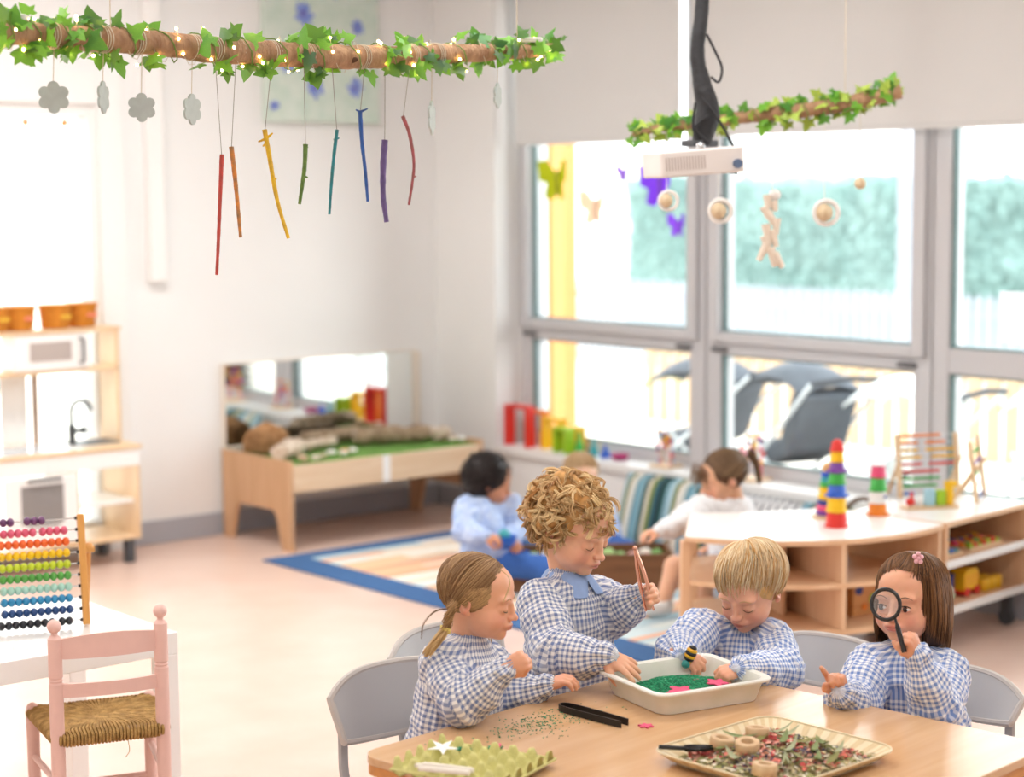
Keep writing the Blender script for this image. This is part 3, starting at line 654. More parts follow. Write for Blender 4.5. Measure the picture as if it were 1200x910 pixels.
for i in range(1):
    b = MB(); b.tube(spline([(hw*.3, -.012, .33), (hw*.32, -.014, .305), (hw*.25, -.010, .29)], 3), .0008, 4); b.build('loose_straw', m_rush, pc)

# --- grey plastic chairs around the children's table
m_chair = mat('grey_shell', '#bdbcbc', .4); m_cedge = mat('shell_edge', '#c4bdb7', .45)
def kid_chair(label, x, y, rz, seat=.27, top=.60, w=.36, group='grey plastic chairs around the play table'):
    """back at +y of the local frame, sitter faces -y"""
    t = thing('shell_chair', label, 'chair', (x, y, 0), rz, group)
    b = MB(); n, m = 16, 8; z0, z1 = seat+.125, top; vs = []
    def P(u, v, off):
        xx = (w/2-.012*(1-v))*u; zz = z0+(z1-z0)*v - (.040*abs(u)**3.6*v) + .02*(abs(u)**2)*(1-v)
        yy = .045*(1-u*u)+.035*v+off; return (xx, yy, zz)
    for off in (0, .014):
        for j in range(m+1):
            for i in range(n+1): vs.append(P(-1+2*i/n, j/m, off))
    k = (n+1)*(m+1); fs = []; fe = []
    for j in range(m):
        for i in range(n):
            a = j*(n+1)+i; fs.append((a, a+1, a+n+2, a+n+1)); fs.append((k+a+n+1, k+a+n+2, k+a+1, k+a))
    rim = [i for i in range(n+1)]+[j*(n+1)+n for j in range(1, m+1)]+[m*(n+1)+i for i in range(n-1, -1, -1)]+[j*(n+1) for j in range(m-1, 0, -1)]
    for q in range(len(rim)): a, c = rim[q], rim[(q+1) % len(rim)]; fe.append((a, c, c+k, a+k))
    b.add(vs, fs); k0 = len(b.v); b.build('backrest', m_chair, t, smooth=60)
    b = MB(); ring = [Vector(P(-1+2*(r % (n+1))/n, (r//(n+1))/m, .007)) for r in rim]; b.tube(ring, .0085, 8, close=True); b.build('rim', m_cedge, t, smooth=True)
    b = MB(); b.prism(rrect(w-.02, .32, .05, cx=0, cy=-.12), seat, seat+.014); b.build('seat', m_chair, t, bevel=.004)
    for sx in (-1, 1):
        b = MB(); b.tube(spline([(sx*(w/2-.05), .025, seat), (sx*(w/2-.03), .035, seat+.06), (sx*(w/2-.03), .04, z0+.03)], 4), .013, 8, flat=.6); b.build('back_support', m_chair, t, smooth=True)
        for y0 in (.02, -.24):
            b = MB(); b.tube([(sx*(w/2-.05), y0, seat), (sx*(w/2-.025), y0+(.03 if y0 > 0 else -.03), 0)], .010, 8); b.build('leg', m_chair, t, smooth=True)
    return t
ANG = math.radians(6.3)
kid_chair('grey shell chair holding the girl with the braid, nearest the egg tray', 2.443, 3.285, ANG*.0, .27, .545)
kid_chair('grey shell chair half hidden behind the girl with the braid', 2.715, 3.45, math.radians(6), .27, .560)
kid_chair('grey shell chair behind the girl with the magnifying glass', 3.475, 2.63, math.radians(-82), .255, .488)
kid_chair('grey shell chair behind the straight-haired blond child', 3.46, 2.99, math.radians(-80), .255, .495)
# --- wooden crate with play food, striped cushions, hoop
bk = thing('wooden_crate', 'long brown wooden crate with rope handles full of toy vegetables', 'crate', (5.02, 5.56, .0095), math.radians(-38))
m_crate = wood('crate_wood', '#8a5f3c', '#6b452a', 'x', .6, 3)
BL, BD, BH = .335, .11, .15
for y in (-BD, BD): bx('side_board', (-BL, y-.006, 0), (BL, y+.006, BH), m_crate, bk)
for x in (-BL, BL): bx('end_board', (x-.006, -BD, 0), (x+.006, BD, BH*1.05), m_crate, bk)
bx('base_board', (-BL, -BD, 0), (BL, BD, .008), m_crate, bk)
bx('inner_floor', (-BL+.006, -BD+.006, .07), (BL-.006, BD-.006, .075), m_crate, bk)
for x in (-BL-.008, BL+.008):
    b = MB(); b.tube(spline([(x, -.08, BH*.6), (x*1.02, -.06, BH+.03), (x*1.02, 0, BH+.065), (x*1.02, .06, BH+.03), (x, .08, BH*.6)], 5), .007, 8); b.build('rope_handle', mat('rope_pale', '#ddd0bf', .9), bk, smooth=True)
rr = random.Random(8); vc = [('#f1ede6', 'white'), ('#7fb765', 'green'), ('#efb9b4', 'pink'), ('#f3efe9', 'white'), ('#a9cf86', 'green'), ('#e9e2d6', 'white')]
Mb = Matrix.Translation((5.02, 5.56, .0095)) @ Matrix.Rotation(math.radians(-38), 4, 'Z')
for i in range(13):
    for j in range(3):
        x = -.30+.05*i; y = -.07+.07*j; c, nm = vc[(i*2+j*3+rr.randrange(2)) % 6]; r = rr.uniform(.024, .030)
        b = MB(); b.ball((0, 0, 0), r, 12, 8, (1.15, .9, .9)); o = b.build('toy_vegetable', mat('veg_'+c.strip('#'), c, .5), None, tuple(Mb @ Vector((x, y, .077+r*.9+rr.uniform(0, .012)))), smooth=True)
        tag(o, '%s toy vegetable lying among others in the wooden crate' % nm, 'toy food', 'toy vegetables in the crate')
m_str = mat('cushion_stripes', '#ffffff', .95); nt = m_str.node_tree; n = nt.nodes; l = nt.links
tcn = n.new('ShaderNodeTexCoord'); sp = n.new('ShaderNodeSeparateXYZ'); l.new(tcn.outputs['Object'], sp.inputs[0]); ml = n.new('ShaderNodeMath'); ml.operation = 'MULTIPLY'; ml.inputs[1].default_value = 3.3; l.new(sp.outputs['X'], ml.inputs[0])
fr = n.new('ShaderNodeMath'); fr.operation = 'FRACT'; l.new(ml.outputs[0], fr.inputs[0]); cr = n.new('ShaderNodeValToRGB'); cr.color_ramp.interpolation = 'CONSTANT'
cols_ = ['#2f5a5a', '#8fb7c6', '#b9d3da', '#6f7a35', '#e9e4da', '#c8cfc9', '#5d95aa', '#8fb7c6', '#33544f', '#ded6c4', '#7c8a3f', '#3d6a78', '#20373c']
e = cr.color_ramp.elements; e[0].color = (*lin(cols_[0]), 1); e[0].position = 0; e[1].position = 1/13; e[1].color = (*lin(cols_[1]), 1)
for i in range(2, 13): q = e.new(i/13); q.color = (*lin(cols_[i]), 1)
l.new(fr.outputs[0], cr.inputs[0]); l.new(cr.outputs[0], n['Principled BSDF'].inputs['Base Color'])
m_str2 = mat('cushion_grey_stripe', '#ffffff', .95); n2 = m_str2.node_tree;
tcn = n2.nodes.new('ShaderNodeTexCoord'); sp = n2.nodes.new('ShaderNodeSeparateXYZ'); n2.links.new(tcn.outputs['Object'], sp.inputs[0]); ml = n2.nodes.new('ShaderNodeMath'); ml.operation = 'MULTIPLY'; ml.inputs[1].default_value = 26; n2.links.new(sp.outputs['X'], ml.inputs[0])
fr = n2.nodes.new('ShaderNodeMath'); fr.operation = 'FRACT'; n2.links.new(ml.outputs[0], fr.inputs[0]); cr = n2.nodes.new('ShaderNodeValToRGB'); cr.color_ramp.interpolation = 'CONSTANT'; cr.color_ramp.elements[0].color = (.78, .79, .8, 1); cr.color_ramp.elements[1].position = .72; cr.color_ramp.elements[1].color = (*lin('#5a6070'), 1)
n2.links.new(fr.outputs[0], cr.inputs[0]); n2.links.new(cr.outputs[0], n2.nodes['Principled BSDF'].inputs['Base Color'])
def cushion(label, c, w, h, th, rz, lean, m, group='cushions under the window'):
    t = thing('cushion', label, 'cushion', c, rz, group); b = MB(); n_, m_ = 20, 14; vs = []; A = Matrix.Rotation(lean, 4, 'X')
    for s_ in (1, -1):
        for j in range(m_+1):
            for i in range(n_+1):
                u, v = -1+2*i/n_, -1+2*j/m_; k = ((1-u**4)*(1-v**4))**.45; vs.append(A @ Vector((u*w/2*(1-.04*v*v), -s_*th/2*k, h/2+v*h/2*(1-.05*u*u))))
    K = (n_+1)*(m_+1); fs = []
    for s_ in (0, 1):
        for j in range(m_):
            for i in range(n_): a = s_*K+j*(n_+1)+i; fs.append((a, a+1, a+n_+2, a+n_+1) if s_ == 0 else (a+n_+1, a+n_+2, a+1, a))
    b.add(vs, fs); o = b.build('cover', m, t, smooth=80)
    if o:
        ring = [];
        for i in range(n_+1): ring.append(vs[i])
        for j in range(1, m_+1): ring.append(vs[j*(n_+1)+n_])
        for i in range(n_-1, -1, -1): ring.append(vs[m_*(n_+1)+i])
        for j in range(m_-1, 0, -1): ring.append(vs[j*(n_+1)])
        b = MB(); b.tube(ring, .005, 6, close=True); b.build('piping', m, t, smooth=True)
    return t
WR = math.radians(-90)
cushion('large cushion with blue, olive and white stripes leaning below the windowsill', (5.66, 5.80, .015), .56, .34, .10, WR, math.radians(-16), m_str)
cushion('white cushion with thin grey stripes behind the girl with the ponytail', (5.66, 5.26, .015), .44, .32, .10, WR, math.radians(-16), m_str2)
cushion('green and blue striped cushion partly hidden by the ring stacker', (5.66, 4.88, .015), .36, .33, .10, WR, math.radians(-16), m_str)
t = thing('floor_mattress', 'thin grey floor mattress under the striped cushions', 'mattress', (5.52, 5.36, 0)); b = MB(); b.prism(rrect(.30, 1.5, .05), 0.0, .055)
# mattress lies clear of the rug
b.build('cover', mat('mattress_grey', '#9aa3b3', .9), t, bevel=.015)
t = thing('wooden_hoop', 'dark wooden hoop standing between cushion and low shelf', 'hoop', (5.62, 4.63, .0)); b = MB()
b.tube([(0, .13*math.cos(a), .21+.20*math.sin(a)) for a in [k*math.pi/12 for k in range(24)]], .009, 8, close=True); b.build('hoop_ring', wood('hoop_wood', '#7a5a3c', '#5f4429'), t, smooth=True)

# --- toys on the windowsill
SZ = WZ0+.0205
def arch(label, y, x, h, w_, c, th=.016, dp=.06):
    t = thing('square_arch_block', label, 'toy arch', (x, y, SZ), 0, 'rainbow arch blocks on the windowsill')
    b = MB(); b.b2((-dp/2, -w_/2, 0), (dp/2, -w_/2+th, h-th-.0003)); b.build('arch_leg', tm(c), t, bevel=.002)
    b = MB(); b.b2((-dp/2, w_/2-th, 0), (dp/2, w_/2, h-th-.0003)); b.build('arch_leg', tm(c), t, bevel=.002)
    b = MB(); b.b2((-dp/2, -w_/2, h-th), (dp/2, w_/2, h)); b.build('arch_top', tm(c), t, bevel=.002)
arch('tallest red square arch beside the window reveal', 7.00, 5.90, .20, .17, 'red')
arch('orange square arch nested in front of the tallest red one', 6.955, 5.97, .175, .13, 'orange', dp=.05)
arch('yellow square arch standing right of the orange one', 6.79, 5.94, .155, .12, 'yellow')
arch('lime square arch standing right of the first yellow one', 6.68, 5.90, .12, .09, 'lime', .012)
arch('small yellow square arch behind the lime one', 6.665, 5.975, .12, .06, 'yellow')
def peg(label, y, h, r, c):
    t = thing('bottle_shaped_peg', label, 'toy figure', (5.93, y, SZ)); b = MB(); b.lathe([(r, 0), (r, h*.35), (r*.45, h*.62), (r*.35, h*.95), (r*.1, h)], n=16); b.build('peg_body', tm(c), t, smooth=40)
peg('green bottle-shaped toy on the windowsill', 6.60, .105, .022, 'green'); peg('teal bottle-shaped toy on the windowsill', 6.50, .085, .02, 'teal'); peg('small blue bottle-shaped toy on the windowsill', 6.42, .06, .024, 'blue')
t = thing('toy_bowl', 'magenta toy bowl at the right of the row on the windowsill', 'toy bowl', (5.93, 6.32, SZ)); b = MB(); b.lathe([(.026, 0), (.042, .012), (.044, .028), (.040, .028), (.03, .010), (0, .008)], n=24); b.build('bowl', mat('toy_magenta', '#b02a6f', .4), t, smooth=60)
def beadmaze(label, x, y, s_, seed):
    t = thing('bead_maze', label, 'bead maze', (x, y, SZ)); rr = random.Random(seed)
    b = MB(); b.b2((-.05*s_, -.06*s_, 0), (.05*s_, .06*s_, .012)); b.build('base', m_birchx, t, bevel=.003)
    for c in ('red', 'blue', 'yellow', 'pink'):
        pts = [(rr.uniform(-.03, .03)*s_, -.045*s_, .012)]+[(rr.uniform(-.03, .03)*s_, -.03*s_+.03*s_*k, rr.uniform(.08, .17)*s_) for k in range(3)]+[(rr.uniform(-.03, .03)*s_, .045*s_, .012)]
        sp_ = spline(pts, 8); b = MB(); b.tube(sp_, .0022, 6); wv = b.build('wire', tm(c), t, smooth=True)
        for k in range(3, len(sp_)-3, 5):
            b = MB(); b.ball(sp_[k], .009*s_, 10, 7); b.build('bead', tm(rr.choice(['red', 'yellow', 'pink', 'white', 'orange', 'purple'])), wv, smooth=True)
beadmaze('bead maze with twisted red and yellow wires on the left half of the windowsill', 5.93, 6.02, 1.0, 3)
beadmaze('bead maze behind the ponytail of the seated girl', 5.93, 5.50, 1.15, 5)
# ------------------------------------------------------------------ people: distance-field bodies and clothes
def V3(p): return np.array(p, dtype=np.float32)
class SDF:
    """a list of smooth-joined solids, meshed by surface nets"""
    def __init__(s): s.p = []
    def cap(s, a, b, ra, rb=None, k=.006, op='u'):
        s.p.append(('c', V3(a), V3(b), float(ra), float(ra if rb is None else rb), k, op)); return s
    def ell(s, c, r, R=None, k=.006, op='u'):
        s.p.append(('e', V3(c), V3(r), np.array(R, dtype=np.float32) if R is not None else np.eye(3, dtype=np.float32), None, k, op)); return s
    def chain(s, pts, rs, k=.006):
        for i in range(len(pts)-1): s.cap(pts[i], pts[i+1], rs[i], rs[i+1], k)
        return s
    def bounds(s):
        lo = np.full(3, 1e9); hi = -lo
        for q in s.p:
            if q[6] != 'u': continue
            if q[0] == 'c': r = max(q[3], q[4]); lo = np.minimum(lo, np.minimum(q[1], q[2])-r); hi = np.maximum(hi, np.maximum(q[1], q[2])+r)
            else: r = q[2].max(); lo = np.minimum(lo, q[1]-r); hi = np.maximum(hi, q[1]+r)
        return lo, hi
    def mesh(s, h):
        lo, hi = s.bounds(); lo = lo-3*h; n = np.ceil((hi+3*h-lo)/h).astype(int)+1
        D = np.full(n, .05, dtype=np.float32)
        ax = [lo[i]+h*np.arange(n[i], dtype=np.float32) for i in range(3)]
        for q in s.p:
            kind, k, op = q[0], q[5], q[6]
            if kind == 'c': r = max(q[3], q[4]); l0 = np.minimum(q[1], q[2])-r; h0 = np.maximum(q[1], q[2])+r
            else: r = q[2].max(); l0 = q[1]-r; h0 = q[1]+r
            m = k+3*h
            i0 = np.clip(((l0-m-lo)/h).astype(int), 0, n-1); i1 = np.clip(((h0+m-lo)/h).astype(int)+2, 1, n)
            sl = tuple(slice(i0[i], i1[i]) for i in range(3))
            X = ax[0][sl[0]][:, None, None]; Y = ax[1][sl[1]][None, :, None]; Z = ax[2][sl[2]][None, None, :]
            if kind == 'c':
                a, b, ra, rb = q[1:5]; d = b-a; L = float(d@d)+1e-12
                px, py, pz = X-a[0], Y-a[1], Z-a[2]
                t = np.clip((px*d[0]+py*d[1]+pz*d[2])/L, 0, 1)
                v = np.sqrt((px-t*d[0])**2+(py-t*d[1])**2+(pz-t*d[2])**2)-(ra+(rb-ra)*t)
            else:
                c, rr, R = q[1], q[2], q[3]; px, py, pz = X-c[0], Y-c[1], Z-c[2]
                u = [(px*R[0, i]+py*R[1, i]+pz*R[2, i]) for i in range(3)]     # columns of R = axes
                k0 = np.sqrt((u[0]/rr[0])**2+(u[1]/rr[1])**2+(u[2]/rr[2])**2)
                k1 = np.sqrt((u[0]/rr[0]**2)**2+(u[1]/rr[1]**2)**2+(u[2]/rr[2]**2)**2)
                v = k0*(k0-1)/np.maximum(k1, 1e-6)
            A = D[sl]
            if op == 'u': g = np.clip(.5+.5*(A-v)/k, 0, 1); D[sl] = A*(1-g)+v*g-k*g*(1-g)
            else: v = -v; g = np.clip(.5-.5*(A-v)/k, 0, 1); D[sl] = A*(1-g)+v*g+k*g*(1-g)
        return nets(D, lo, h)
def nets(D, lo, h):
    S = D < 0
    c = S[:-1, :-1, :-1].astype(np.int8)
    cnt = sum(S[a:a+D.shape[0]-1, b:b+D.shape[1]-1, e:e+D.shape[2]-1].astype(np.int8) for a in (0, 1) for b in (0, 1) for e in (0, 1))
    act = (cnt > 0) & (cnt < 8); idx = np.argwhere(act); N = len(idx)
    ids = np.full(act.shape, -1, dtype=np.int32); ids[act] = np.arange(N)
    corners = np.array([(a, b, e) for a in (0, 1) for b in (0, 1) for e in (0, 1)])
    vals = np.stack([D[idx[:, 0]+a, idx[:, 1]+b, idx[:, 2]+e] for a, b, e in corners], 1)
    acc = np.zeros((N, 3)); num = np.zeros(N)
    for i in range(8):
        for j in range(i+1, 8):
            if np.abs(corners[i]-corners[j]).sum() != 1: continue
            va, vb = vals[:, i], vals[:, j]; m = (va < 0) != (vb < 0)
            t = np.where(m, va/np.where(m, va-vb, 1), 0)
            p = corners[i]+(corners[j]-corners[i])*t[:, None]; acc += np.where(m[:, None], p, 0); num += m
    P = lo+h*(idx+acc/num[:, None])
    faces = []
    for axis in range(3):
        sl0 = [slice(None)]*3; sl1 = [slice(None)]*3; sl0[axis] = slice(0, -1); sl1[axis] = slice(1, None)
        x = S[tuple(sl0)] != S[tuple(sl1)]; e = np.argwhere(x)
        o = [k for k in range(3) if k != axis]
        ok = (e[:, o[0]] > 0) & (e[:, o[1]] > 0) & (e[:, o[0]] < D.shape[o[0]]-1) & (e[:, o[1]] < D.shape[o[1]]-1); e = e[ok]
        ins = S[e[:, 0], e[:, 1], e[:, 2]]
        q = []
        for da, db in ((-1, -1), (0, -1), (0, 0), (-1, 0)):
            f = e.copy(); f[:, o[0]] += da; f[:, o[1]] += db; q.append(ids[f[:, 0], f[:, 1], f[:, 2]])
        q = np.stack(q, 1)
        flip = ins if axis != 1 else ~ins
        q[~flip] = q[~flip][:, ::-1]
        faces.append(q)
    F = np.concatenate(faces); F = F[(F >= 0).all(1)]
    return P, F
def np_mesh(name, P, F, smooth=True):
    me = bpy.data.meshes.new(name); me.vertices.add(len(P)); me.vertices.foreach_set('co', np.asarray(P, dtype=np.float32).ravel())
    me.loops.add(F.size); me.loops.foreach_set('vertex_index', F.ravel().astype(np.int32))
    me.polygons.add(len(F)); me.polygons.foreach_set('loop_start', np.arange(0, F.size, F.shape[1], dtype=np.int32))
    me.update(calc_edges=True); me.validate()
    if smooth: me.polygons.foreach_set('use_smooth', np.ones(len(F), dtype=bool))
    return me
def vnormals(P, F):
    n = np.cross(P[F[:, 2]]-P[F[:, 0]], P[F[:, 3]]-P[F[:, 1]]); N = np.zeros_like(P)
    for i in range(4): np.add.at(N, F[:, i], n)
    return N/np.maximum(np.linalg.norm(N, axis=1, keepdims=True), 1e-12)
def relax(P, F, it=2, lam=.5):
    for _ in range(it):
        A = np.zeros_like(P); c = np.zeros(len(P))
        for i in range(4):
            np.add.at(A, F[:, i], P[F[:, (i+1) % 4]]+P[F[:, i-1]]); np.add.at(c, F[:, i], 2)
        P = P*(1-lam)+lam*A/c[:, None]
    return P
_lat = np.random.RandomState(3).rand(32, 32, 32).astype(np.float32)
def vnoise(P, s):
    q = P*s+100; i = np.floor(q).astype(int); f = q-i; f = f*f*(3-2*f); r = 0
    for a in (0, 1):
        for b in (0, 1):
            for c in (0, 1):
                w = (f[:, 0] if a else 1-f[:, 0])*(f[:, 1] if b else 1-f[:, 1])*(f[:, 2] if c else 1-f[:, 2])
                r = r+w*_lat[(i[:, 0]+a) % 32, (i[:, 1]+b) % 32, (i[:, 2]+c) % 32]
    return r*2-1
def set_col(me, C):
    a = me.color_attributes.new('col', 'FLOAT_COLOR', 'POINT')
    a.data.foreach_set('color', np.concatenate([C, np.ones((len(C), 1))], 1).astype(np.float32).ravel())

# ---- materials
m_skin = mat('skin', '#ffffff', .42, spec=.4, attr='col', sss=.25, bump=.03, bscale=400)
m_hair = mat('hair', '#ffffff', .48, spec=.3, attr='col')
def gingham_mat(name, blue, white='#eef0f4', w=.5):
    m = mat(name, white, .85, spec=.2, sheen=.3); nt = m.node_tree; n = nt.nodes; l = nt.links; b = n['Principled BSDF']
    uv = n.new('ShaderNodeUVMap'); sp = n.new('ShaderNodeSeparateXYZ'); l.new(uv.outputs[0], sp.inputs[0])
    outs = []
    for ax in ('X', 'Y'):
        fr = n.new('ShaderNodeMath'); fr.operation = 'FRACT'; l.new(sp.outputs[ax], fr.inputs[0])
        pp = n.new('ShaderNodeMath'); pp.operation = 'PINGPONG'; pp.inputs[1].default_value = .5; l.new(fr.outputs[0], pp.inputs[0])
        mr = n.new('ShaderNodeMapRange'); mr.inputs['From Min'].default_value = .21; mr.inputs['From Max'].default_value = .29; l.new(pp.outputs[0], mr.inputs['Value']); outs.append(mr)
    ad = n.new('ShaderNodeMath'); ad.operation = 'ADD'; l.new(outs[0].outputs[0], ad.inputs[0]); l.new(outs[1].outputs[0], ad.inputs[1])
    hf = n.new('ShaderNodeMath'); hf.operation = 'MULTIPLY'; hf.inputs[1].default_value = .5; l.new(ad.outputs[0], hf.inputs[0])
    r = n.new('ShaderNodeValToRGB'); e = r.color_ramp.elements
    e[0].position = 0; e[0].color = (*lin(white), 1); e[1].position = 1; e[1].color = (*lin(blue), 1)
    mid = e.new(.5); cw, cb = lin(white), lin(blue); mid.color = (*[(a*.48+c_*.52) for a, c_ in zip(cw, cb)], 1)
    l.new(hf.outputs[0], r.inputs[0]); l.new(r.outputs[0], b.inputs['Base Color'])
    return m
m_ging = gingham_mat('gingham_blue', '#7391cc', '#f6f7fa')
m_ging2 = gingham_mat('gingham_greyblue', '#7384b0', '#f4f3f2')
m_eye = mat('eye_white', '#e9e4e0', .15); m_iris = mat('iris_brown', '#2d1a12', .1); m_lash = mat('lash', '#3a2a22', .6)

def frame(fwd, up):
    f = Vector(fwd).normalized(); u = Vector(up); u = (u-f*u.dot(f)).normalized(); r = f.cross(u)
    return Matrix((r, f, u)).transposed()      # columns: right, forward, up
def head_prims(s, T, sc=1.0, eyes='down', mouthw=1.0):
    """T = Matrix 4x4 head frame (right, forward, up), origin mid-skull"""
    R = T.to_3x3(); Rn = np.array(R); P = lambda x, y, z: T @ Vector((x*sc, y*sc, z*sc))
    e = lambda c, r, k=.006, op='u', RR=None: s.ell(P(*c), [q*sc for q in r], Rn if RR is None else np.array(R @ RR), k*sc, op)
    e((0, -.014, .014), (.067, .080, .068))
    e((0, .030, .018), (.058, .050, .054), .015)
    e((0, .024, -.030), (.056, .054, .056), .02)
    e((0, .034, -.058), (.045, .042, .036), .02)
    for x in (-1, 1): e((x*.033, .046, -.046), (.024, .026, .024), .014)
    e((0, .064, -.082), (.016, .014, .012), .014)
    for x in (-1, 1):
        e((x*.028, .090, -.016), (.017, .014, .011), .012, 's')          # eye hollow
        e((x*.029, .064, -.018), (.0150, .0150, .0135), .003)             # ball and lids
        e((x*.030, .069, .004), (.019, .010, .007), .014)                # brow ridge
    s.cap(P(0, .080, -.010), P(0, .088, -.034), .0055*sc, .0065*sc, .010*sc)
    e((0, .0925, -.038), (.0095, .0085, .0075), .006)
    for x in (-1, 1): e((x*.0095, .0865, -.040), (.0055, .007, .0055), .004)
    for x in (-1, 1): e((x*.0045, .094, -.0455), (.0022, .004, .0022), .002, 's')
    e((0, .0775, -.058), (.022*mouthw, .012, .0090), .010)
    e((0, .0835, -.0565), (.0175*mouthw, .0068, .0036), .003)
    e((0, .0825, -.0642), (.0140*mouthw, .0068, .0042), .003)
    s.cap(P(-.0175*mouthw, .083, -.0610), P(0, .0915, -.0602), .0010*sc, .0013*sc, .0015*sc, 's')
    s.cap(P(.0175*mouthw, .083, -.0610), P(0, .0915, -.0602), .0010*sc, .0013*sc, .0015*sc, 's')
    for x in (-1, 1):
        EE = Matrix.Rotation(x*math.radians(-24), 3, 'Z') @ Matrix.Rotation(math.radians(-14), 3, 'X')
        e((x*.0655, -.010, -.022), (.0060, .0150, .0200), .004, 'u', EE)
        e((x*.0715, -.007, -.019), (.0042, .0085, .0120), .004, 's', EE)
        e((x*.0650, -.002, -.037), (.0055, .0070, .0060), .005)
def skin_cols(P, T, sc, base, hands=(), blush=1.0):
    C = np.tile(np.array(lin(base)), (len(P), 1)); Ti = T.inverted(); A = np.array(Ti)
    L = (P @ A[:3, :3].T + A[:3, 3])/sc
    def blob(c, r, col, w):
        d = (((L-np.array(c))/np.array(r))**2).sum(1); g = (w*np.exp(-d))[:, None]; C[:] = C*(1-g)+np.array(lin(col))*g
    for x in (-1, 1):
        blob((x*.036, .066, -.046), (.020, .03, .017), '#e08f7c', .55*blush)
        blob((x*.070, -.01, -.025), (.012, .02, .03), '#d9806a', .5)
        blob((x*.029, .078, -.006), (.016, .02, .006), '#c98d78', .25)
    blob((0, .096, -.039), (.010, .01, .008), '#de8d7b', .5)
    blob((0, .09, -.0568), (.0170, .02, .0030), '#c1605a', .85)
    blob((0, .09, -.0645), (.0145, .02, .0038), '#c76560', .85)
    blob((0, .095, -.0605), (.0175, .02, .0011), '#7a302c', .8)
    for h in hands:
        d = np.linalg.norm(P-np.array(h), axis=1); g = (.35*np.clip(1-(d-.02)/.05, 0, 1)*np.clip(d/.05, 0, 1))[:, None]; C[:] = C*(1-g)+np.array(lin('#d9866c'))*g
    C *= (1+.03*vnoise(P, 120))[:, None]
    return C
def hand_prims(s, wrist, fdir, back, side, sc=1.0, curl=(.3, .3, .35, .4), thumb=.4, spread=.10, pose=None):
    """wrist point, direction of the fingers, back-of-hand normal, side +1: thumb toward (fdir x back)"""
    f = Vector(fdir).normalized(); b = Vector(back); b = (b-f*b.dot(f)).normalized(); t = f.cross(b)*side
    W = Vector(wrist); q = lambda x, y, z: W + f*(x*sc) + t*(y*sc) + b*(z*sc)
    Rn = np.array(Matrix((t, f, b)).transposed())
    s.cap(q(-.012, 0, 0), q(.006, 0, 0), .0165*sc, .0165*sc, .006)
    s.ell(q(.026, 0, 0), (.0225*sc, .027*sc, .0125*sc), Rn, .008)
    s.ell(q(.020, .014, -.006), (.011*sc, .018*sc, .010*sc), Rn, .006)
    lens = (.036, .041, .038, .030); ys = (.0165, .0055, -.0055, -.0160); tips = []
    for i in range(4):
        L = lens[i]*sc; a = -spread*(i-1.4); c = curl[i]
        d = (f*math.cos(a)-t*math.sin(a)*-1*1).normalized() if False else (f*math.cos(a)+t*math.sin(-a)*-1).normalized()
        d = (f*math.cos(spread*(1.5-i))+t*math.sin(spread*(1.5-i))).normalized()
        p = q(.046-.003*abs(i-1.2), ys[i], .002); pts = [q(.030, ys[i]*.9, .002), p]; ang = 0
        for seg, (l_, ca) in enumerate(((.42, c*1.0), (.32, c*1.25), (.26, c*.8))):
            ang += ca; dd = d*math.cos(ang)-b*math.sin(ang); p = p+dd*(L*l_); pts.append(p)
        r = (.0068, .0067, .0061, .0057, .0047); r = [x*sc*(.92 if i == 3 else 1) for x in r]
        for j in range(len(pts)-1): s.cap(pts[j], pts[j+1], r[j], r[j+1], .0022 if j > 0 else .004)
        tips.append(pts[-1])
    p0 = q(.012, .017, -.006); a0 = .75-thumb*.35
    d1 = (f*math.cos(a0)+t*math.sin(a0)-b*(.25+thumb*.4)).normalized()
    d2 = (f*math.cos(a0-.5*thumb-.2)+t*math.sin(a0-.9*thumb-.1)-b*(.2+thumb*.6)).normalized()
    p1 = p0+d1*.020*sc; p2 = p1+d2*.016*sc; p3 = p2+d2*.011*sc
    s.chain([p0, p1, p2, p3], [.0088*sc, .0076*sc, .0068*sc, .0054*sc], .004)
    return tips+[p3]
def strand_mesh(strands, r=.0009, n=3):
    """strands: list of (k,3) arrays with rgb -> one mesh"""
    Ps, Fs, Cs = [], [], []; off = 0
    for pts, col, rr in strands:
        pts = np.asarray(pts); k = len(pts); d = np.gradient(pts, axis=0); d /= np.maximum(np.linalg.norm(d, axis=1, keepdims=True), 1e-9)
        u = np.cross(d, np.array([.31, .52, .79])); u /= np.maximum(np.linalg.norm(u, axis=1, keepdims=True), 1e-9); w = np.cross(d, u)
        rad = rr*np.clip(np.minimum(np.linspace(.6, 4, k), np.linspace(5, .35, k)), .25, 1)
        ring = np.stack([pts+(u*math.cos(2*math.pi*j/n)+w*math.sin(2*math.pi*j/n))*rad[:, None] for j in range(n)], 1)
        Ps.append(ring.reshape(-1, 3)); i = np.arange(k-1)[:, None]; j = np.arange(n)[None, :]
        a = off+i*n+j; b_ = off+i*n+(j+1) % n; Fs.append(np.stack([a, b_, b_+n, a+n], -1).reshape(-1, 4))
        Cs.append(np.tile(col, (k*n, 1))); off += k*n
    return np.concatenate(Ps), np.concatenate(Fs), np.concatenate(Cs)
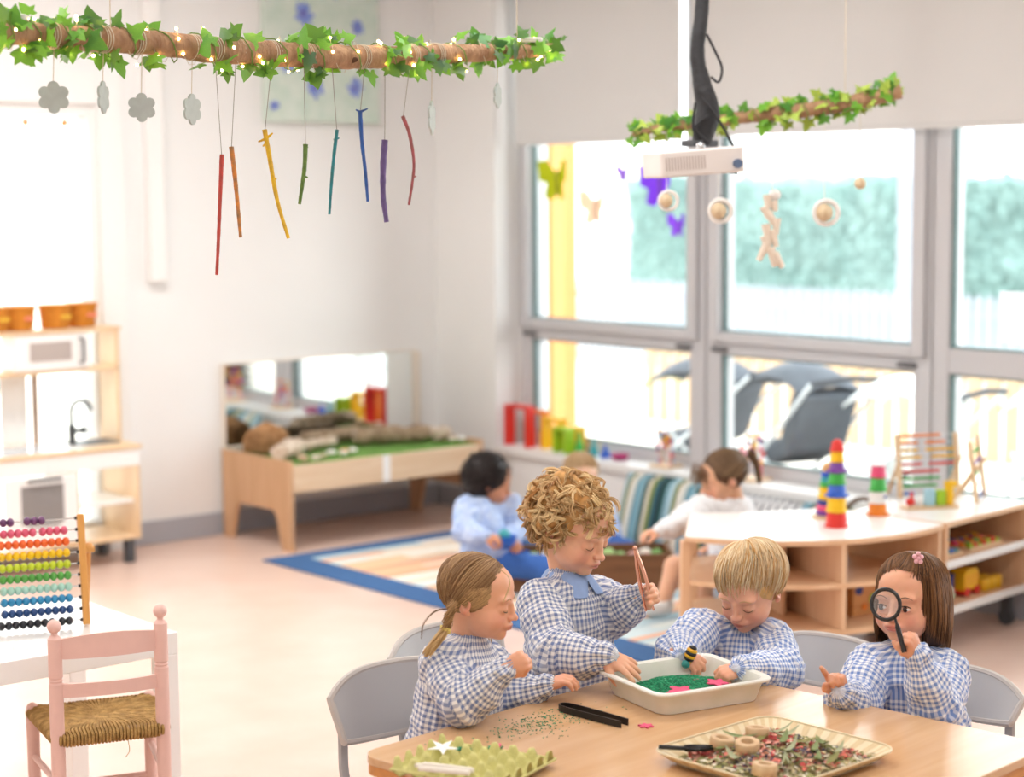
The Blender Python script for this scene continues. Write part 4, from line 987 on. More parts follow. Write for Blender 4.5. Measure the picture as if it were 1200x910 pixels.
def hair_obj(name, parent, T, sc, caps, strands, c1, c2, capcol=None, h=.0028, groove=None):
    """caps: prims callback on SDF for the hair mass; strands on top; one mesh"""
    s = SDF(); caps(s); P, F = s.mesh(h); P = relax(P, F, 2)
    N = vnormals(P, F); A = np.array(T.inverted()); L = (P @ A[:3, :3].T+A[:3, 3])/sc
    if groove is not None: P = P+N*groove(L)[:, None]
    cc = np.array(lin(capcol or c1)); C = cc*(1+.25*vnoise(L*np.array([1, 1, .35]), 160))[:, None]
    if strands:
        P2, F2, C2 = strand_mesh(strands); F = np.concatenate([F, F2+len(P)]); P = np.concatenate([P, P2]); C = np.concatenate([C, C2])
    P = to_local(P, parent); me = np_mesh(name, P, F); set_col(me, np.clip(C, 0, 1)); me.materials.append(m_hair)
    return obj(name, me, None, parent)
def to_local(P, parent):
    A = np.array(parent.matrix_world.inverted()); return P @ A[:3, :3].T+A[:3, 3]
def limb_uv(P, F, chains, per):
    """chains: list of (points, N checks round); returns per-loop uv in check periods, picks the nearest chain for each face"""
    fc = P[F].mean(1); best = np.full(len(F), 1e9); uv = np.zeros((len(F), 4, 2)); which = np.zeros(len(F), int)
    for ci, (pts, nchk, ref, bias) in enumerate(chains):
        pts = np.array([list(p) for p in pts]); seg = np.diff(pts, axis=0); L = np.linalg.norm(seg, axis=1); cum = np.concatenate([[0], np.cumsum(L)])
        def near(Q):
            bd = np.full(len(Q), 1e9); s_ = np.zeros(len(Q)); ax = np.zeros((len(Q), 3)); dr = np.zeros((len(Q), 3))
            for i in range(len(seg)):
                t = ((Q-pts[i]) @ seg[i])/(L[i]**2)
                lo = -9 if i == 0 else 0; hi = 9 if i == len(seg)-1 else 1; tc_ = np.clip(t, lo, hi)
                tt = np.clip(t, 0, 1); dd = np.linalg.norm(Q-pts[i]-tt[:, None]*seg[i], axis=1); m = dd < bd
                bd = np.where(m, dd, bd); s_ = np.where(m, cum[i]+tc_*L[i], s_); ax = np.where(m[:, None], pts[i]+tc_[:, None]*seg[i], ax); dr = np.where(m[:, None], seg[i]/L[i], dr)
            return bd, s_, ax, dr
        bd, _, _, _ = near(fc); bd = bd-bias; m = bd < best; best = np.where(m, bd, best); which[m] = ci
        fm = np.argwhere(m)[:, 0]
        if not len(fm): continue
        Q = P[F[fm]].reshape(-1, 3); _, s_, ax, dr = near(Q); rv = Q-ax
        r = np.array(list(ref), dtype=float); e1 = r-dr*(dr @ r)[:, None]; e1 /= np.linalg.norm(e1, axis=1, keepdims=True); e2 = np.cross(dr, e1)
        th = np.arctan2((rv*e2).sum(1), (rv*e1).sum(1))/(2*math.pi)*nchk
        th = th.reshape(-1, 4); th = th+np.round((th[:, :1]-th)/nchk)*nchk
        uv[fm, :, 0] = th; uv[fm, :, 1] = (s_/per).reshape(-1, 4)
    return uv, which
def seg_coord(P, a, b):
    a, b = np.array(list(a)), np.array(list(b)); d = b-a; L = np.linalg.norm(d); t = ((P-a) @ d)/L**2
    return t, np.linalg.norm(P-a-np.clip(t, 0, 1)[:, None]*d, axis=1), L
def garment(name, parent, build, chains, material, per=.0115, h=.0035, cuffs=(), wr=.0036, seed=0, folds=(), hem=None):
    s = SDF(); build(s); P, F = s.mesh(h); P = relax(P, F, 1); N = vnormals(P, F)
    uv, _ = limb_uv(P, F, chains, per)
    d = wr*(1.0*vnoise(P+seed, 24)+1.0*(1-2.4*np.abs(vnoise(P*np.array([1, 1, .7])+seed*2, 40)))+.35*vnoise(P+seed, 90))
    for (c, ax, R, amp, nf) in cuffs:          # gathers running out from a cuff or neckline
        c = np.array(list(c)); ax = np.array(list(Vector(ax).normalized())); q = P-c; dist = np.linalg.norm(q, axis=1)
        ref = np.cross(ax, [.3, .5, .81]); ref /= np.linalg.norm(ref); r2 = np.cross(ax, ref); th = np.arctan2(q @ r2, q @ ref)
        d += amp*np.sin(th*nf+2*vnoise(P, 20))*np.exp(-(dist/R)**2)
    for (c, dr, R, amp, wl) in folds:         # creases across a bend
        c = np.array(list(c)); dr = np.array(list(Vector(dr).normalized())); q = P-c
        d += amp*(1-2*np.abs(np.sin(q @ dr*math.pi/wl+1.5*vnoise(P+seed, 22))))*np.exp(-(np.linalg.norm(q, axis=1)/R)**2)
    P = P+N*d[:, None]
    if hem is not None: P[:, 2] = np.maximum(P[:, 2], hem)
    P = to_local(P, parent); me = np_mesh(name, P, F); l = me.uv_layers.new(name='UVMap')
    if len(l.data) == uv.size//2: l.data.foreach_set('uv', uv.astype(np.float32).ravel())
    me.materials.append(material); return obj(name, me, None, parent)
def face_parts(parent, T, sc, L, look, browmat, lash=None):
    """eyes, lashes and brows laid on the modelled face; L = body vertices in head space"""
    Pw = parent.matrix_world.inverted(); Q = lambda x, y, z: Pw @ (T @ Vector((x*sc, y*sc, z*sc)))
    fr = L[(L[:, 1] > .03) & (L[:, 1] < .105) & (np.abs(L[:, 0]) < .07) & (np.abs(L[:, 2]) < .1)]
    def snap(x, z):
        d = np.hypot(fr[:, 0]-x, fr[:, 2]-z); i = np.argsort(d)[:6]; return float(fr[i, 1].max())
    for x in (-1, 1):
        o = parent
        if look is not None:
            R = (Pw.to_3x3() @ T.to_3x3()); yy = snap(x*.029, -.0185)
            b = MB(); b.ball(Q(x*.029, yy-.0108, -.0185), .0122*sc, 18, 12, (1.0, 1, .55), R); o = b.build('eye', m_eye, parent, smooth=True)
            b = MB(); b.ball(Q(x*.029+look, yy-.0014, -.0185), .0063*sc, 14, 8, (1, .5, 1), R); b.build('iris', m_iris, o, smooth=True)
        zz = -.0245 if look is None else -.0115
        pts = []
        for k in range(9):
            u = -1+k/4; px, pz = x*.029+u*.0130, zz+(.0035*u*u if look is None else -.0050*u*u)
            pts.append(Q(px, snap(px, pz)+(.0004 if look is None else .0012), pz))
        b = MB(); b.tube(pts, [.0004]+[(.0009 if look is None else .0012)*sc]*7+[.0004], 5); b.build('eyelash', lash or m_lash, parent)
        if look is not None:
            pts = [Q(x*.029+u*.012, snap(x*.029+u*.012, -.0255+.003*u*u)+.0003, -.0255+.0035*u*u) for u in (-1, -.5, 0, .5, 1)]
            b = MB(); b.tube(pts, .0007, 5); b.build('lower_lid', mat('lid_skin', '#c98b76', .5), parent)
        b = MB(); pp = [(.014, .002), (.022, .0062), (.030, .0078), (.038, .0065), (.045, .002)]
        b.tube([Q(x*a, snap(x*a, c)+.0002, c) for a, c in pp], [.0006, .0010, .0010, .0008, .0003], 6, flat=.8)
        b.build('eyebrow', browmat, parent)

def child(label, root_xy, T, sc, skin, J, torso, hands, material, facing, seated=True, per=.0120, res=.0022, look=None, browmat=None, seed=0, pants='#5b6f9a', nchk=(47, 24), shirt=None, sleeve_r=(.050, .048, .036, .024), tor_r=1.0, barelegs=False, extra=None, pose_legs=None, gres=.0035, name='person', arm_extra=None, shoes='#e8e4e0', lash=None, group=None, cuffr=None):
    """J: neck, chest, hip, shoulder/elbow/wrist lists [(sh, el, wr) for right and left]"""
    root = thing(name, label, 'child', (root_xy[0], root_xy[1], 0), 0, group)
    f = Vector((facing[0], facing[1], 0)).normalized(); up = Vector((0, 0, 1)); rt = f.cross(up)
    s = SDF(); head_prims(s, T, sc)
    nk, ch, hp = Vector(J['neck']), Vector(J['chest']), Vector(J['hip'])
    s.cap(T @ Vector((0, -.022*sc, -.050*sc)), nk, .034*sc, .036*sc, .014)
    tz = (nk-hp).normalized(); Rt = np.array(Matrix((rt, tz.cross(rt), tz)).transposed())
    s.ell(ch, (.085, .06, .09), Rt, .02); s.ell((ch+hp)/2, (.08, .06, .1), Rt, .02)
    tips = []
    for (sh, el, wr), hd in zip(J['arms'], hands):
        s.cap(nk-tz*.03, sh, .034, .034, .02); s.chain([sh, el, wr], [.032, .027, .0165], .012)
        if hd: tips.append(hand_prims(s, wr, *hd[:2], hd[2], **hd[3]))
    P, F = s.mesh(res); P = relax(P, F, 1, .3)
    A = np.array(T.inverted()); L = (P @ A[:3, :3].T+A[:3, 3])/sc
    C = skin_cols(P, T, sc, skin, [a[2] for a in J['arms']])
    me = np_mesh('body', to_local(P, root), F); set_col(me, C); me.materials.append(m_skin); obj('body', me, None, root)
    face_parts(root, T, sc, L, look, browmat or mat('brow_fair', '#b08d63', .8), lash)
    k = tor_r
    def bld(g):
        g.ell(ch+tz*.01, (.098*k, .074*k, .085*k), Rt, .03); g.ell(ch*.55+hp*.45, (.108*k, .088*k, .11*k), Rt, .04)
        g.ell(hp+tz*.02, (.122*k, .105*k, .085*k), Rt, .04)
        g.cap(nk-tz*.022, nk-tz*.004, .048*k, .040*sc, .012)
        for sh, el, wr in J['arms']:
            g.cap(nk-tz*.035, sh, .040*k, .044*k, .03)
            d = (wr-el)
            mid = el+d*.55+Vector((0, 0, -.006))
            g.chain([sh, (sh+el)/2, el, mid, wr-d.normalized()*.012], [sleeve_r[0]*k, sleeve_r[0]*1.0*k, sleeve_r[1]*k, sleeve_r[2]*k, sleeve_r[3]], .016)
            g.cap(wr-d.normalized()*.006, wr+d.normalized()*.002, sleeve_r[3]+.001, sleeve_r[3]-.001, .003)
        g.ell(nk+tz*.030, (.034, .034, .03), Rt, .006, 's')
        if extra: extra(g)
    chains = [([hp-tz*.1, ch, nk+tz*.05], nchk[0], f, .052)]
    cf = [(nk, tz, .06, .0018, 17)]; fl = []
    for (sh, el, wr) in J['arms']:
        chains.append((spline([sh-(el-sh).normalized()*.01, (sh+el)/2, el*.86+(sh+wr)*.07, (el+wr)/2, wr], 4), nchk[1], tz.cross(el-sh) if abs((el-sh).normalized().dot(tz)) < .9 else f, -.004))
        cf.append((wr, wr-el, .05, .0032, 9)); fl.append((el, (wr-sh).cross(up)*0+(wr-sh), .055, .0045, .03)); fl.append((sh, (el-sh), .06, .003, .034))
    garment('smock', root, bld, chains, material, per, gres, cf, seed=seed, folds=fl)
    # legs
    if pose_legs is None:
        if seated:
            pose_legs = [[hp+rt*(x*.05)+Vector((0, 0, -.02)), hp+rt*(x*.075)+f*.19+Vector((0, 0, -.03)), hp*1+rt*(x*.07)+f*.20-Vector((0, 0, hp.z-.06))] for x in (1, -1)]
        else:
            pose_legs = [[hp+rt*(x*.05), hp+rt*(x*.055)+f*.02-Vector((0, 0, hp.z*.45)), hp+rt*(x*.055)-Vector((0, 0, hp.z-.06))] for x in (1, -1)]
    g = SDF(); g.ell(hp-tz*.02, (.095, .085, .075), Rt, .03)
    for l_ in pose_legs:
        g.chain(l_ if not barelegs else [l_[0], l_[0]*.3+l_[1]*.7], [.060, .050, .038] if not barelegs else [.062, .058], .02)
    P, F = g.mesh(.006); P = relax(P, F, 1); P = P+vnormals(P, F)*(.003*vnoise(P, 30))[:, None]; P[:, 2] = np.maximum(P[:, 2], .02)
    me = np_mesh('trousers', to_local(P, root), F); me.materials.append(mat('trousers_%s' % pants.strip('#'), pants, .85, vary=.15, vscale=30)); obj('trousers', me, None, root)
    if barelegs:
        for l_ in pose_legs:
            g = SDF(); g.chain([l_[0]*.4+l_[1]*.6, l_[1], l_[2]], [.045, .040, .027], .015); P, F = g.mesh(.005); me = np_mesh('bare_leg', to_local(P, root), F)
            set_col(me, np.tile(np.array(lin(skin)), (len(P), 1))); me.materials.append(m_skin); obj('bare_leg', me, None, root)
    for l_ in pose_legs:
        ft = l_[2]; z0 = max(ft.z-.055, .004); ff = (f if len(l_) < 4 else Vector(l_[3]).normalized())
        g = SDF(); g.ell(Vector((ft.x, ft.y, z0+.028))+ff*.03, (.031, .066, .027), np.array(frame(ff, up)), .01); g.ell(Vector((ft.x, ft.y, z0+.04))-ff*.005, (.033, .036, .036), np.array(frame(ff, up)), .01)
        P, F = g.mesh(.005); P[:, 2] = np.maximum(P[:, 2], z0); me = np_mesh('shoe', to_local(P, root), F); me.materials.append(mat('shoe_%s' % shoes.strip('#'), shoes, .6)); obj('shoe', me, None, root)
    return root, L, tips
def headT(c, fwd, up=(0, 0, 1)):
    m = frame(fwd, up).to_4x4(); m.translation = Vector(c); return m
def on_ell(dirs, r, c):
    d = dirs/np.linalg.norm(dirs, axis=1, keepdims=True); k = 1/np.sqrt(((d/np.array(r))**2).sum(1)); return np.array(c)+d*k[:, None]
def worldP(T, sc, L):
    A = np.array(T); return (L*sc) @ A[:3, :3].T+A[:3, 3]
def mixc(c1, c2, t): return np.array(lin(c1))*(1-t)+np.array(lin(c2))*t
def slerp_dirs(a, b, t):
    a = a/np.linalg.norm(a); b = b/np.linalg.norm(b); w = math.acos(max(-1, min(1, float(a @ b)))); t = np.asarray(t)[:, None]
    return (np.sin((1-t)*w)*a+np.sin(t*w)*b)/max(math.sin(w), 1e-4)

# ================================================================== the children at the table
W = lambda x, y, z: Vector((x, y, z))
cRt = Vector((R0.x, R0.y, 0)); cTo = Vector((-Fv.x, -Fv.y, 0)).normalized()      # image-right and toward-camera, on the floor plan
def dirv(r, t, u): return (cRt*r+cTo*t+Vector((0, 0, u))).normalized()
def at(px, py, d): return Vector((0, 0, CAM_H)) + (Fv+Rv*((px-600)/F_PX)-Uv*((py-455)/F_PX))*d
rs = np.random.RandomState(11)
CR_ = (.071, .0845, .0735); CC_ = (0, -.014, .016)      # hair shell over the skull, head space

# --- girl with the fair braid, left side of the table
T1 = headT(at(560, 695, 4.0), dirv(.95, .22, -.15), dirv(.22, 0, 1)); s1 = .93
J1 = dict(neck=at(547, 748, 4.03), chest=at(540, 800, 4.03), hip=W(*at(528, 800, 4.05)[:2], .36),
          arms=[(at(520, 778, 3.97), at(543, 822, 3.90), at(592, 784, 3.86)), (at(568, 775, 4.12), at(594, 812, 4.12), at(640, 803, 4.08))])
hands1 = [(dirv(.75, .1, .40), dirv(-.35, .9, .1), 1, dict(sc=0.97, curl=(1.25, 1.25, 1.3, 1.3), thumb=1.0)), (dirv(.9, .1, .3), dirv(0, .2, 1), -1, dict(sc=0.95, curl=(.5, .5, .5, .5), thumb=.4))]
girl1, L1, _ = child('small girl in a checked smock with a fair braid tied in yellow, right fist raised', J1['hip'][:2], T1, s1, '#eab08f', J1, None, hands1, m_ging2, dirv(.75, .65, 0), look=None, browmat=mat('brow_tan', '#a68560', .8), seed=1, pants='#4b5f8c')
def cap1(s):
    Rn = np.array(T1.to_3x3()); P = lambda x, y, z: T1 @ Vector((x*s1, y*s1, z*s1)); e = lambda c, r, k=.006, op='u': s.ell(P(*c), [q*s1 for q in r], Rn, k, op)
    e(CC_, CR_); e((0, .104, -.046), (.062, .052, .078), .006, 's'); e((0, .055, -.048), (.09, .048, .050), .006, 's'); e((0, .040, -.082), (.078, .074, .062), .006, 's')
    for x in (-1, 1): e((x*.075, -.008, -.026), (.022, .018, .024), .004, 's')
gat = np.array((.052, -.062, -.062)); st = []
nr1 = on_ell(np.array([gat-np.array(CC_)]), CR_, CC_)[0]
for i in range(2400):
    # root along the hairline or the parting, swept to the tie behind the ear
    side = 1 if rs.rand() < .62 else -1; g = np.array((side*.052, -.062, -.058))
    if rs.rand() < .45: a = np.array((side*rs.uniform(.0, .006), rs.uniform(-.06, .08), .07))
    else: u = rs.rand(); a = np.array((side*(.004+.062*u**.8), .090-.082*u**2, .040-.036*u))
    a = a-np.array(CC_)*0; t = np.linspace(0, 1, 9); D = slerp_dirs(a, g-np.array(CC_), t)
    L = on_ell(D, np.array(CR_)+.0012+.002*rs.rand(), CC_); L[:, 2] += .004*np.sin(t*math.pi)*rs.randn()*.6
    tone = np.clip(.25+.25*rs.randn()+.40*(a[2] < .032), 0, 1); st.append((worldP(T1, s1, L), mixc('#835f40', '#dfb884', tone), .0009))
def curve_strands(pts, n, spread, cols, r=.0008, taper=1.0, rnd=rs, wave=.0):
    C = np.array([list(p) for p in spline(pts, 6)]); out = []
    for i in range(n):
        o = rnd.randn(3)*spread; k = len(C); env = np.linspace(1, taper, k)[:, None]
        ph = rnd.rand()*6; out.append((C+o*env+wave*np.sin(np.linspace(0, 5, k)+ph)[:, None]*rnd.randn(3), mixc(cols[0], cols[1], np.clip(rnd.normal(.5, .3), 0, 1)), r))
    return out
tie = at(522, 737, 3.93); g0 = T1 @ Vector((.050*s1, -.066*s1, -.050*s1))
if (g0-Vector(at(535, 715, 3.95))).length > .2: g0 = at(535, 715, 3.93)
# two strands wound round each other make the braid
br = []
axis = spline([at(531, 706, 3.925), at(527, 720, 3.92), tie], 8)
for ph in (0, 2.1, 4.2):
    pts = [p+cRt*(.006*math.cos(ph+i*.75))+Vector((0, 0, .003*math.sin(ph*2+i*1.5)))+cTo*(.006*math.sin(ph+i*.75)) for i, p in enumerate(axis)]
    br += curve_strands(pts[::2]+[pts[-1]], 40, .0022, ('#8a6440', '#dcb27c'))
st += br
st += curve_strands([tie, at(515, 747, 3.915), at(506, 758, 3.91), at(500, 766, 3.90)], 150, .0042, ('#b98c55', '#e9c88f'), wave=.001)
st += curve_strands([at(537, 712, 3.95), at(512, 715, 3.93), at(497, 730, 3.92), at(494, 748, 3.92)], 5, .0015, ('#7b5b46', '#a98a66'), r=.0006)
st += curve_strands([at(585, 665, 3.93), at(598, 680, 3.92), at(589, 708, 3.915)], 4, .001, ('#caa372', '#e0c08c'), r=.0006)
st += curve_strands([at(570, 745, 4.1), at(572, 756, 4.08), at(567, 768, 4.06)], 30, .003, ('#8f6f48', '#c69c66'))
hair_obj('hair', girl1, T1, s1, cap1, st, '#86694a', '#c9a574', '#76543a')
b = MB(); Pw = girl1.matrix_world.inverted()
for dz in (-.004, 0, .004):
    c = tie+Vector((0, 0, dz)); b.tube([Pw @ (c+cRt*(.0095*math.cos(a))+cTo*(.0095*math.sin(a))+Vector((0, 0, -.003*math.cos(a)))) for a in [k*math.pi/6 for k in range(12)]], .0020, 6, close=True)
o = b.build('hair_tie', mat('yellow_elastic', '#f1dd7c', .6), girl1, smooth=True); o['label'] = 'pale yellow hair elastic'

# --- curly fair child standing behind the table
T2 = headT(at(672, 613, 4.35), dirv(.70, .52, -.32), dirv(.22, .1, 1)); s2 = 1.05
J2 = dict(neck=at(664, 672, 4.38), chest=at(664, 722, 4.38), hip=at(668, 795, 4.42),
          arms=[(at(633, 706, 4.29), at(650, 764, 4.20), at(708, 768, 4.14)), (at(700, 700, 4.46), at(718, 716, 4.42), at(750, 698, 4.33))])
hands2 = [(dirv(.90, .15, -.38), dirv(.25, .55, .8), 1, dict(sc=1.06, curl=(.12, .15, .18, .2), thumb=.05, spread=.20)), (dirv(.55, .5, .25), dirv(.75, -.4, .2), -1, dict(sc=1.02, curl=(1.0, 1.1, 1.15, 1.2), thumb=.8))]
def collar(root, nk, f, tz, m, r=.044, drop=.040):
    f = Vector((f[0], f[1], 0)).normalized(); rt = f.cross(Vector((0, 0, 1))); Pw = root.matrix_world.inverted(); b = MB(); n = 28; vs = []
    for j in range(4):
        for i in range(n+1):
            a = -2.75+5.5*i/n; k = j/3; rr_ = r*(.88+.62*k); dd = f*math.cos(a)+rt*math.sin(a); pt = 1+.35*k*math.exp(-((abs(a)-.45)/.3)**2)
            vs.append(Pw @ (nk+tz*(.014-.006*k-drop*k*k*.8-(.016*k if math.cos(a) > 0 else 0))+dd*rr_*pt if abs(a) > .14 or k == 0 else nk+tz*(.012-.02*k)+dd*rr_*(.95)))
    b.add(vs, [(j*(n+1)+i, j*(n+1)+i+1, (j+1)*(n+1)+i+1, (j+1)*(n+1)+i) for j in range(3) for i in range(n)]); o = b.build('shirt_collar', m, root, smooth=70); s_ = o.modifiers.new('s', 'SOLIDIFY'); s_.thickness = .002; return o
m_shirt = mat('shirt_blue', '#9db8e6', .85, vary=.1, vscale=60)
boy2, L2, tips2 = child('curly blond child in a checked smock standing behind the table with copper tongs', J2['hip'][:2], T2, s2, '#f0b998', J2, None, hands2, m_ging2, dirv(.70, .6, 0), seated=False, browmat=mat('brow_blond', '#d2ab7c', .8), seed=5, pants='#2f4f86', nchk=(47, 24), lash=mat('lash_fair', '#8a6248', .7), sleeve_r=(.052, .054, .045, .027))
def cap2(s):
    Rn = np.array(T2.to_3x3()); P = lambda x, y, z: T2 @ Vector((x*s2, y*s2, z*s2)); e = lambda c, r, k=.006, op='u': s.ell(P(*c), [q*s2 for q in r], Rn, k, op)
    e((0, -.016, .019), (.0745, .087, .076)); rr = np.random.RandomState(5)
    for i in range(26):
        d = rr.randn(3); d[2] = abs(d[2])*1.0-.55; d /= np.linalg.norm(d)
        if d[1] > .45 and d[2] < .45: continue
        p = np.array((0, -.018, .018))+d*np.array((.080, .092, .079)); e(p*.985, (.012+.004*rr.rand(),)*3, .016)
    e((0, .094, -.040), (.062, .056, .076), .006, 's'); e((0, .04, -.10), (.070, .072, .058), .006, 's')
st = []
for i in range(640):
    d = rs.randn(3); d /= np.linalg.norm(d)
    if (d[2] < -.45 and d[1] > -.2) or d[2] < -.85 or (d[1] > .50 and d[2] < .38) or (d[1] > 0 and d[2] < -.25): continue
    p0 = np.array((0, -.018, .016))+d*np.array((.073, .085, .074))*rs.uniform(.97, 1.04)
    down = np.array((0, 0, -1.)); out = d; tg = down-out*(down @ out)+rs.randn(3)*.7; tg = tg-out*(tg @ out); tg /= np.linalg.norm(tg)
    b2 = np.cross(out, tg); k = 15; t = np.linspace(0, 1, k); R = rs.uniform(.007, .017); Ln = rs.uniform(.018, .055); turns = rs.uniform(.5, 1.5)*rs.choice([-1, 1]); ph = rs.rand()*6; lo_ = rs.rand(); tone = rs.normal(.55, .25)
    for j in range(8):
        off = rs.randn(3)*.0019; Rj = R*(1+.07*rs.randn())
        c = p0+off+tg*(Ln*t)[:, None]+out*(.002+.012*t*lo_)[:, None]
        L = c+Rj*(np.cos(ph+turns*6.28*t)-math.cos(ph))[:, None]*b2+Rj*.8*(np.sin(ph+turns*6.28*t)-math.sin(ph))[:, None]*out*.6+Rj*.5*(np.sin(ph+turns*6.28*t))[:, None]*tg
        q0 = np.array((0, -.014, .014)); nn = np.linalg.norm((L-q0)/np.array((.071, .084, .072)), axis=1); L = q0+(L-q0)*np.maximum(1, 1/nn)[:, None]
        st.append((worldP(T2, s2, L), mixc('#b67c40', '#ffe3ac', np.clip(tone+.12*rs.randn(), 0, 1)), .0011))
hair_obj('hair', boy2, T2, s2, cap2, st, '#c98f4e', '#ecd09a', '#cc9a5c')

collar(boy2, Vector(J2['neck'])+Vector((0, 0, .0)), dirv(.70, .6, 0), Vector((0, 0, 1)), m_shirt)
# --- blond child bent over the white tray
T3 = headT(at(879, 684, 4.45), dirv(-.55, .72, -.40), dirv(-.06, .1, 1)); s3 = .98
J3 = dict(neck=at(872, 735, 4.52), chest=at(868, 775, 4.52), hip=W(*at(872, 775, 4.58)[:2], .36),
          arms=[(at(822, 738, 4.46), at(795, 764, 4.37), at(796, 768, 4.27)), (at(903, 750, 4.48), at(915, 786, 4.33), at(868, 783, 4.16))])
hands3 = [(dirv(.75, .45, -.25), dirv(-.2, .5, .85), -1, dict(sc=0.96, curl=(.55, .6, .7, .75), thumb=.6)), (dirv(-.92, .25, -.22), dirv(.1, .45, .9), 1, dict(sc=0.96, curl=(.8, .9, 1.0, 1.0), thumb=.6))]
boy3, L3, _ = child('straight-haired blond child bent over the white tray, toy bee in hand', J3['hip'][:2], T3, s3, '#edb292', J3, None, hands3, m_ging, dirv(-.30, .95, 0), look=None, browmat=mat('brow_blond', '#d2ab7c', .8), seed=9, lash=mat('lash_fair', '#8a6248', .7), pants='#3f5687', sleeve_r=(.050, .050, .042, .026))
def cap_fn(T, sc, ear=True, low=-.10, rad=(.0725, .086, .075), fz=-.040):
    def f(s):
        Rn = np.array(T.to_3x3()); P = lambda x, y, z: T @ Vector((x*sc, y*sc, z*sc)); e = lambda c, r, k=.006, op='u': s.ell(P(*c), [q*sc for q in r], Rn, k, op)
        e((0, -.014, .017), rad); e((0, .092, fz), (.062, .056, .072), .006, 's'); e((0, .035, low), (.078, .085, .058), .006, 's'); e((0, .052, -.050), (.092, .045, .050), .006, 's')
        if ear:
            for x in (-1, 1): e((x*.075, -.006, -.028), (.022, .020, .026), .004, 's')
    return f
def sweep(T, sc, n, crown, endf, twist, cols, lift=.003, r=.0009, rnd=rs, fall=None, rad=(.0735, .087, .076), k=12, jit=.12, ej=.05):
    """strands from the crown over the skull; endf(theta) polar angle where they end, fall(theta) extra straight hang"""
    cz = np.array(crown, dtype=float); cz /= np.linalg.norm(cz); fx = np.array((0, 1., 0)); fx -= cz*(fx @ cz); fx /= np.linalg.norm(fx); fy = np.cross(cz, fx); out = []
    for i in range(n):
        th = rnd.uniform(-math.pi, math.pi); end = endf(th)*(1+ej*rnd.randn()); s0 = rnd.choice([0, rnd.rand()*.5]); t = np.linspace(s0, 1, k); pol = end*t
        a = th+twist(th)*t**1.3+jit*rnd.randn()*t
        D = np.cos(pol)[:, None]*cz+np.sin(pol)[:, None]*(np.cos(a)[:, None]*fx+np.sin(a)[:, None]*fy)
        L = on_ell(D, rad, (0, -.014, .017)); L = L+D*(lift*rnd.rand()*np.sin(t*3.1)+.0008)[:, None]
        if fall:
            fl = fall(th)
            if fl > 0:
                e = L[-1]; nf = 6; tt = np.linspace(1/nf, 1, nf); flr = fl*(1+.08*rnd.randn())
                H = e+np.stack([D[-1, 0]*.010*np.sin(tt*2.2), D[-1, 1]*.006*np.sin(tt*2.2), -flr*tt], 1); H[:, :2] *= (1-.10*tt**2)[:, None]; L = np.concatenate([L, H])
        out.append((worldP(T, sc, L), mixc(cols[0], cols[1], np.clip(rnd.normal(.5, .33), 0, 1)), r))
    return out
def end3(th):
    c = math.cos(th); return (1.62+.16*math.sin(2*th+.5)+.10*math.sin(7*th)) if c > .35 else (1.85 if abs(th) < 2.0 else 2.15)
st = sweep(T3, s3, 3400, (.42, -.50, 1), end3, lambda th: -.75*math.cos(th*.5), ('#d3a05e', '#ffefcc'), lift=.012, rad=(.0775, .0905, .081), r=.0010, jit=.3, ej=.10)
hair_obj('hair', boy3, T3, s3, cap_fn(T3, s3, rad=(.0765, .0895, .080), fz=-.052), st, '#d3a763', '#f2dcae', '#d9a968')

# --- brown bobbed child with the magnifying glass
T4 = headT(at(1067, 698, 4.2), dirv(-.64, .77, .06), dirv(-.06, 0, 1)); s4 = 1.0
J4 = dict(neck=at(1066, 755, 4.23), chest=at(1066, 800, 4.22), hip=W(*at(1075, 800, 4.26)[:2], .36),
          arms=[(at(1022, 780, 4.2), at(1002, 826, 4.12), at(985, 812, 4.00)), (at(1108, 788, 4.16), at(1098, 832, 4.04), at(1076, 768, 3.98))])
hands4 = [(dirv(-.30, .25, .85), dirv(.3, -.95, .2), 1, dict(sc=0.96, curl=(.12, 1.0, 1.15, 1.2), thumb=.8)), (dirv(-.40, .15, .85), dirv(.75, .6, .2), -1, dict(sc=0.99, curl=(1.05, 1.15, 1.2, 1.2), thumb=.8))]
girl4, L4, _ = child('brown-haired girl with a bob cut looking through a magnifying glass', J4['hip'][:2], T4, s4, '#e6ab8a', J4, None, hands4, m_ging, dirv(-.45, .90, 0), look=.001, browmat=mat('brow_brown', '#6e4f3c', .8), seed=14, pants='#46609a', sleeve_r=(.052, .052, .044, .027))
def cap4(s):
    Rn = np.array(T4.to_3x3()); P = lambda x, y, z: T4 @ Vector((x*s4, y*s4, z*s4)); e = lambda c, r, k=.006, op='u': s.ell(P(*c), [q*s4 for q in r], Rn, k, op)
    e((0, -.016, .016), (.0735, .087, .075)); e((0, -.030, -.045), (.080, .072, .070), .02); e((0, -.035, -.085), (.078, .062, .035), .015)
    e((0, .090, -.012), (.058, .058, .078), .006, 's'); e((0, .06, -.10), (.052, .078, .10), .008, 's'); e((0, -.02, -.16), (.06, .06, .05), .01, 's')
def end4(th):
    a = abs(th)
    if a < .95: return .78+.55*a**1.5
    if a < 1.15: return 1.3
    return 1.50
def fall4(th):
    a = abs(th); return 0 if a < .95 else (.105+.010*math.cos(5*th) if a < 1.5 else .125)
st = sweep(T4, s4, 2600, (.15, -.1, 1), end4, lambda th: (.75 if th < 0 else -.75)*math.exp(-(abs(th)/.8)**2), ('#452b1a', '#96683f'), lift=.004, fall=fall4, rad=(.0775, .091, .0785), k=10)
hair_obj('hair', girl4, T4, s4, cap4, st, '#4a3122', '#7d5c44', '#422b1e')
collar(girl4, Vector(J4['neck']), dirv(-.5, .85, 0), Vector((0, 0, 1)), m_shirt, .042, .035)
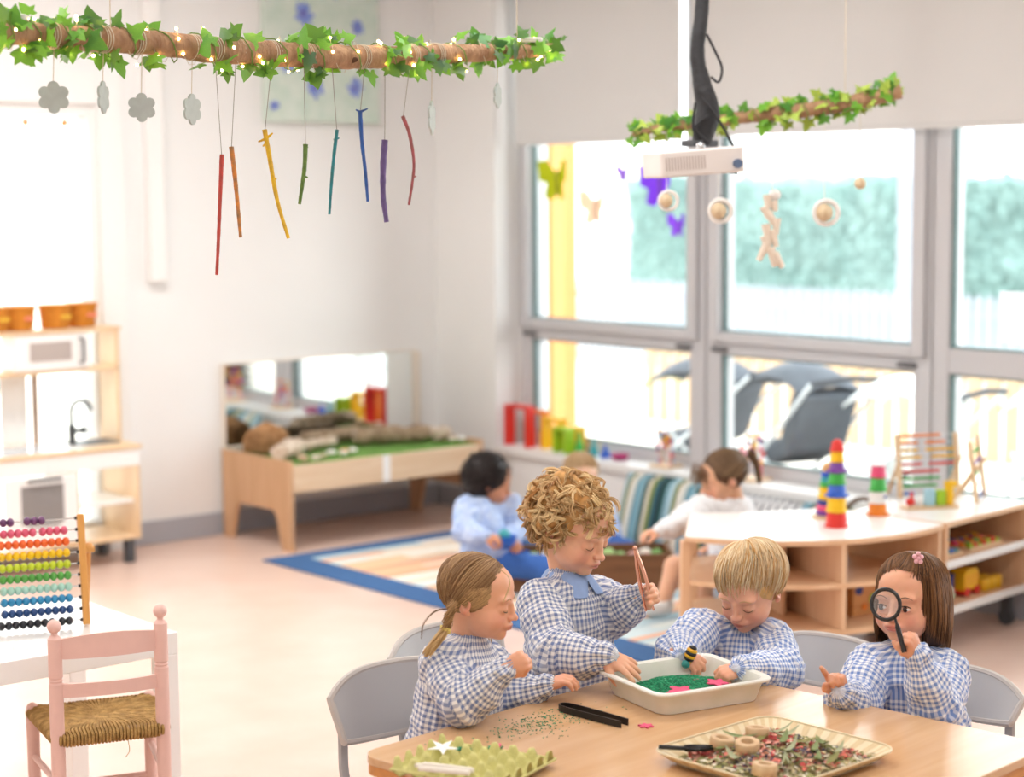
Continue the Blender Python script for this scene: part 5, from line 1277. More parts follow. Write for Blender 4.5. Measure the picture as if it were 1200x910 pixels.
b = MB(); Pw = girl4.matrix_world.inverted(); q = at(1076, 654, 4.11)
for dx, dz in ((0, .010), (-.008, .004), (.007, .003), (-.004, -.006), (.005, -.007), (0, 0)): b.ball(Pw @ (q+cRt*dx+Vector((0, 0, dz))), .0055, 10, 6)
o = b.build('hair_clip', mat('pink_clip', '#efb6bf', .4), girl4, smooth=True); o['label'] = 'pink flower hair clip'
# ------------------------------------------------------------------ children's table
TA = Vector((2.09, 2.98, 0)); ta = math.radians(6.3); TU = Vector((math.cos(ta), math.sin(ta), 0)); TV = Vector((math.sin(ta), -math.cos(ta), 0))
TL, TWd = .962, .975; TC = TA+TU*(TL/2)+TV*(TWd/2)
m_top = wood('table_top', '#dcb389', '#d2a677', 'x', .22, 2.2); m_edge = wood('table_edge', '#d7944f', '#c58545', 'x', .4)
tb = thing('childrens_table', 'square beech play table the four children in smocks gather round', 'table', (TC.x, TC.y, 0), ta)
b = MB(); b.prism(rrect(TL, TWd, .045), .482, .500); b.build('tabletop', m_top, tb, bevel=.002)
b = MB(); b.prism(rrect(TL-.004, TWd-.004, .043), .462, .4819); b.build('edge_band', m_edge, tb)
for sx in (-1, 1):
    for sy in (-1, 1):
        b = MB(); b.box((sx*(TL/2-.05), sy*(TWd/2-.05), .231), (.05, .05, .462)); b.build('leg', m_edge, tb, bevel=.006)
TZ = .5003
# white tray
m_tray = mat('tray_plastic', '#f3f0ea', .35, vary=.05, vscale=14, col2='#e3e5d8')
ty = thing('white_tray', 'deep white plastic tray holding green rice between the blond children', 'tray', (2.862, 2.850, TZ), math.radians(-11.6))
b = MB(); rings = [(.245, .215, .03, .0), (.25, .22, .03, .001), (.272, .242, .032, .038), (.275, .245, .032, .042), (.298, .268, .036, .046), (.300, .270, .037, .050), (.296, .266, .036, .0525), (.268, .238, .030, .0505), (.262, .232, .03, .044), (.242, .212, .026, .005), (.238, .208, .026, .004)]
vs = []; n = 24
for w_, h_, r_, z in rings: vs += [(x, y, z) for x, y in rrect(w_, h_, r_)]
fs = []
for i in range(len(rings)-1):
    for k in range(n): fs.append((i*n+k, i*n+(k+1) % n, (i+1)*n+(k+1) % n, (i+1)*n+k))
fs.append(tuple(range(n-1, -1, -1))); fs.append(tuple((len(rings)-1)*n+k for k in range(n)))
b.add(vs, fs); b.build('tray_shell', m_tray, ty, smooth=45)
TM = Matrix.Translation((2.862, 2.850, TZ)) @ Matrix.Rotation(math.radians(-11.6), 4, 'Z')
def rice_h(x, y): return .016+.020*math.exp(-((x+.0)/.085)**2-((y-.01)/.07)**2)*(1+.25*math.sin(40*x+9)*math.sin(37*y))
b = MB(); N = 26
vs = [(-.115+.23*i/N, -.10+.20*j/N, rice_h(-.115+.23*i/N, -.10+.20*j/N)) for j in range(N+1) for i in range(N+1)]
def inrice(x, y): return (x/.108)**2+((y-.004)/.092)**2 < 1+.12*math.sin(9*math.atan2(y, x))
b.add(vs, [(j*(N+1)+i, j*(N+1)+i+1, (j+1)*(N+1)+i+1, (j+1)*(N+1)+i) for j in range(N) for i in range(N) if inrice(vs[j*(N+1)+i][0]+.004, vs[j*(N+1)+i][1]+.004)])
rr = random.Random(21)
def grain(b, x, y, z, s_=1.0):
    a = rr.uniform(0, 3.14); d = Vector((math.cos(a), math.sin(a), rr.uniform(-.4, .4)))*.0032*s_; e = Vector((-math.sin(a), math.cos(a), 0))*.0011*s_; u = Vector((0, 0, .0011*s_)); p = Vector((x, y, z))
    b.add([p-d, p+e, p+u, p-e, p-u, p+d], [(0, 1, 2), (0, 2, 3), (0, 3, 4), (0, 4, 1), (5, 2, 1), (5, 3, 2), (5, 4, 3), (5, 1, 4)])
for i in range(5200):
    x, y = rr.uniform(-.115, .115), rr.uniform(-.1, .1)
    if inrice(x, y): b.cur = rr.choice([0, 0, 1]); grain(b, x, y, rice_h(x, y)+rr.uniform(0, .002))
m_rice = [mat('rice_green', '#1f9d6b', .6), mat('rice_green_dark', '#12754e', .6)]
o = b.build('green_rice', m_rice, None, (2.862, 2.850, TZ), rz=math.radians(-11.6)); tag(o, 'heap of green dyed rice filling the white tray', 'rice', kind='stuff')
b = MB()
for i in range(330):
    k = rr.random(); p = Vector((2.50, 2.90))+Vector((rr.gauss(0, .075), rr.gauss(0, .035)))
    q = (Vector((p.x, p.y, 0))-TA); u_, v_ = q.dot(TU), q.dot(TV)
    if u_ < .02 or v_ < .02: continue
    b.cur = rr.choice([0, 1]); grain(b, p.x, p.y, TZ+.0013, .9)
o = b.build('spilled_rice', m_rice); tag(o, 'loose green rice grains scattered on the beech table top', 'rice', kind='stuff')
m_pinkf = mat('pink_foam', '#e8567f', .7, vary=.1, vscale=60)
def flowershape(nm, label, c, r, h, m, k=6, rz=0, tilt=0, cat='foam shape', group=None):
    pts = []
    for i in range(k*6):
        a = 6.28318*i/(k*6); q = r*(.78+.22*math.cos(k*a)); pts.append((q*math.cos(a+rz), q*math.sin(a+rz)))
    b = MB(); b.prism(pts, 0, h); o = b.build(nm, m, None, c, bevel=.0005); o.rotation_euler = (tilt, 0, 0); return tag(o, label, cat, group)
flowershape('foam_flower', 'small pink foam flower lying on the bare table beside the tongs', (2.640, 2.738, TZ), .017, .003, m_pinkf, 6)
for (x, y, r, lab, k) in ((-.035, -.045, .033, 'large pink foam petal shape on the rice at the front of the tray', 5), (.062, -.035, .026, 'pink foam shape by the right hand in the tray', 5), (-.062, -.052, .015, 'small pink foam shape at the near left corner of the rice', 4)):
    p = TM @ Vector((x, y, rice_h(x, y)+.004)); flowershape('foam_flower', lab, tuple(p), r, .003, m_pinkf, k, .4, .08, group='pink foam shapes in the tray')
b = MB(); b.ball((0, 0, 0), .011, 12, 6, (1.6, .5, .35)); o = b.build('seed_pod', mat('pod_red', '#8e2c42', .4), None, tuple(TM @ Vector((.028, .0, .031))), smooth=True); tag(o, 'dark red shiny seed pod on top of the green rice', 'pod')
b = MB()
for a in (-.5, -.2, .15, .45): b.add([(0, 0, 0), (.038*math.cos(a)-.004*math.sin(a), .038*math.sin(a)+.004*math.cos(a), .004), (.044*math.cos(a), .044*math.sin(a), .002), (.038*math.cos(a)+.004*math.sin(a), .038*math.sin(a)-.004*math.cos(a), .004)], [(0, 1, 2, 3)])
o = b.build('dried_sprig', mat('cream_petal', '#e8dcc0', .7), None, tuple(TM @ Vector((-.02, -.02, .030))), rz=.5); tag(o, 'cream dried sprig fanned out on the green rice', 'sprig')
# tongs on the table
m_black = mat('black_plastic', '#17171a', .35)
tg_ = thing('black_tongs', 'black plastic tongs lying on the table between the egg tray and the white tray', 'tongs', (2.60, 2.86, TZ), 0)
lp = spline([(-.010, -.095, 0), (-.014, 0, 0), (-.013, .075, 0), (0, .090, 0), (.013, .075, 0), (.016, 0, 0), (.014, -.092, 0)], 6)
b = MB()
for i in range(len(lp)-1):
    p, q = lp[i], lp[i+1]; d = (q-p).normalized(); nn = Vector((-d.y, d.x, 0))*.0016
    b.add([p-nn, q-nn, q+nn, p+nn, p-nn+Vector((0, 0, .014)), q-nn+Vector((0, 0, .014)), q+nn+Vector((0, 0, .014)), p+nn+Vector((0, 0, .014))], [(3, 2, 1, 0), (4, 5, 6, 7), (0, 1, 5, 4), (2, 3, 7, 6), (0, 4, 7, 3), (1, 2, 6, 5)])
b.build('tong_arms', m_black, tg_)
tg_.rotation_euler = (0, 0, math.radians(3))
# egg tray
m_egg = mat('pulp_green', '#dcd68e', .95, vary=.12, vscale=40, bump=.4, bscale=250)
ea = math.atan2(.083, .185)-.06; EC = Vector((2.185, 2.735, TZ))
eg = thing('egg_tray', 'yellow-green pulp egg tray at the table corner by the girl with the braid', 'egg tray', tuple(EC), ea)
GX, GY, PT = 5, 6, .0405; NX, NY = 56, 70; wx, wy = GX*PT, GY*PT; vs = []
def egg_h(x, y):
    u, v = x/PT, y/PT; du, dv = abs(u-round(u)), abs(v-round(v)); pk = max(0, 1-max(du, dv, (du+dv)*.8)/.36); cu, cv = abs(u-math.floor(u)-.5), abs(v-math.floor(v)-.5); cup = max(0, 1-math.hypot(cu, cv)/.52)
    return .014+.020*min(1, pk*1.7)**1.0-.011*cup
for s_ in (0, 1):
    for j in range(NY+1):
        for i in range(NX+1):
            x, y = -wx/2+wx*i/NX, -wy/2+wy*j/NY; vs.append((x, y, egg_h(x+PT*.5*0, y)+.0018*s_))
K = (NX+1)*(NY+1); fs = []
for j in range(NY):
    for i in range(NX): a = j*(NX+1)+i; fs += [(K+a, K+a+1, K+a+NX+2, K+a+NX+1), (a+NX+1, a+NX+2, a+1, a)]
b = MB(); b.add(vs, fs); b.build('moulded_sheet', m_egg, eg, smooth=70)
b = MB()
for (p, q) in (((-wx/2, -wy/2), (wx/2, -wy/2)), ((wx/2, -wy/2), (wx/2, wy/2)), ((wx/2, wy/2), (-wx/2, wy/2)), ((-wx/2, wy/2), (-wx/2, -wy/2))): b.tube([(p[0], p[1], .015), (q[0], q[1], .015)], .003, 6)
b.build('tray_edge', m_egg, eg)
EM = Matrix.Translation(EC) @ Matrix.Rotation(ea, 4, 'Z')
b = MB()
for k in range(5):
    a = 6.283*k/5+.3; b.add([(0, 0, .003), (.012*math.cos(a-.6), .012*math.sin(a-.6), 0), (.033*math.cos(a), .033*math.sin(a), .001), (.012*math.cos(a+.6), .012*math.sin(a+.6), 0)], [(0, 1, 2, 3)])
o = b.build('paper_star', mat('paper_white', '#f7f7f7', .7), None, (2.158, 2.795, TZ+.040)); o.rotation_euler = (.15, -.1, 0); tag(o, 'white paper star resting on the egg tray peaks', 'paper star')
for (x, y, lab, pk) in ((2.225, 2.815, 'pinch of green rice in a cup of the egg tray, left one', 0), (2.277, 2.782, 'pinch of green rice in a cup of the egg tray with a pink foam bit', 1)):
    b = MB()
    for i in range(140):
        a, q = rr.uniform(0, 6.28), .015*math.sqrt(rr.random()); b.cur = rr.choice([0, 1]); grain(b, q*math.cos(a), q*math.sin(a), .003+.004*(1-q/.015)+rr.uniform(0, .002))
    o = b.build('rice_pinch', m_rice, None, (x, y, TZ+.014)); tag(o, lab, 'rice', kind='stuff')
flowershape('foam_flower', 'pink foam bit with the green rice in the egg tray', (2.268, 2.768, TZ+.026), .012, .003, m_pinkf, 4)
t = thing('white_tongs', 'white plastic tongs handle over the near side of the egg tray', 'tongs', (2.062, 2.735, TZ+.036), math.radians(-62)); b = MB()
b.tube(spline([(0, .012, 0), (-.012, 0, 0), (0, -.012, 0)], 5)[:6], .004, 6); b.tube([(0, .012, 0), (.10, .008, .001)], .0055, 8); b.tube([(0, -.012, 0), (.10, -.008, .001)], .0055, 8); b.build('tong_arms', mat('ivory_plastic', '#efe9dc', .4), t, smooth=True)
# bamboo tray with dried flowers
m_bam = [mat('bamboo_light', '#f0dfba', .5, vary=.12, vscale=20, stretch=(1, 8, 1)), mat('bamboo_dark', '#e2ca9c', .5, vary=.12, vscale=20, stretch=(1, 8, 1))]
BC = Vector((2.655, 2.400, TZ)); ba_ = math.radians(2.6)
bb_ = thing('bamboo_tray', 'shallow square bamboo leaf tray filled with dried flowers and wooden rings', 'tray', tuple(BC), ba_)
w2 = .165
b = MB(); b.prism(rrect(.29, .27, .03), 0, .002); b.build('tray_bottom', m_bam[0], bb_)
outer = rrect(.355, .330, .045, 8); inner = rrect(.285, .262, .035, 8); n = len(outer); bo = [MB(), MB()]
for k in range(n):
    q = (k+1) % n; sub = 3 if (k+1) % 9 == 0 or True else 1
    A0, A1, B0, B1 = [Vector(p) for p in (inner[k], inner[q], outer[k], outer[q])]
    m_ = max(1, int((B1-B0).length/.016))
    for j in range(m_):
        t0, t1 = j/m_, (j+1)/m_; P = lambda A, B, t: A.lerp(B, t)
        a, c, d, e = P(A0, A1, t0), P(A0, A1, t1), P(B0, B1, t1), P(B0, B1, t0); mid1, mid2 = a.lerp(e, .5), c.lerp(d, .5)
        z1, z2 = .009, .024; B_ = bo[(k+j) % 2]
        B_.add([(a.x, a.y, .001), (c.x, c.y, .001), (mid2.x, mid2.y, z1), (mid1.x, mid1.y, z1), (d.x, d.y, z2), (e.x, e.y, z2), (d.x, d.y, z2+.002), (e.x, e.y, z2+.002), (a.x, a.y, .003), (c.x, c.y, .003)], [(0, 1, 2, 3), (3, 2, 4, 5), (5, 4, 6, 7), (7, 6, 9, 8)])
for B_, m_ in zip(bo, m_bam): B_.build('woven_strips', m_, bb_)['kind'] = 'stuff'
b = MB(); b.tube([(x, y, .026) for x, y in outer], .0022, 6, close=True); b.build('rim', m_bam[0], bb_, smooth=True)
BM = Matrix.Translation(BC) @ Matrix.Rotation(ba_, 4, 'Z')
def pot_h(x, y): return .007+.008*max(0, 1-(x/.15)**2-(y/.14)**2)
mixs = [('dried_petals', [('petal_coral', '#f08a7c'), ('petal_salmon', '#f6b4a0'), ('petal_red', '#dc6464')], 430, .0085, 'coral dried petals strewn through the bamboo tray'), ('lavender_buds', [('bud_purple', '#5d5570'), ('bud_dark', '#4a434e'), ('bud_brown', '#8a7360')], 560, .0050, 'dark lavender buds strewn through the bamboo tray'), ('leaf_crumbs', [('crumb_green', '#a2a468'), ('crumb_olive', '#8a8550'), ('crumb_straw', '#dccb9c'), ('crumb_white', '#f2ead6')], 2100, .0075, 'crushed dried leaves covering the bottom of the bamboo tray')]
for nm, ms, cnt, sz, lab in mixs:
    b = MB(); mts = [mat(a, c, .8) for a, c in ms]; cl = [(rr.uniform(-.12, .13), rr.uniform(-.11, .12)) for _ in range(14)]
    for i in range(cnt):
        if nm == 'leaf_crumbs': x, y = rr.uniform(-.14, .145), rr.uniform(-.13, .13)
        else: c = rr.choice(cl); x, y = c[0]+rr.gauss(0, .022), c[1]+rr.gauss(0, .020)
        if abs(x) > .145 or abs(y) > .13: continue
        b.cur = rr.randrange(len(mts)); s_ = sz*rr.uniform(.6, 1.4); R_ = Matrix.Rotation(rr.uniform(0, 6.28), 3, 'Z') @ Matrix.Rotation(rr.uniform(-.7, .7), 3, 'X')
        p = Vector((x, y, pot_h(x, y)+rr.uniform(0, .006)))
        if nm == 'lavender_buds': b.ball(p, s_*.75, 6, 4, (1, .7, .7), R_)
        elif nm == 'dried_petals': b.add([p+R_ @ Vector(v)*s_ for v in ((-1, 0, 0), (-.3, -.7, .35), (.6, -.6, .1), (1, .1, .45), (.4, .8, .1), (-.4, .6, .4), (0, 0, -.25))], [(0, 1, 6), (1, 2, 6), (2, 3, 6), (3, 4, 6), (4, 5, 6), (5, 0, 6)])
        else: b.add([p+R_ @ Vector(v)*s_ for v in ((-1.2, 0, 0), (0, -.35, .2), (1.2, 0, 0), (0, .35, .1))], [(0, 1, 2, 3)])
    o = b.build(nm, mts, None, tuple(BC), rz=ba_); tag(o, lab, 'dried flowers', kind='stuff')
m_lf = [mat('dry_leaf_green', '#7f8f55', .6, vary=.25, vscale=30), mat('dry_leaf_olive', '#8d8a4c', .6, vary=.2, vscale=30), mat('dry_leaf_grey', '#a3a884', .7)]
def leafmesh(nm, L, w_, m, curl=.25):
    b = MB(); N = 8; vs = []
    for i in range(N+1):
        t = i/N; ww = w_*math.sin(math.pi*min(1, t*.96+.02))**.8; x = L*(t-.5); z = curl*L*(t-.5)**2*2
        vs += [(x, -ww, z+ww*.35), (x, 0, z), (x, ww, z+ww*.35)]
    b.add(vs, [(3*i+j, 3*i+3+j, 3*i+4+j, 3*i+1+j) for i in range(N) for j in (0, 1)]); return b.mesh(nm, m, 60)
lms = [leafmesh('dried_leaf', .075, .007, m_lf[k % 3], (.3, .1, .5)[k % 3]) for k in range(3)]
places = [(.03, .11, 1.9), (.045, .07, .3), (.10, .06, -.2), (.065, .03, .5), (-.02, .055, 2.6), (.02, -.02, .15), (.06, -.05, .5), (.0, -.06, .9), (-.05, -.07, .7), (.02, -.09, .6), (.045, -.105, .35), (.08, -.085, .2), (.11, -.03, 1.0), (.09, .0, 2.8), (-.09, .02, 1.2), (-.06, .085, .2), (-.01, .09, .1), (.115, .09, -.5), (-.10, -.04, .3), (.07, .1, .0)]
for i, (x, y, a) in enumerate(places):
    o = bpy.data.objects.new('dried_leaf', lms[i % 3]); link(o); o.location = BM @ Vector((x, y, pot_h(x, y)+.010)); o.rotation_euler = (rr.uniform(-.2, .2), rr.uniform(-.15, .15), a+ba_)
    tag(o, 'narrow dried green leaf among the petals in the bamboo tray', 'leaf', 'dried leaves in the bamboo tray')
m_ring = wood('ring_wood', '#dcbd95', '#cda87c', 'z', .5, 4)
def wring(lab, x, y, z, tilt=(0, 0)):
    b = MB(); n = 32; b.lathe([(.0125, .001), (.0125, .021), (.0135, .022), (.0225, .022), (.0240, .0205), (.0240, .0015), (.0225, 0), (.0135, 0), (.0125, .001)], n=n); b.f = b.f[:-2]; b.mi = b.mi[:-2]
    o = b.build('wooden_ring', m_ring, None, (x, y, z), smooth=50); o.rotation_euler = (tilt[0], tilt[1], 0); return tag(o, lab, 'wooden ring', 'wooden rings in the bamboo tray')
wring('pale wooden ring at the left of the cluster in the bamboo tray', 2.618, 2.505, TZ+.012, (.1, .1)); wring('pale wooden ring farthest back in the bamboo tray', 2.715, 2.500, TZ+.014, (-.05, .1)); wring('wooden ring in front of the other two in the bamboo tray', 2.625, 2.442, TZ+.018, (.1, -.1)); wring('wooden ring alone at the near side of the bamboo tray', 2.545, 2.325, TZ+.016, (.0, .1))
t = thing('black_scoop', 'small glossy black scoop lying over the left rim of the bamboo tray', 'scoop', (2.535, 2.505, TZ+.026), math.radians(-38))
b = MB(); b.tube([(-.062, 0, .006), (-.010, 0, .002)], .0045, 10); b.build('scoop_handle', m_black, t, smooth=True)
b = MB(); vs = []; N, Mm = 14, 8
for j in range(Mm+1):
    for i in range(N+1):
        u, v = j/Mm, -1+2*i/N; ww = .016*(math.sin(math.pi*min(1, .25+.62*u))**.7); vs.append((-.012+.055*u, ww*math.sin(v*1.5), -.004+.010*(1-math.cos(v*1.5))))
b.add(vs, [(j*(N+1)+i, j*(N+1)+i+1, (j+1)*(N+1)+i+1, (j+1)*(N+1)+i) for j in range(Mm) for i in range(N)]); o = b.build('scoop_bowl', mat('gloss_black', '#101014', .12), t, smooth=80); so_ = o.modifiers.new('s', 'SOLIDIFY'); so_.thickness = .0015
# things held
def W2(px, py, d): return at(px, py, d)
t = thing('magnifying_glass', 'black-rimmed magnifying glass held before the eye of the girl with the bob', 'magnifying glass', tuple(at(1038, 708, 3.975)))
Tm = Matrix.Translation(-Vector(t.location)); nrm = dirv(-.45, .86, .1); ux = Vector((0, 0, 1)).cross(nrm).normalized(); uy = nrm.cross(ux)
ringp = [ux*(.0305*math.cos(a))+uy*(.0320*math.sin(a)) for a in [k*math.pi/16 for k in range(32)]]
b = MB(); b.tube(ringp, .0042, 10, close=True); b.build('rim', mat('dark_rim', '#2b2726', .25), t, smooth=True)
def lens_mat():
    m = bpy.data.materials.new('lens_glass'); m.use_nodes = True; nt = m.node_tree; n = nt.nodes; n.remove(n['Principled BSDF']); tr = n.new('ShaderNodeBsdfTransparent'); tr.inputs['Color'].default_value = (.93, .95, .97, 1); g = n.new('ShaderNodeBsdfGlossy'); g.inputs['Roughness'].default_value = .05
    mx = n.new('ShaderNodeMixShader'); mx.inputs[0].default_value = .12; nt.links.new(tr.outputs[0], mx.inputs[1]); nt.links.new(g.outputs[0], mx.inputs[2]); nt.links.new(mx.outputs[0], n['Material Output'].inputs[0]); return m
b = MB(); R3 = Matrix((ux, uy, nrm)).transposed(); b.ball((0, 0, 0), .0300, 24, 10, (1, 1.04, .12), R3); b.build('lens', lens_mat(), t, smooth=True)
h0 = Vector(t.location)+ux*.021-uy*.026
he = at(1060, 764, 3.955); b = MB(); hd = (he-h0).normalized(); b.tube([Tm @ h0, Tm @ (h0+hd*.012), Tm @ (h0+hd*.02), Tm @ he], [.0028, .003, .0055, .0055], 12); b.build('handle', mat('dark_rim', '#2b2726', .25), t, smooth=True)
t = thing('copper_tongs', 'shiny copper-pink tongs upright in the raised fist of the curly child', 'tongs', tuple(at(752, 680, 4.285)))
l0 = Vector(t.location); m_cop = mat('copper', '#e0a48c', .22, metal=.85)
for a, c in (((744, 642), (757, 716)), ((744, 641), (766, 715))):
    p, q = at(*a, 4.285)-l0, at(*c, 4.285)-l0; mid = (p+q)/2+cRt*(.004 if c[0] > 760 else -.003); b = MB(); b.tube(spline([p, mid, q], 6), [.005]*3+[.0058]*6+[.0035]*4, 8, flat=.4); b.build('tong_arm', m_cop, t, smooth=True)
b = MB(); b.ball(at(744, 642, 4.285)-l0, .006, 10, 8); b.build('hinge', m_cop, t, smooth=True)
t = thing('toy_bee', 'small yellow and black striped toy bee with clear wings in the blond child\'s hand', 'toy bee', tuple(at(809, 767, 4.235))); l0 = Vector(t.location)
bd_ = (cRt*.35+Vector((0, 0, .9))+cTo*.1).normalized(); R3 = np.array(frame(bd_, cTo));
for k, (c, r) in enumerate((('dark', .009), ('yellow', .0125), ('dark', .0135), ('yellow', .0135), ('dark', .012), ('yellow', .0095))):
    b = MB(); b.ball(bd_*(.018-.0068*k), r, 14, 8, (1, .55, 1), frame(bd_, cTo)); b.build('body_band', mat('bee_yellow', '#f0b323', .4) if c == 'yellow' else m_black, t, smooth=True)
for s_ in (-1, 1):
    b = MB(); b.ball(cRt*.018*s_+Vector((0, 0, .008))+cRt*.006, .013, 12, 6, (1.1, .2, .6), frame(cTo, (0, 0, 1))); b.build('wing', lens_mat(), t, smooth=True)
b = MB(); b.ball(Vector((-.006, 0, -.020))+cRt*-.006, .010, 10, 8); b.build('bee_foot', mat('bee_teal', '#2e8f8a', .4), t, smooth=True)
# ------------------------------------------------------------------ the other children on the floor
rs = np.random.RandomState(31)
def back_child(label, hp_, hc, sc, fwd, face, skin, shirt, arms, hands, hairf, look=None, pants='#3c66b0', legs=None, bare=False, brow=None, seed=3, neckoff=(0, 0, 0), pers='person'):
    T = headT(hc, fwd, (0, 0, 1)); nk = T @ Vector((0, -.02*sc, -.115*sc)); nk = Vector(nk); hp = Vector(hp_); J = dict(neck=nk, chest=nk*.72+hp*.28, hip=hp, arms=arms)
    o, L, _ = child(label, hp_[:2], T, sc, skin, J, None, hands, shirt, face, look=look, browmat=brow, seed=seed, res=.0035, gres=.006, pants=pants, pose_legs=legs, barelegs=bare)
    hairf(o, T, sc); return o
m_pale = mat('smock_paleblue', '#9fb9e8', .9, vary=.12, vscale=40, col2='#cddbf4'); m_wht = mat('shirt_white', '#f1f0f2', .9, vary=.05, vscale=30)
# dark curly-haired child sitting on the rug
def h1(o, T, sc):
    st = []
    for i in range(700):
        d = rs.randn(3); d /= np.linalg.norm(d)
        if d[1] > .35 and d[2] < .5: continue
        if d[2] < -.75: continue
        p = np.array((0, -.02, .008))+d*np.array((.078, .088, .086)); k = 10; t = np.linspace(0, 1, k); tg = np.array((0, 0, -1.))+rs.randn(3)*.5; tg -= d*(tg @ d); tg /= np.linalg.norm(tg); b2 = np.cross(d, tg); ph = rs.rand()*6
        L = p+tg*(.05*t)[:, None]+.009*np.sin(ph+9*t)[:, None]*b2+.009*np.cos(ph+9*t)[:, None]*d; st.append((worldP(T, sc, L), mixc('#1d1716', '#3c2f2c', rs.rand()), .0016))
    def cap(s):
        Rn = np.array(T.to_3x3()); P = lambda x, y, z: T @ Vector((x*sc, y*sc, z*sc)); e = lambda c, r, k=.006, op='u': s.ell(P(*c), [q*sc for q in r], Rn, k, op)
        e((0, -.020, .014), (.084, .094, .084)); e((0, -.045, -.050), (.074, .060, .050), .02); e((0, .094, -.040), (.060, .060, .078), .006, 's')
    hair_obj('hair', o, T, sc, cap, st, '#231c1b', '#3c2f2c', '#231c1b', h=.004)
hp = at(573, 640, 7.55); hp = (hp.x, hp.y, .13); H1 = Vector(hp)
hc = at(574, 560, 7.55)
f1 = dirv(.75, -.25, 0)
sit = lambda hp, f, r: [[hp+r*.06, hp+r*.16+f*.17+Vector((0, 0, -.02)), hp+r*.02+f*.25+Vector((0, 0, -.05))], [hp-r*.06, hp-r*.16+f*.17+Vector((0, 0, -.02)), hp-r*.02+f*.20+Vector((0, 0, -.05))]]
r1 = f1.cross(Vector((0, 0, 1)))
back_child('dark curly-haired child in a pale blue smock sitting on the rug edge', hp, hc, 1.0, dirv(.85, -.1, -.30), f1, '#c98f6e', m_pale, [(at(548, 595, 7.50), at(545, 622, 7.42), at(570, 628, 7.32)), (at(597, 592, 7.62), at(606, 618, 7.60), at(597, 632, 7.45))],
           [(dirv(.9, .3, -.2), dirv(0, .3, 1), 1, dict(curl=(.6, .6, .6, .6))), (dirv(.3, .6, -.2), dirv(0, .2, 1), -1, dict(curl=(.6, .6, .6, .6)))], h1, pants='#3f6fc0', legs=sit(H1, f1, r1), seed=21)
t = thing('blue_toy_bowl', 'bright blue toy bowl in the lap of the dark-haired child', 'toy bowl', tuple(at(591, 636, 7.36))); b = MB(); b.lathe([(.02, -.02), (.045, 0), (.05, .03), (.045, .03), (.02, -.008), (0, -.01)], n=20); b.build('bowl', mat('toy_bright_blue', '#1f62c8', .35), t, smooth=60)
b = MB(); b.ball((0, 0, .03), .026, 12, 8); b.build('teal_ball', tm('teal'), t, smooth=True)
# small child mostly hidden behind the curly one
def h2(o, T, sc):
    st = sweep(T, sc, 260, (0, -.3, 1), lambda th: 1.2 if math.cos(th) > .4 else 1.8, lambda th: .2, ('#b08a62', '#d9bd92'), r=.0015, rnd=rs, k=7); hair_obj('hair', o, T, sc, cap_fn(T, sc), st, '#c2a077', '#d9bd92', '#c9a57c', h=.004)
hc = at(681, 557, 7.9); f2 = dirv(.1, 1, 0); hp = Vector((hc.x, hc.y, .13))-f2*.02
back_child('fair-haired toddler seated on the floor behind the curly child', tuple(hp), hc, 1.0, dirv(.2, .9, -.35), f2, '#f0c3a4', m_pale, [(hc+Vector((0, 0, -.16))-cRt*.09, hc+Vector((0, 0, -.25))-cRt*.12+cTo*.03, hc+Vector((0, 0, -.28))-cRt*.05+cTo*.12), (hc+Vector((0, 0, -.16))+cRt*.09, hc+Vector((0, 0, -.25))+cRt*.12+cTo*.03, hc+Vector((0, 0, -.28))+cRt*.05+cTo*.12)],
           [(dirv(0, 1, -.2), (0, 0, 1), 1, dict(curl=(.6,)*4)), (dirv(0, 1, -.2), (0, 0, 1), -1, dict(curl=(.6,)*4))], h2, legs=sit(hp, f2, f2.cross(Vector((0, 0, 1)))), seed=23)
# girl with the ponytail leaning over the crate
def h3(o, T, sc):
    gat = np.array((0, -.085, .035)); st = []
    for i in range(600):
        side = rs.choice([-1, 1]); u = rs.rand(); a = np.array((side*(.004+.068*u**.8), .068-.07*u**1.5, .050-.075*u)) if rs.rand() < .6 else np.array((rs.uniform(-.05, .05), rs.uniform(-.05, .06), .08))
        D = slerp_dirs(a, gat, np.linspace(0, 1, 8)); st.append((worldP(T, sc, on_ell(D, (.0765, .0905, .0795), CC_)), mixc('#5e4632', '#9b7a58', rs.rand()), .0014))
    g = T @ Vector((0, -.088*sc, .04*sc)); b_ = lambda x, y, z: T @ Vector((x*sc, y*sc, z*sc))
    st += curve_strands([b_(0, -.085, .045), b_(0, -.120, .050), b_(0, -.135, .0), b_(0, -.130, -.07)], 160, .007, ('#5e4632', '#8f6d4c'), r=.0014, taper=.5)
    st += curve_strands([b_(.02, .075, .05), b_(.03, .088, .02), b_(.02, .092, .0)], 40, .012, ('#6b4f38', '#9b7a58'), r=.0013)
    st += curve_strands([b_(-.02, .075, .05), b_(-.03, .088, .02), b_(-.02, .092, .0)], 40, .012, ('#6b4f38', '#9b7a58'), r=.0013)
    hair_obj('hair', o, T, sc, cap_fn(T, sc, low=-.11, rad=(.076, .090, .079), fz=-.055), st, '#6b4f38', '#8f6d4c', '#5e4632', h=.004)
    Pw = o.matrix_world.inverted(); b = MB(); b.ball(Pw @ b_(0, -.095, .055), .020, 12, 8); q = b.build('hair_tie', mat('pink_clip', '#f09aa5', .5), o, smooth=True); q['label'] = 'pink hair bobble'
hc = at(847, 556, 7.0); f3 = dirv(-.85, .35, 0); hp = at(862, 640, 7.05); hp = Vector((hp.x, hp.y, .17)); r3 = f3.cross(Vector((0, 0, 1)))
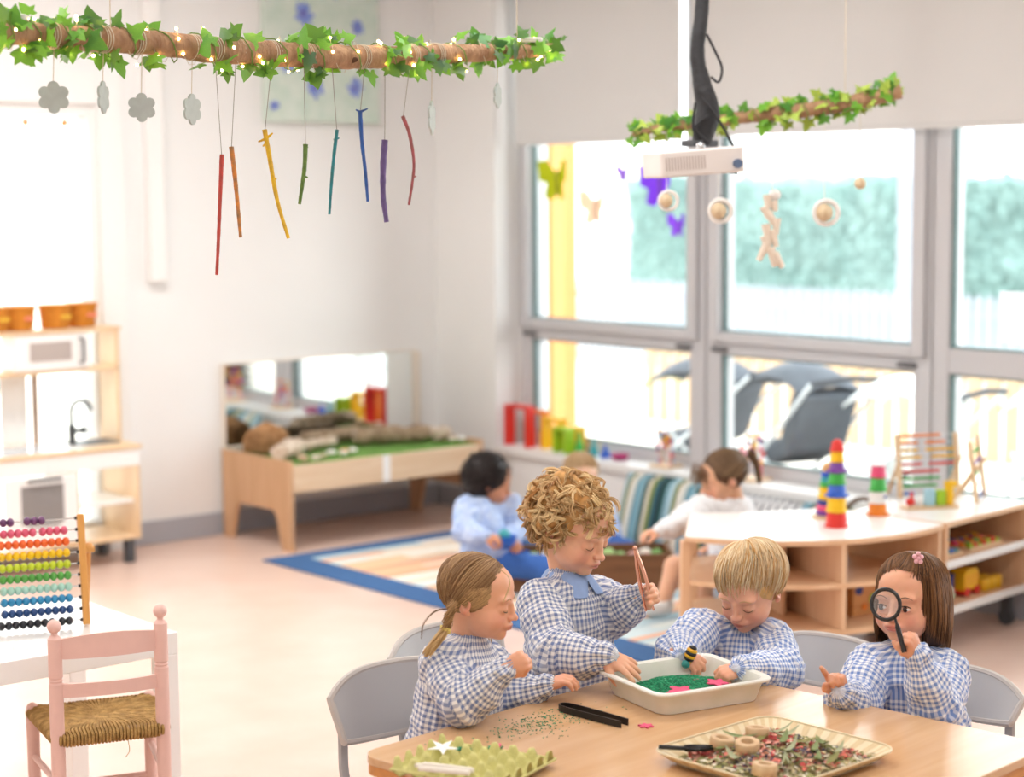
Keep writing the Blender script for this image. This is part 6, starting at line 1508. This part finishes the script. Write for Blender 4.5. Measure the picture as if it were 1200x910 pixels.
girl7 = back_child('girl with a brown ponytail and white blouse reaching into the crate', tuple(hp), hc, 1.0, dirv(-.95, .25, -.25), f3, '#e9b594', m_wht,
           [(at(868, 596, 7.12), at(868, 630, 7.1), at(835, 640, 7.1)), (at(822, 596, 6.92), at(800, 612, 6.80), at(772, 622, 6.62))], [(dirv(-.8, .2, -.3), (0, 0, 1), 1, dict(curl=(.6,)*4)), (dirv(-.95, .2, -.15), dirv(0, 0, 1), -1, dict(curl=(.5,)*4))], h3, pants='#6f86b0',
           legs=[[hp+r3*.06, hp+r3*.10+f3*.20+Vector((0, 0, .02)), hp+r3*.08+f3*.26-Vector((0, 0, .10))], [hp-r3*.06, hp-r3*.10+f3*.20+Vector((0, 0, .05)), hp-r3*.08+f3*.16-Vector((0, 0, .10))]], bare=True, seed=25)
t = thing('floor_stool', 'low white box seat under the girl with the ponytail', 'stool', (hp.x, hp.y, 0), math.radians(20)); bx('seat_box', (-.12, -.12, 0), (.12, .12, .085), m_white, t, .01)

# ------------------------------------------------------------------ hanging branches
m_branch = mat('branch_bark', '#bf9873', .8, vary=.4, vscale=14, col2='#977152', bump=.7, bscale=50, stretch=(3, 3, 1))
m_cut = mat('branch_cut', '#e0c09a', .7); m_tw = mat('twine', '#d9cdb8', .9)
ivm = [mat('ivy_light', '#7fbf3f', .45, vary=.25, vscale=20, col2='#5da22d'), mat('ivy_mid', '#4b9438', .45, vary=.25, vscale=20, col2='#2f7429'), mat('ivy_dark', '#225a30', .4, vary=.2, vscale=20, col2='#164423')]
for m in ivm:
    nt = m.node_tree; n = nt.nodes; tr = n.new('ShaderNodeBsdfTranslucent'); tr.inputs['Color'].default_value = (*lin('#9fd64f'), 1); mx = n.new('ShaderNodeMixShader'); mx.inputs[0].default_value = .3
    nt.links.new(n['Principled BSDF'].outputs[0], mx.inputs[1]); nt.links.new(tr.outputs[0], mx.inputs[2]); nt.links.new(mx.outputs[0], n['Material Output'].inputs[0])
def ivy_leaf(m, s_):
    prof = [(0, -.12), (.16, -.30), (.42, -.34), (.36, -.10), (.62, .10), (.30, .20), (.24, .42), (0, .78)]
    P = [(x, y) for x, y in prof]+[(-x, y) for x, y in prof[-2:0:-1]]; vs = [(0, .06*s_, 0)]+[(x*s_, y*s_, (-.10*abs(x)-.12*y*y)*s_) for x, y in P]; n = len(P)
    b = MB(); b.add(vs, [(0, 1+i, 1+(i+1) % n) for i in range(n)]); return b.mesh('leaf', m, 80)
ivl = [ivy_leaf(m, 1.0) for m in ivm]
def variegated():
    m = mat('ivy_variegated', '#5f9a3d', .5, vary=.9, vscale=26, col2='#d6e05a'); return m
ivv = [ivy_leaf(variegated(), 1.0), ivy_leaf(ivm[1], 1.0)]
def garland(label, bl, path, radii, nleaf, lsz, meshes, seed, vine_r=.0016, box=1.0):
    rr = random.Random(seed); pts = spline(path, 8); N = len(pts); rad = np.interp(np.linspace(0, 1, N), np.linspace(0, 1, len(radii)), radii)
    o0 = pts[N//2]
    t = thing('hanging_branch', bl, 'branch', tuple(o0)); L = lambda p: Vector(p)-o0
    b = MB(); b.tube([L(p)+Vector((rr.uniform(-1, 1), rr.uniform(-1, 1), rr.uniform(-1, 1)))*.0018 for p in pts], [r*(1+.06*math.sin(i*1.7)+.05*rr.uniform(-1, 1)) for i, r in enumerate(rad)], 16)
    b.build('wood', m_branch, t, smooth=60)
    g = thing('ivy_garland', label, 'garland', tuple(o0))
    vine = []; M_ = N*3
    for i in range(M_):
        k = i/(M_-1)*(N-1); j = min(int(k), N-2); p = pts[j].lerp(pts[j+1], k-j); a = i*.55+rr.uniform(-.2, .2); r = rad[j]+.003+.006*rr.random(); d = (pts[j+1]-pts[j]).normalized(); u = Vector((0, 0, 1)); w_ = d.cross(u).normalized(); vine.append(p+u*math.cos(a)*r+w_*math.sin(a)*r)
    b = MB(); b.tube([L(p) for p in vine], vine_r, 5); b.build('vine', mat('vine_green', '#6f8f3f', .7), g, smooth=True)
    for i in range(nleaf):
        k = rr.random()*(N-1.01); j = int(k); p = pts[j].lerp(pts[j+1], k-j); d = (pts[j+1]-pts[j]).normalized(); w_ = d.cross(Vector((0, 0, 1))).normalized()
        a = rr.uniform(0, 6.28); up = math.cos(a); off = rad[j]+rr.uniform(.004, .026)*box
        q = p+Vector((0, 0, up*off))+w_*math.sin(a)*off*.8+d*rr.uniform(-.01, .01)
        o = bpy.data.objects.new('leaf', meshes[rr.randrange(len(meshes))]); link(o); o.parent = g; s_ = lsz*rr.uniform(.6, 1.15)
        zt = (cTo*rr.uniform(.25, 1)+Vector((0, 0, rr.uniform(-.2, .9)))+cRt*rr.uniform(-.7, .7)).normalized(); yt = (Vector((0, 0, (1 if up > .3 else -1)*rr.uniform(.2, 1)))+cRt*rr.uniform(-1, 1)); yt = (yt-zt*yt.dot(zt)).normalized(); xt = yt.cross(zt)
        mw = Matrix((xt, yt, zt)).transposed().to_4x4() @ Matrix.Diagonal((s_, s_, s_, 1)); mw.translation = q-o0; o.matrix_local = mw
    return t, g, pts, rad, o0
def dep1(x): return 3.7+(x/655.0)*1.15
path = [(x, y) for x, y in ((-60, 34), (0, 38), (70, 42), (150, 48), (250, 58), (340, 64), (430, 67), (520, 64), (600, 60), (652, 57))]
hb, ig, bp, br_, bo_ = garland('ivy garland with fairy lights wound round the thick left branch', 'thick pale branch hung by cords at the upper left, ivy round it', [at(x, y, dep1(x)) for x, y in path], [.023, .023, .024, .026, .028, .028, .027, .024, .020, .012], 205, .046, [ivl[0], ivl[0], ivl[1], ivl[2], ivl[2]], 5, box=.9)
b = MB(); b.ball(at(408, 70, dep1(408)-.02)-bo_, .018, 10, 6, (1.3, .3, .5), frame(cTo, (0, 0, 1))); b.build('knot', mat('knot_dark', '#5a3d2a', .9), hb, smooth=True)
fl = thing('fairy_lights', 'warm fairy lights twisted along the ivy of the left branch', 'string lights', tuple(bo_)); rr = random.Random(9)
m_bulb = mat('bulb_glow', '#ffd98a', .3, emit=16); wire = []
NB = len(bp)
for i in range(NB*3):
    k = i/(NB*3-1)*(NB-1); j = min(int(k), NB-2); p = bp[j].lerp(bp[j+1], k-j); a = i*.8; wire.append(p+Vector((0, 0, math.cos(a)*(br_[j]+.012)))+cTo*(math.sin(a)*(br_[j]+.006)))
b = MB(); b.tube([p-bo_ for p in wire], .0007, 4); b.build('wire', mat('thin_wire', '#cfc6ae', .4), fl)
for i, p in enumerate(wire):
    if rr.random() < .42:
        b_ = MB(); b_.ball((0, 0, 0), .0034, 8, 6); o = b_.build('bulb', m_bulb, fl, tuple(p-bo_+Vector((0, 0, rr.uniform(-.012, .008)))+cTo*rr.uniform(0, .012)))
def cord(parent, p, q, r=.0012, m=None, nm='cord'):
    o0 = parent.matrix_world.inverted(); b = MB(); b.tube([o0 @ Vector(p), o0 @ Vector(q)], r, 6); return b.build(nm, m or m_tw, parent)
def onb(x): return at(x, np.interp(x, [a for a, _ in path], [c for _, c in path]), dep1(x))
for x in (130, 606):
    p = onb(x); cord(hb, p, (p.x, p.y, CEIL), .0013)
for x in (58, 105, 120, 158, 225, 250, 275, 318, 358, 423, 480, 510):       # twine wraps
    p = onb(x); r = .028; q = (bp[-1]-bp[0]).normalized(); w_ = q.cross(Vector((0, 0, 1))).normalized()
    b = MB()
    for s_ in (-.006, .0, .007): b.tube([p-bo_+q*(s_+.002*math.sin(a))+Vector((0, 0, r*math.cos(a)))+w_*r*math.sin(a) for a in [k*math.pi/9 for k in range(18)]], .0011, 5, close=True)
    b.build('twine_wrap', m_tw, hb)
# felt snow-flowers hanging
m_felt2 = mat('grey_felt', '#c4cecb', .9, vary=.1, vscale=60)
def felt_flower(label, px, py, rpx, turn, top):
    d = dep1(px); r = rpx/F_PX*d; c = at(px, py, d); t = thing('felt_flower', label, 'hanging ornament', tuple(c), 0, 'felt flowers on the left branch')
    n3 = (cTo*math.cos(turn)+cRt*math.sin(turn)); x3 = Vector((0, 0, 1)).cross(n3).normalized(); vs = []; fs = []; n = 48
    for s_ in (-1, 1):
        for i in range(n):
            a = 6.28318*i/n+math.pi/2; q = r*(.74+.26*abs(math.cos(3*(a-math.pi/2)))**.8); vs.append(x3*q*math.cos(a)+Vector((0, 0, 1))*q*math.sin(a)+n3*.0025*s_)
    fs = [tuple(range(n-1, -1, -1)), tuple(range(n, 2*n))]+[(i, (i+1) % n, n+(i+1) % n, n+i) for i in range(n)]
    b = MB(); b.add(vs, fs); b.build('flower', m_felt2, t)
    p = onb(px); cord(t, c+Vector((0, 0, r)), p-Vector((0, 0, .02)), .0010, nm='string')
felt_flower('largest grey felt flower hanging face-on at the far left of the branch', 63, 114, 19, .1, 0); felt_flower('grey felt flower turned edge-on between the two face-on ones', 121, 114, 19, 1.45, 0)
felt_flower('grey felt flower hanging face-on second from the left', 166, 126, 17, .3, 0); felt_flower('grey felt flower turned half edge-on beside the red stick', 225, 128, 18, 1.15, 0)
felt_flower('pale felt flower turned edge-on right of the dark red stick', 506, 138, 20, 1.42, 0); felt_flower('pale felt flower hanging edge-on in front of the window reveal', 583, 112, 15, 1.3, 0)
# painted sticks
def stick(label, pts, r, col, tipc, sx, twigs=()):
    d = dep1(pts[0][0]); P = [at(x, y, d) for x, y in pts]; t = thing('painted_stick', label, 'painted stick', tuple(P[0]), 0, 'painted sticks hanging from the left branch'); L = spline([p-P[0] for p in P], 6); rr = random.Random(int(pts[0][0]))
    n = len(L); rad = [r*(1.05-.35*i/n)*(1+.08*rr.uniform(-1, 1)) for i in range(n)]
    b = MB(); b.tube(L, rad, 10); mm_ = mat('stick_'+label.split()[0]+label.split()[1].strip(','), col, .55, vary=.25, vscale=60, col2=tipc); b.build('stick_body', mm_, t, smooth=60)
    for k, a, ln in twigs:
        p = L[int(k*(n-1))]; q = p+(cRt*a[0]+Vector((0, 0, a[1])))*ln; b = MB(); b.tube([p, q], [r*.7, r*.3], 6); b.build('twig_stub', mm_, t)
    top = onb(sx); cord(t, P[0]+(P[1]-P[0])*.06, top-Vector((0, 0, .024)), .0009, mat('string_grey', '#9c958a', .8), 'string')
stick('red painted straight stick, longest and lowest of the hanging sticks', [(260, 181), (258, 230), (256, 280), (254, 322)], .0046, '#cf4a3f', '#a8463a', 252)
stick('orange painted stick with bare grey tip beside the red one', [(271, 172), (275, 205), (279, 245), (282, 278)], .0052, '#e08a35', '#8a6a45', 276)
stick('yellow painted long stick with twig stubs near its top', [(310, 152), (316, 185), (325, 235), (338, 279)], .0055, '#eec21d', '#c49a2a', 318, ((.12, (1, .8), .015), (.12, (-1, -.4), .018), (.2, (-.8, -.6), .012), (.55, (1, -.1), .008)))
stick('green painted short knobbly stick', [(358, 169), (357, 195), (354, 218), (351, 239)], .0055, '#6f8f3f', '#4d6b2c', 356, ((.5, (1, -.2), .010), (.1, (1, .4), .006)))
stick('teal painted thin stick with small knots', [(395, 152), (391, 185), (388, 220), (386, 251)], .0042, '#1f8f9a', '#2f6f70', 389, ((.15, (1, .3), .008), (.15, (-1, -.2), .006)))
stick('blue painted stick with a forked top', [(422, 131), (424, 165), (428, 200), (431, 236)], .0048, '#2b5fb0', '#234a8a', 427, ((.05, (1, .4), .018), (.05, (-1, .5), .010)))
stick('purple painted thick straight stick', [(451, 164), (449, 195), (449, 230), (453, 260)], .0078, '#6f5a92', '#5a4878', 451)
stick('dark red slender stick, curved, last on the right', [(472, 136), (480, 158), (485, 190), (483, 215), (479, 240)], .0042, '#b0525a', '#7d4a40', 480, ((.68, (1, 0), .008),))
b = MB(); b.prism(rrect(.05, .035, .006), 0, .012); o = b.build('battery_box', mat('clear_plastic', '#e4e2df', .2), None, tuple(onb(18)+Vector((0, 0, .024))), bevel=.002); tag(o, 'small clear battery box of the fairy lights on top of the left branch', 'battery box'); o.rotation_euler = (0, 0, math.radians(-40))
b = MB(); b.prism(rrect(.06, .035, .006), 0, .012); o = b.build('battery_box', mat('clear_plastic', '#e4e2df', .2), None, tuple(onb(622)+Vector((0, 0, .018))), bevel=.002); tag(o, 'white battery box on the tapering tip of the left branch', 'battery box'); o.rotation_euler = (0, 0, math.radians(-40))
# second branch near the projector
p2 = [(740, 157), (780, 149), (830, 143), (890, 135), (950, 128), (1005, 119), (1055, 107)]
hb2, ig2, bp2, br2, bo2 = garland('variegated green and yellow ivy garland on the thin branch behind the projector', 'slender dark branch hung behind the projector in front of the window', [at(x, y, 5.6) for x, y in p2], [.008, .012, .016, .02, .022, .024, .022], 150, .040, [ivv[0], ivv[0], ivv[1], ivl[0]], 15, box=.7)
for x in (990, 800):
    p = at(x, np.interp(x, [a for a, _ in p2], [c for _, c in p2]), 5.6); cord(hb2, p, (p.x, p.y, CEIL), .0016)
m_wb = wood('bead_pale', '#e3cfae', '#d0b48a', 'z', .5, 6)
for (x, y, r, lab) in ((1008, 215, 8.5, 'small wooden ball hanging at the right of the projector branch'), (966, 249, 13, 'largest wooden ball in a white ring below the projector branch'), (842, 247, 12, 'wooden ball in a white ring hanging under the projector'), (781, 235, 10, 'wooden ball in a white ring beside the purple butterfly')):
    c = at(x, y, 5.6); t = thing('wooden_ball', lab, 'hanging ball', tuple(c), 0, 'balls on the projector branch'); rr_ = r/F_PX*5.6
    b = MB(); b.ball((0, 0, 0), rr_*.8, 16, 10); b.build('ball', m_wb, t, smooth=True)
    if 'ring' in lab:
        b = MB(); b.tube([cRt*(rr_*1.05*math.cos(a)+.006)+Vector((0, 0, rr_*1.05*math.sin(a))) for a in [k*math.pi/12 for k in range(24)]], rr_*.24, 8, close=True); b.build('ring', mat('ring_white', '#f4f1ec', .6), t, smooth=True)
    q = at(x, np.interp(x, [a for a, _ in p2], [c_ for _, c_ in p2]), 5.6); cord(t, c+Vector((0, 0, rr_*.8)), q, .0012, mat('string_white', '#ece6dc', .8), 'string')
c = at(905, 228, 5.6); t = thing('driftwood_mobile', 'bundle of pale driftwood and shells hanging below the projector branch', 'mobile', tuple(c)); rr = random.Random(3)
for k in range(11):
    b = MB(); y = -.19*k/11; x = rr.uniform(-.025, .02); b.tube([cRt*(x)+Vector((0, 0, y)), cRt*(x+rr.uniform(-.03, .03))+Vector((0, 0, y-rr.uniform(.03, .06)))], [.014, .008], 8); b.build('driftwood_piece', mat('driftwood_pale', '#f0e2d0', .8), t, smooth=True)
b = MB(); b.ball(cRt*.008, .020, 12, 8, (1.1, .7, .8)); b.build('shell', mat('shell_white', '#f2ece6', .4), t, smooth=True)
q = at(905, 133, 5.6); cord(t, c, q, .0014, MATS['string_white'], 'string')
# projector on its cable-wrapped pole
pj = thing('ceiling_projector', 'white projector hanging from a black cable-wrapped ceiling pole', 'projector', tuple(at(812, 190, 5.3))); l0 = Vector(pj.location)
b = MB(); b.prism(rrect(.245, .19, .02), -.036, .036); o = b.build('housing', mat('projector_white', '#e9e2dd', .4), pj, bevel=.006); o.rotation_euler = (0, math.radians(-4), math.radians(-26))
RJ = Matrix.Rotation(math.radians(-26), 4, 'Z') @ Matrix.Rotation(math.radians(-4), 4, 'Y')
for k in range(14):
    b = MB(); b.X = RJ; b.b2((-.112+.0085*k, -.0965, -.018), (-.108+.0085*k, -.0948, .018)); b.build('vent_slat', mat('vent_grey', '#c9bdb6', .5), pj)
b = MB(); b.X = RJ; b.tube([(.095, -.092, -.012), (.095, -.104, -.012)], .013, 20); b.build('lens_barrel', mat('lens_dark', '#5f7392', .2), pj, smooth=40)
m_blk = mat('cable_black', '#232326', .6, bump=.5, bscale=60)
pp = [at(x, y, 5.3)-l0 for x, y in ((822, -110), (823, 0), (817, 60), (822, 95), (829, 130), (822, 168))]
topz = CEIL-l0.z; b = MB(); sp_ = spline([Vector((pp[0].x, pp[0].y, topz))]+pp, 6); b.tube(sp_, np.interp(np.linspace(0, 1, len(sp_)), [0, .3, .6, .75, .9, 1], [.019, .019, .021, .030, .036, .026]), 14)
for v in b.v: v += Vector((RNG.uniform(-1, 1), RNG.uniform(-1, 1), 0))*.0015
b.build('cable_sleeve', m_blk, pj, smooth=60)
for pts in (((828, 40), (838, 60), (846, 80), (842, 96), (833, 90)), ((822, 115), (835, 130), (848, 150), (856, 165)), ((815, 120), (812, 145), (816, 165)), ((830, 135), (815, 150), (832, 168)), ((856, 165), (866, 185), (860, 202), (845, 196)), ((845, 200), (855, 194), (864, 204))):
    b = MB(); b.tube(spline([at(x, y, 5.26)-l0 for x, y in pts], 6), .0038, 6); b.build('loose_cable', m_blk, pj, smooth=True)
b = MB(); b.box(at(820, 168, 5.3)-l0, (.10, .05, .018)); b.build('mount_plate', m_darkp, pj, bevel=.003)
b = MB(); b.ball(at(821, 172, 5.22)-l0, .014, 10, 8); b.build('bracket_bolt', m_chrome, pj, smooth=True)
# butterflies on the window panes
def translu(m, col, f=.65):
    nt = m.node_tree; n = nt.nodes
    if 'Translucent BSDF' in n: return
    tr = n.new('ShaderNodeBsdfTranslucent'); tr.inputs['Color'].default_value = (*lin(col), 1); mx = n.new('ShaderNodeMixShader'); mx.inputs[0].default_value = f
    nt.links.new(n['Principled BSDF'].outputs[0], mx.inputs[1]); nt.links.new(tr.outputs[0], mx.inputs[2]); nt.links.new(mx.outputs[0], n['Material Output'].inputs[0])
def bfly(label, y, z, s_, col, mt=None):
    t = thing('butterfly_sticker', label, 'window sticker', (XG-.007, y, z), 0, 'butterflies on the window'); m = mat('wing_'+col.strip('#'), col, .5); s_ *= 1.35; translu(m, col)
    for sg in (-1, 1):
        b = MB(); P = [(0, .10), (.32, .50), (.55, .46), (.50, .02), (.30, -.06), (.36, -.38), (.14, -.46), (0, -.14)]; b.prism([(sg*a*s_, c_*s_) for a, c_ in P], .0, .0025, 'yz')
        o = b.build('wing', m, t); o.rotation_euler = (0, 0, sg*math.radians(22))
    b = MB(); b.tube([(-.004, 0, -.35*s_), (-.004, 0, .25*s_)], .05*s_, 8); b.build('butterfly_body', mat('bfly_body_'+col.strip('#'), tuple(x*.6 for x in lin(col)), .5), t, smooth=True)
bfly('yellow-green butterfly on the pane by the yellow column', 6.872, 1.63, .15, '#c9cc30'); bfly('large purple butterfly beside the hanging ball', 6.17, 1.60, .15, '#a86bea'); bfly('tiny lilac butterfly high on the pane', 6.41, 1.66, .06, '#b98ae6'); bfly('small purple butterfly below the large purple one', 6.055, 1.425, .08, '#b47bee'); bfly('faint peach butterfly in the middle of the pane', 6.60, 1.50, .13, '#fbe6d2')
for x, lab in ((3.684, 'left orange flower sticker on the kitchen window'), (3.868, 'right orange flower sticker on the kitchen window')):
    o = flowershape('flower_sticker', lab, (x, YL+.055, 1.896), .026, .003, mat('sticker_orange', '#f0a52a', .6), 6, cat='window sticker', group='flower stickers on the kitchen window'); o.rotation_euler = (math.radians(90), 0, 0)
b = MB(); b.b2((XG-.008, 3.9, 1.0), (XG-.005, 4.335, 1.195)); o = b.build('paper_sheet', mat('paper_sheet', '#f4f5f8', .8)); translu(MATS['paper_sheet'], '#f4f5f8'); tag(o, 'white paper sheet stuck on the right-hand window pane', 'paper')
# ------------------------------------------------------------------ outside
m_ground = mat('patio', '#d9d2c8', .9, vary=.06, vscale=1.5)
b = MB(); b.b2((XG+.15, -6, -.12), (40, 32, -.02)); struct(b.build('ground_patio', m_ground))
b = MB(); b.b2((-8, YL+.2, -.12), (XG+.15, 32, -.02)); struct(b.build('ground_yard', m_ground))
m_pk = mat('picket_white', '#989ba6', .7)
pf = thing('picket_fence', 'white picket fence beyond the patio windows', 'fence', (12, 10, 0)); bpk = MB(); bpk.prism([(-.030, -.02), (.030, -.02), (.030, .72), (0, .76), (-.030, .72)], -.01, .01, 'yz'); pkm = bpk.mesh('picket', m_pk)
for i in range(88):
    o = bpy.data.objects.new('picket', pkm); link(o); o.parent = pf; o.location = (0, -5+.1*i, 0)
for z in (.18, .58): bx('fence_rail', (.012, -5.1, z), (.03, 3.8, z+.05), m_pk, pf, 0)
hd = thing('clipped_hedge', 'tall pale green hedge rising behind the picket fence', 'hedge', (14, 10, 0)); b = MB(); N, M_ = 90, 26; vs = []
m_hedge = mat('hedge_green', '#6b8985', .9, vary=.3, vscale=2.2, col2='#88a39f', bump=1, bscale=9)
for j in range(M_+1):
    for i in range(N+1):
        y = -7+11.8*i/N; z = min(j/(M_-6), 1)*1.66; x = 0 if j < M_-6 else (j-M_+6)*.12; p = Vector((x, y, z)); k = .10*vnoise(np.array([[p.x*1.0, p.y, p.z]]), 2.6)[0]+.05*vnoise(np.array([[p.x, p.y, p.z]]), 7)[0]; vs.append((x-k, y, max(-.02, z+k*.6)))
b.add(vs, [(j*(N+1)+i, j*(N+1)+i+1, (j+1)*(N+1)+i+1, (j+1)*(N+1)+i) for j in range(M_) for i in range(N)]); b.build('hedge_body', m_hedge, hd, smooth=80)
rr = random.Random(2); b = MB()
for i in range(5000):
    y, z = rr.uniform(-7, 4.7), rr.uniform(.4, 1.72); p = Vector((-.08-rr.uniform(0, .1), y, z)); a = rr.uniform(0, 6.28); u = Vector((rr.uniform(-.5, .5), math.cos(a), math.sin(a)))*.04; v = Vector((rr.uniform(-.5, .5), -math.sin(a), math.cos(a)))*.025; b.add([p-u, p-v, p+u, p+v], [(0, 1, 2, 3)])
b.build('leaves', m_hedge, hd)['kind'] = 'stuff'
m_yel = mat('yellow_post', '#c58a4e', .6)
for y, lab, w_ in ((9.25, 'yellow painted column nearest the window corner', .12), (9.04, 'second yellow column beside the first outside the window', .13)):
    b = MB(); b.b2((8-.05, y-w_/2, -.02), (8.05, y+w_/2, 3.2)); o = b.build('yellow_column', m_yel, None, bevel=.005); tag(o, lab, 'column')
b = MB(); b.tube([(11, 8.72, -.02), (11, 8.72, 3)], .05, 12); o = b.build('white_pole', m_pk, None, smooth=True); tag(o, 'slim white pole standing before the hedge', 'pole')
# cream slatted screen behind the pushchairs
sc_ = thing('cream_slat_screen', 'cream vertical slat screen behind the parked pushchairs', 'fence', (9.2, 7.8, 0)); sl = MB(); sl.b2((-.01, -.045, -.02), (.01, .045, .56)); slm = sl.mesh('slat', mat('cream_slat', '#bda383', .7))
for i in range(34):
    o = bpy.data.objects.new('slat', slm); link(o); o.parent = sc_; o.location = (0, -2.6+.13*i, 0)
bx('rail', (.011, -2.66, .45), (.03, 1.75, .50), mat('cream_slat', '#bda383', .7), sc_, 0)
# pushchairs
m_hoodk = mat('hood_charcoal', '#5f646c', .9, vary=.2, vscale=12); m_hoodw = mat('hood_white', '#e8ecec', .8); m_hoodg = mat('hood_lime', '#b7e07a', .8); m_tube = mat('frame_silver', '#d5dade', .3, metal=.6); m_tyre = mat('tyre', '#3b3d42', .8)
def pushchair(label, loc, rz, hood, trim, sc=1.0, tall=0):
    t = thing('pushchair', label, 'pushchair', loc, rz); H = MB(); N, M_ = 14, 10; vs = []
    for j in range(M_+1):
        for i in range(N+1):
            a = math.pi*(.02+.60*j/M_); c = -1+2*i/N; R_ = .27*sc; vs.append((-.02+R_*math.cos(a+.5)*1.25, c*.20*sc*(1-.10*abs(c)), .46*sc+tall+R_*math.sin(a+.5)*(1-.25*c*c)))
    H.add(vs, [(j*(N+1)+i, j*(N+1)+i+1, (j+1)*(N+1)+i+1, (j+1)*(N+1)+i) for j in range(M_) for i in range(N)]); o = H.build('hood', hood, t, smooth=80); s_ = o.modifiers.new('s', 'SOLIDIFY'); s_.thickness = .012
    b = MB(); b.tube([vs[i] for i in range(N+1)], .012, 6); b.build('hood_trim', trim, t, smooth=True)
    b = MB(); P = [(.18, .26), (.02, .22), (-.16, .30), (-.28, .58), (-.20, .62), (-.08, .36), (.04, .30), (.2, .33)]; b.prism([(x*sc, z*sc+tall) for x, z in P], -.17*sc, .17*sc, 'xz'); b.build('seat', hood, t, bevel=.02)
    for s2 in (-1, 1):
        for pts in (((-.42, .66), (-.05, .34), (.30, .06)), ((.12, .38), (-.02, .26), (-.28, .06))):
            b = MB(); b.tube([(x*sc, s2*.21*sc, z*sc+tall*.6) for x, z in pts], .011, 8); b.build('frame_tube', m_tube, t, smooth=True)
        for x in (.30, -.28):
            b = MB(); b.lathe([(.055*sc, -.016), (.075*sc, -.016), (.078*sc, 0), (.075*sc, .016), (.055*sc, .016), (.055*sc, -.016)], (x*sc, s2*.23*sc, .058*sc), 20, Matrix.Rotation(math.pi/2, 3, 'X')); b.f = b.f[:-2]; b.mi = b.mi[:-2]; w_ = b.build('wheel', m_tyre, t, smooth=40)
            b = MB(); b.tube([(x*sc, s2*.215*sc, .058*sc), (x*sc, s2*.245*sc, .058*sc)], .02*sc, 10); b.build('hub', m_tube, w_, smooth=True)
    b = MB(); b.tube([(-.42*sc, -.21*sc, .66*sc+tall*.6), (-.44*sc, 0, .68*sc+tall*.6), (-.42*sc, .21*sc, .66*sc+tall*.6)], .014, 8); b.build('push_handle', m_tyre, t, smooth=True)
    b = MB(); b.prism([(-.14*sc, .10*sc), (.16*sc, .08*sc), (.18*sc, .17*sc), (-.16*sc, .20*sc)], -.15*sc, .15*sc, 'xz'); b.build('basket', m_tyre, t, bevel=.01)
    return t
pushchair('dark pushchair with lime-edged hood at the left lower window', (7.2, 7.02, -.02), math.radians(100), m_hoodk, m_hoodg, 1.0, .0)
pushchair('charcoal pushchair tipped forward at the middle lower window', (7.2, 6.36, -.02), math.radians(75), m_hoodk, m_hoodk, 1.02)
pushchair('white-hooded pushchair at the right of the middle lower window', (7.25, 5.72, -.02), math.radians(95), m_hoodw, m_hoodk, .98)
pushchair('pushchair with grey hood at the right lower window', (7.5, 5.0, -.02), math.radians(70), m_hoodw, m_hoodg, 1.0)
b = MB(); b.b2((18, 14, -.02), (19, 30, 6)); b.b2((-6, 16, -.02), (4.5, 17, 3.2));
o = b.build('far_building', mat('render_white', '#f4f4f6', .9)); tag(o, 'white rendered building across the yard', 'building')
t = thing('garden_plant', 'pale potted shrub in the yard behind the kitchen window', 'plant', (4.6, 10.6, -.02)); b = MB(); b.lathe([(.13, 0), (.17, .3), (.15, .3), (0, .27)], n=18); b.build('pot', mat('pot_grey', '#c9ccd0', .7), t, smooth=50)
rr = random.Random(6)
for k in range(60):
    b = MB(); a = rr.uniform(0, 6.28); el = rr.uniform(.2, 1.4); p = Vector((math.cos(a)*math.cos(el), math.sin(a)*math.cos(el), math.sin(el)))*rr.uniform(.2, .5)+Vector((0, 0, .3)); q = p.normalized().cross(Vector((0, 0, 1)))*.035; b.add([(0, 0, .28), p+q, p*1.25, p-q], [(0, 1, 2, 3)]); b.build('leaf', m_hedge, t)
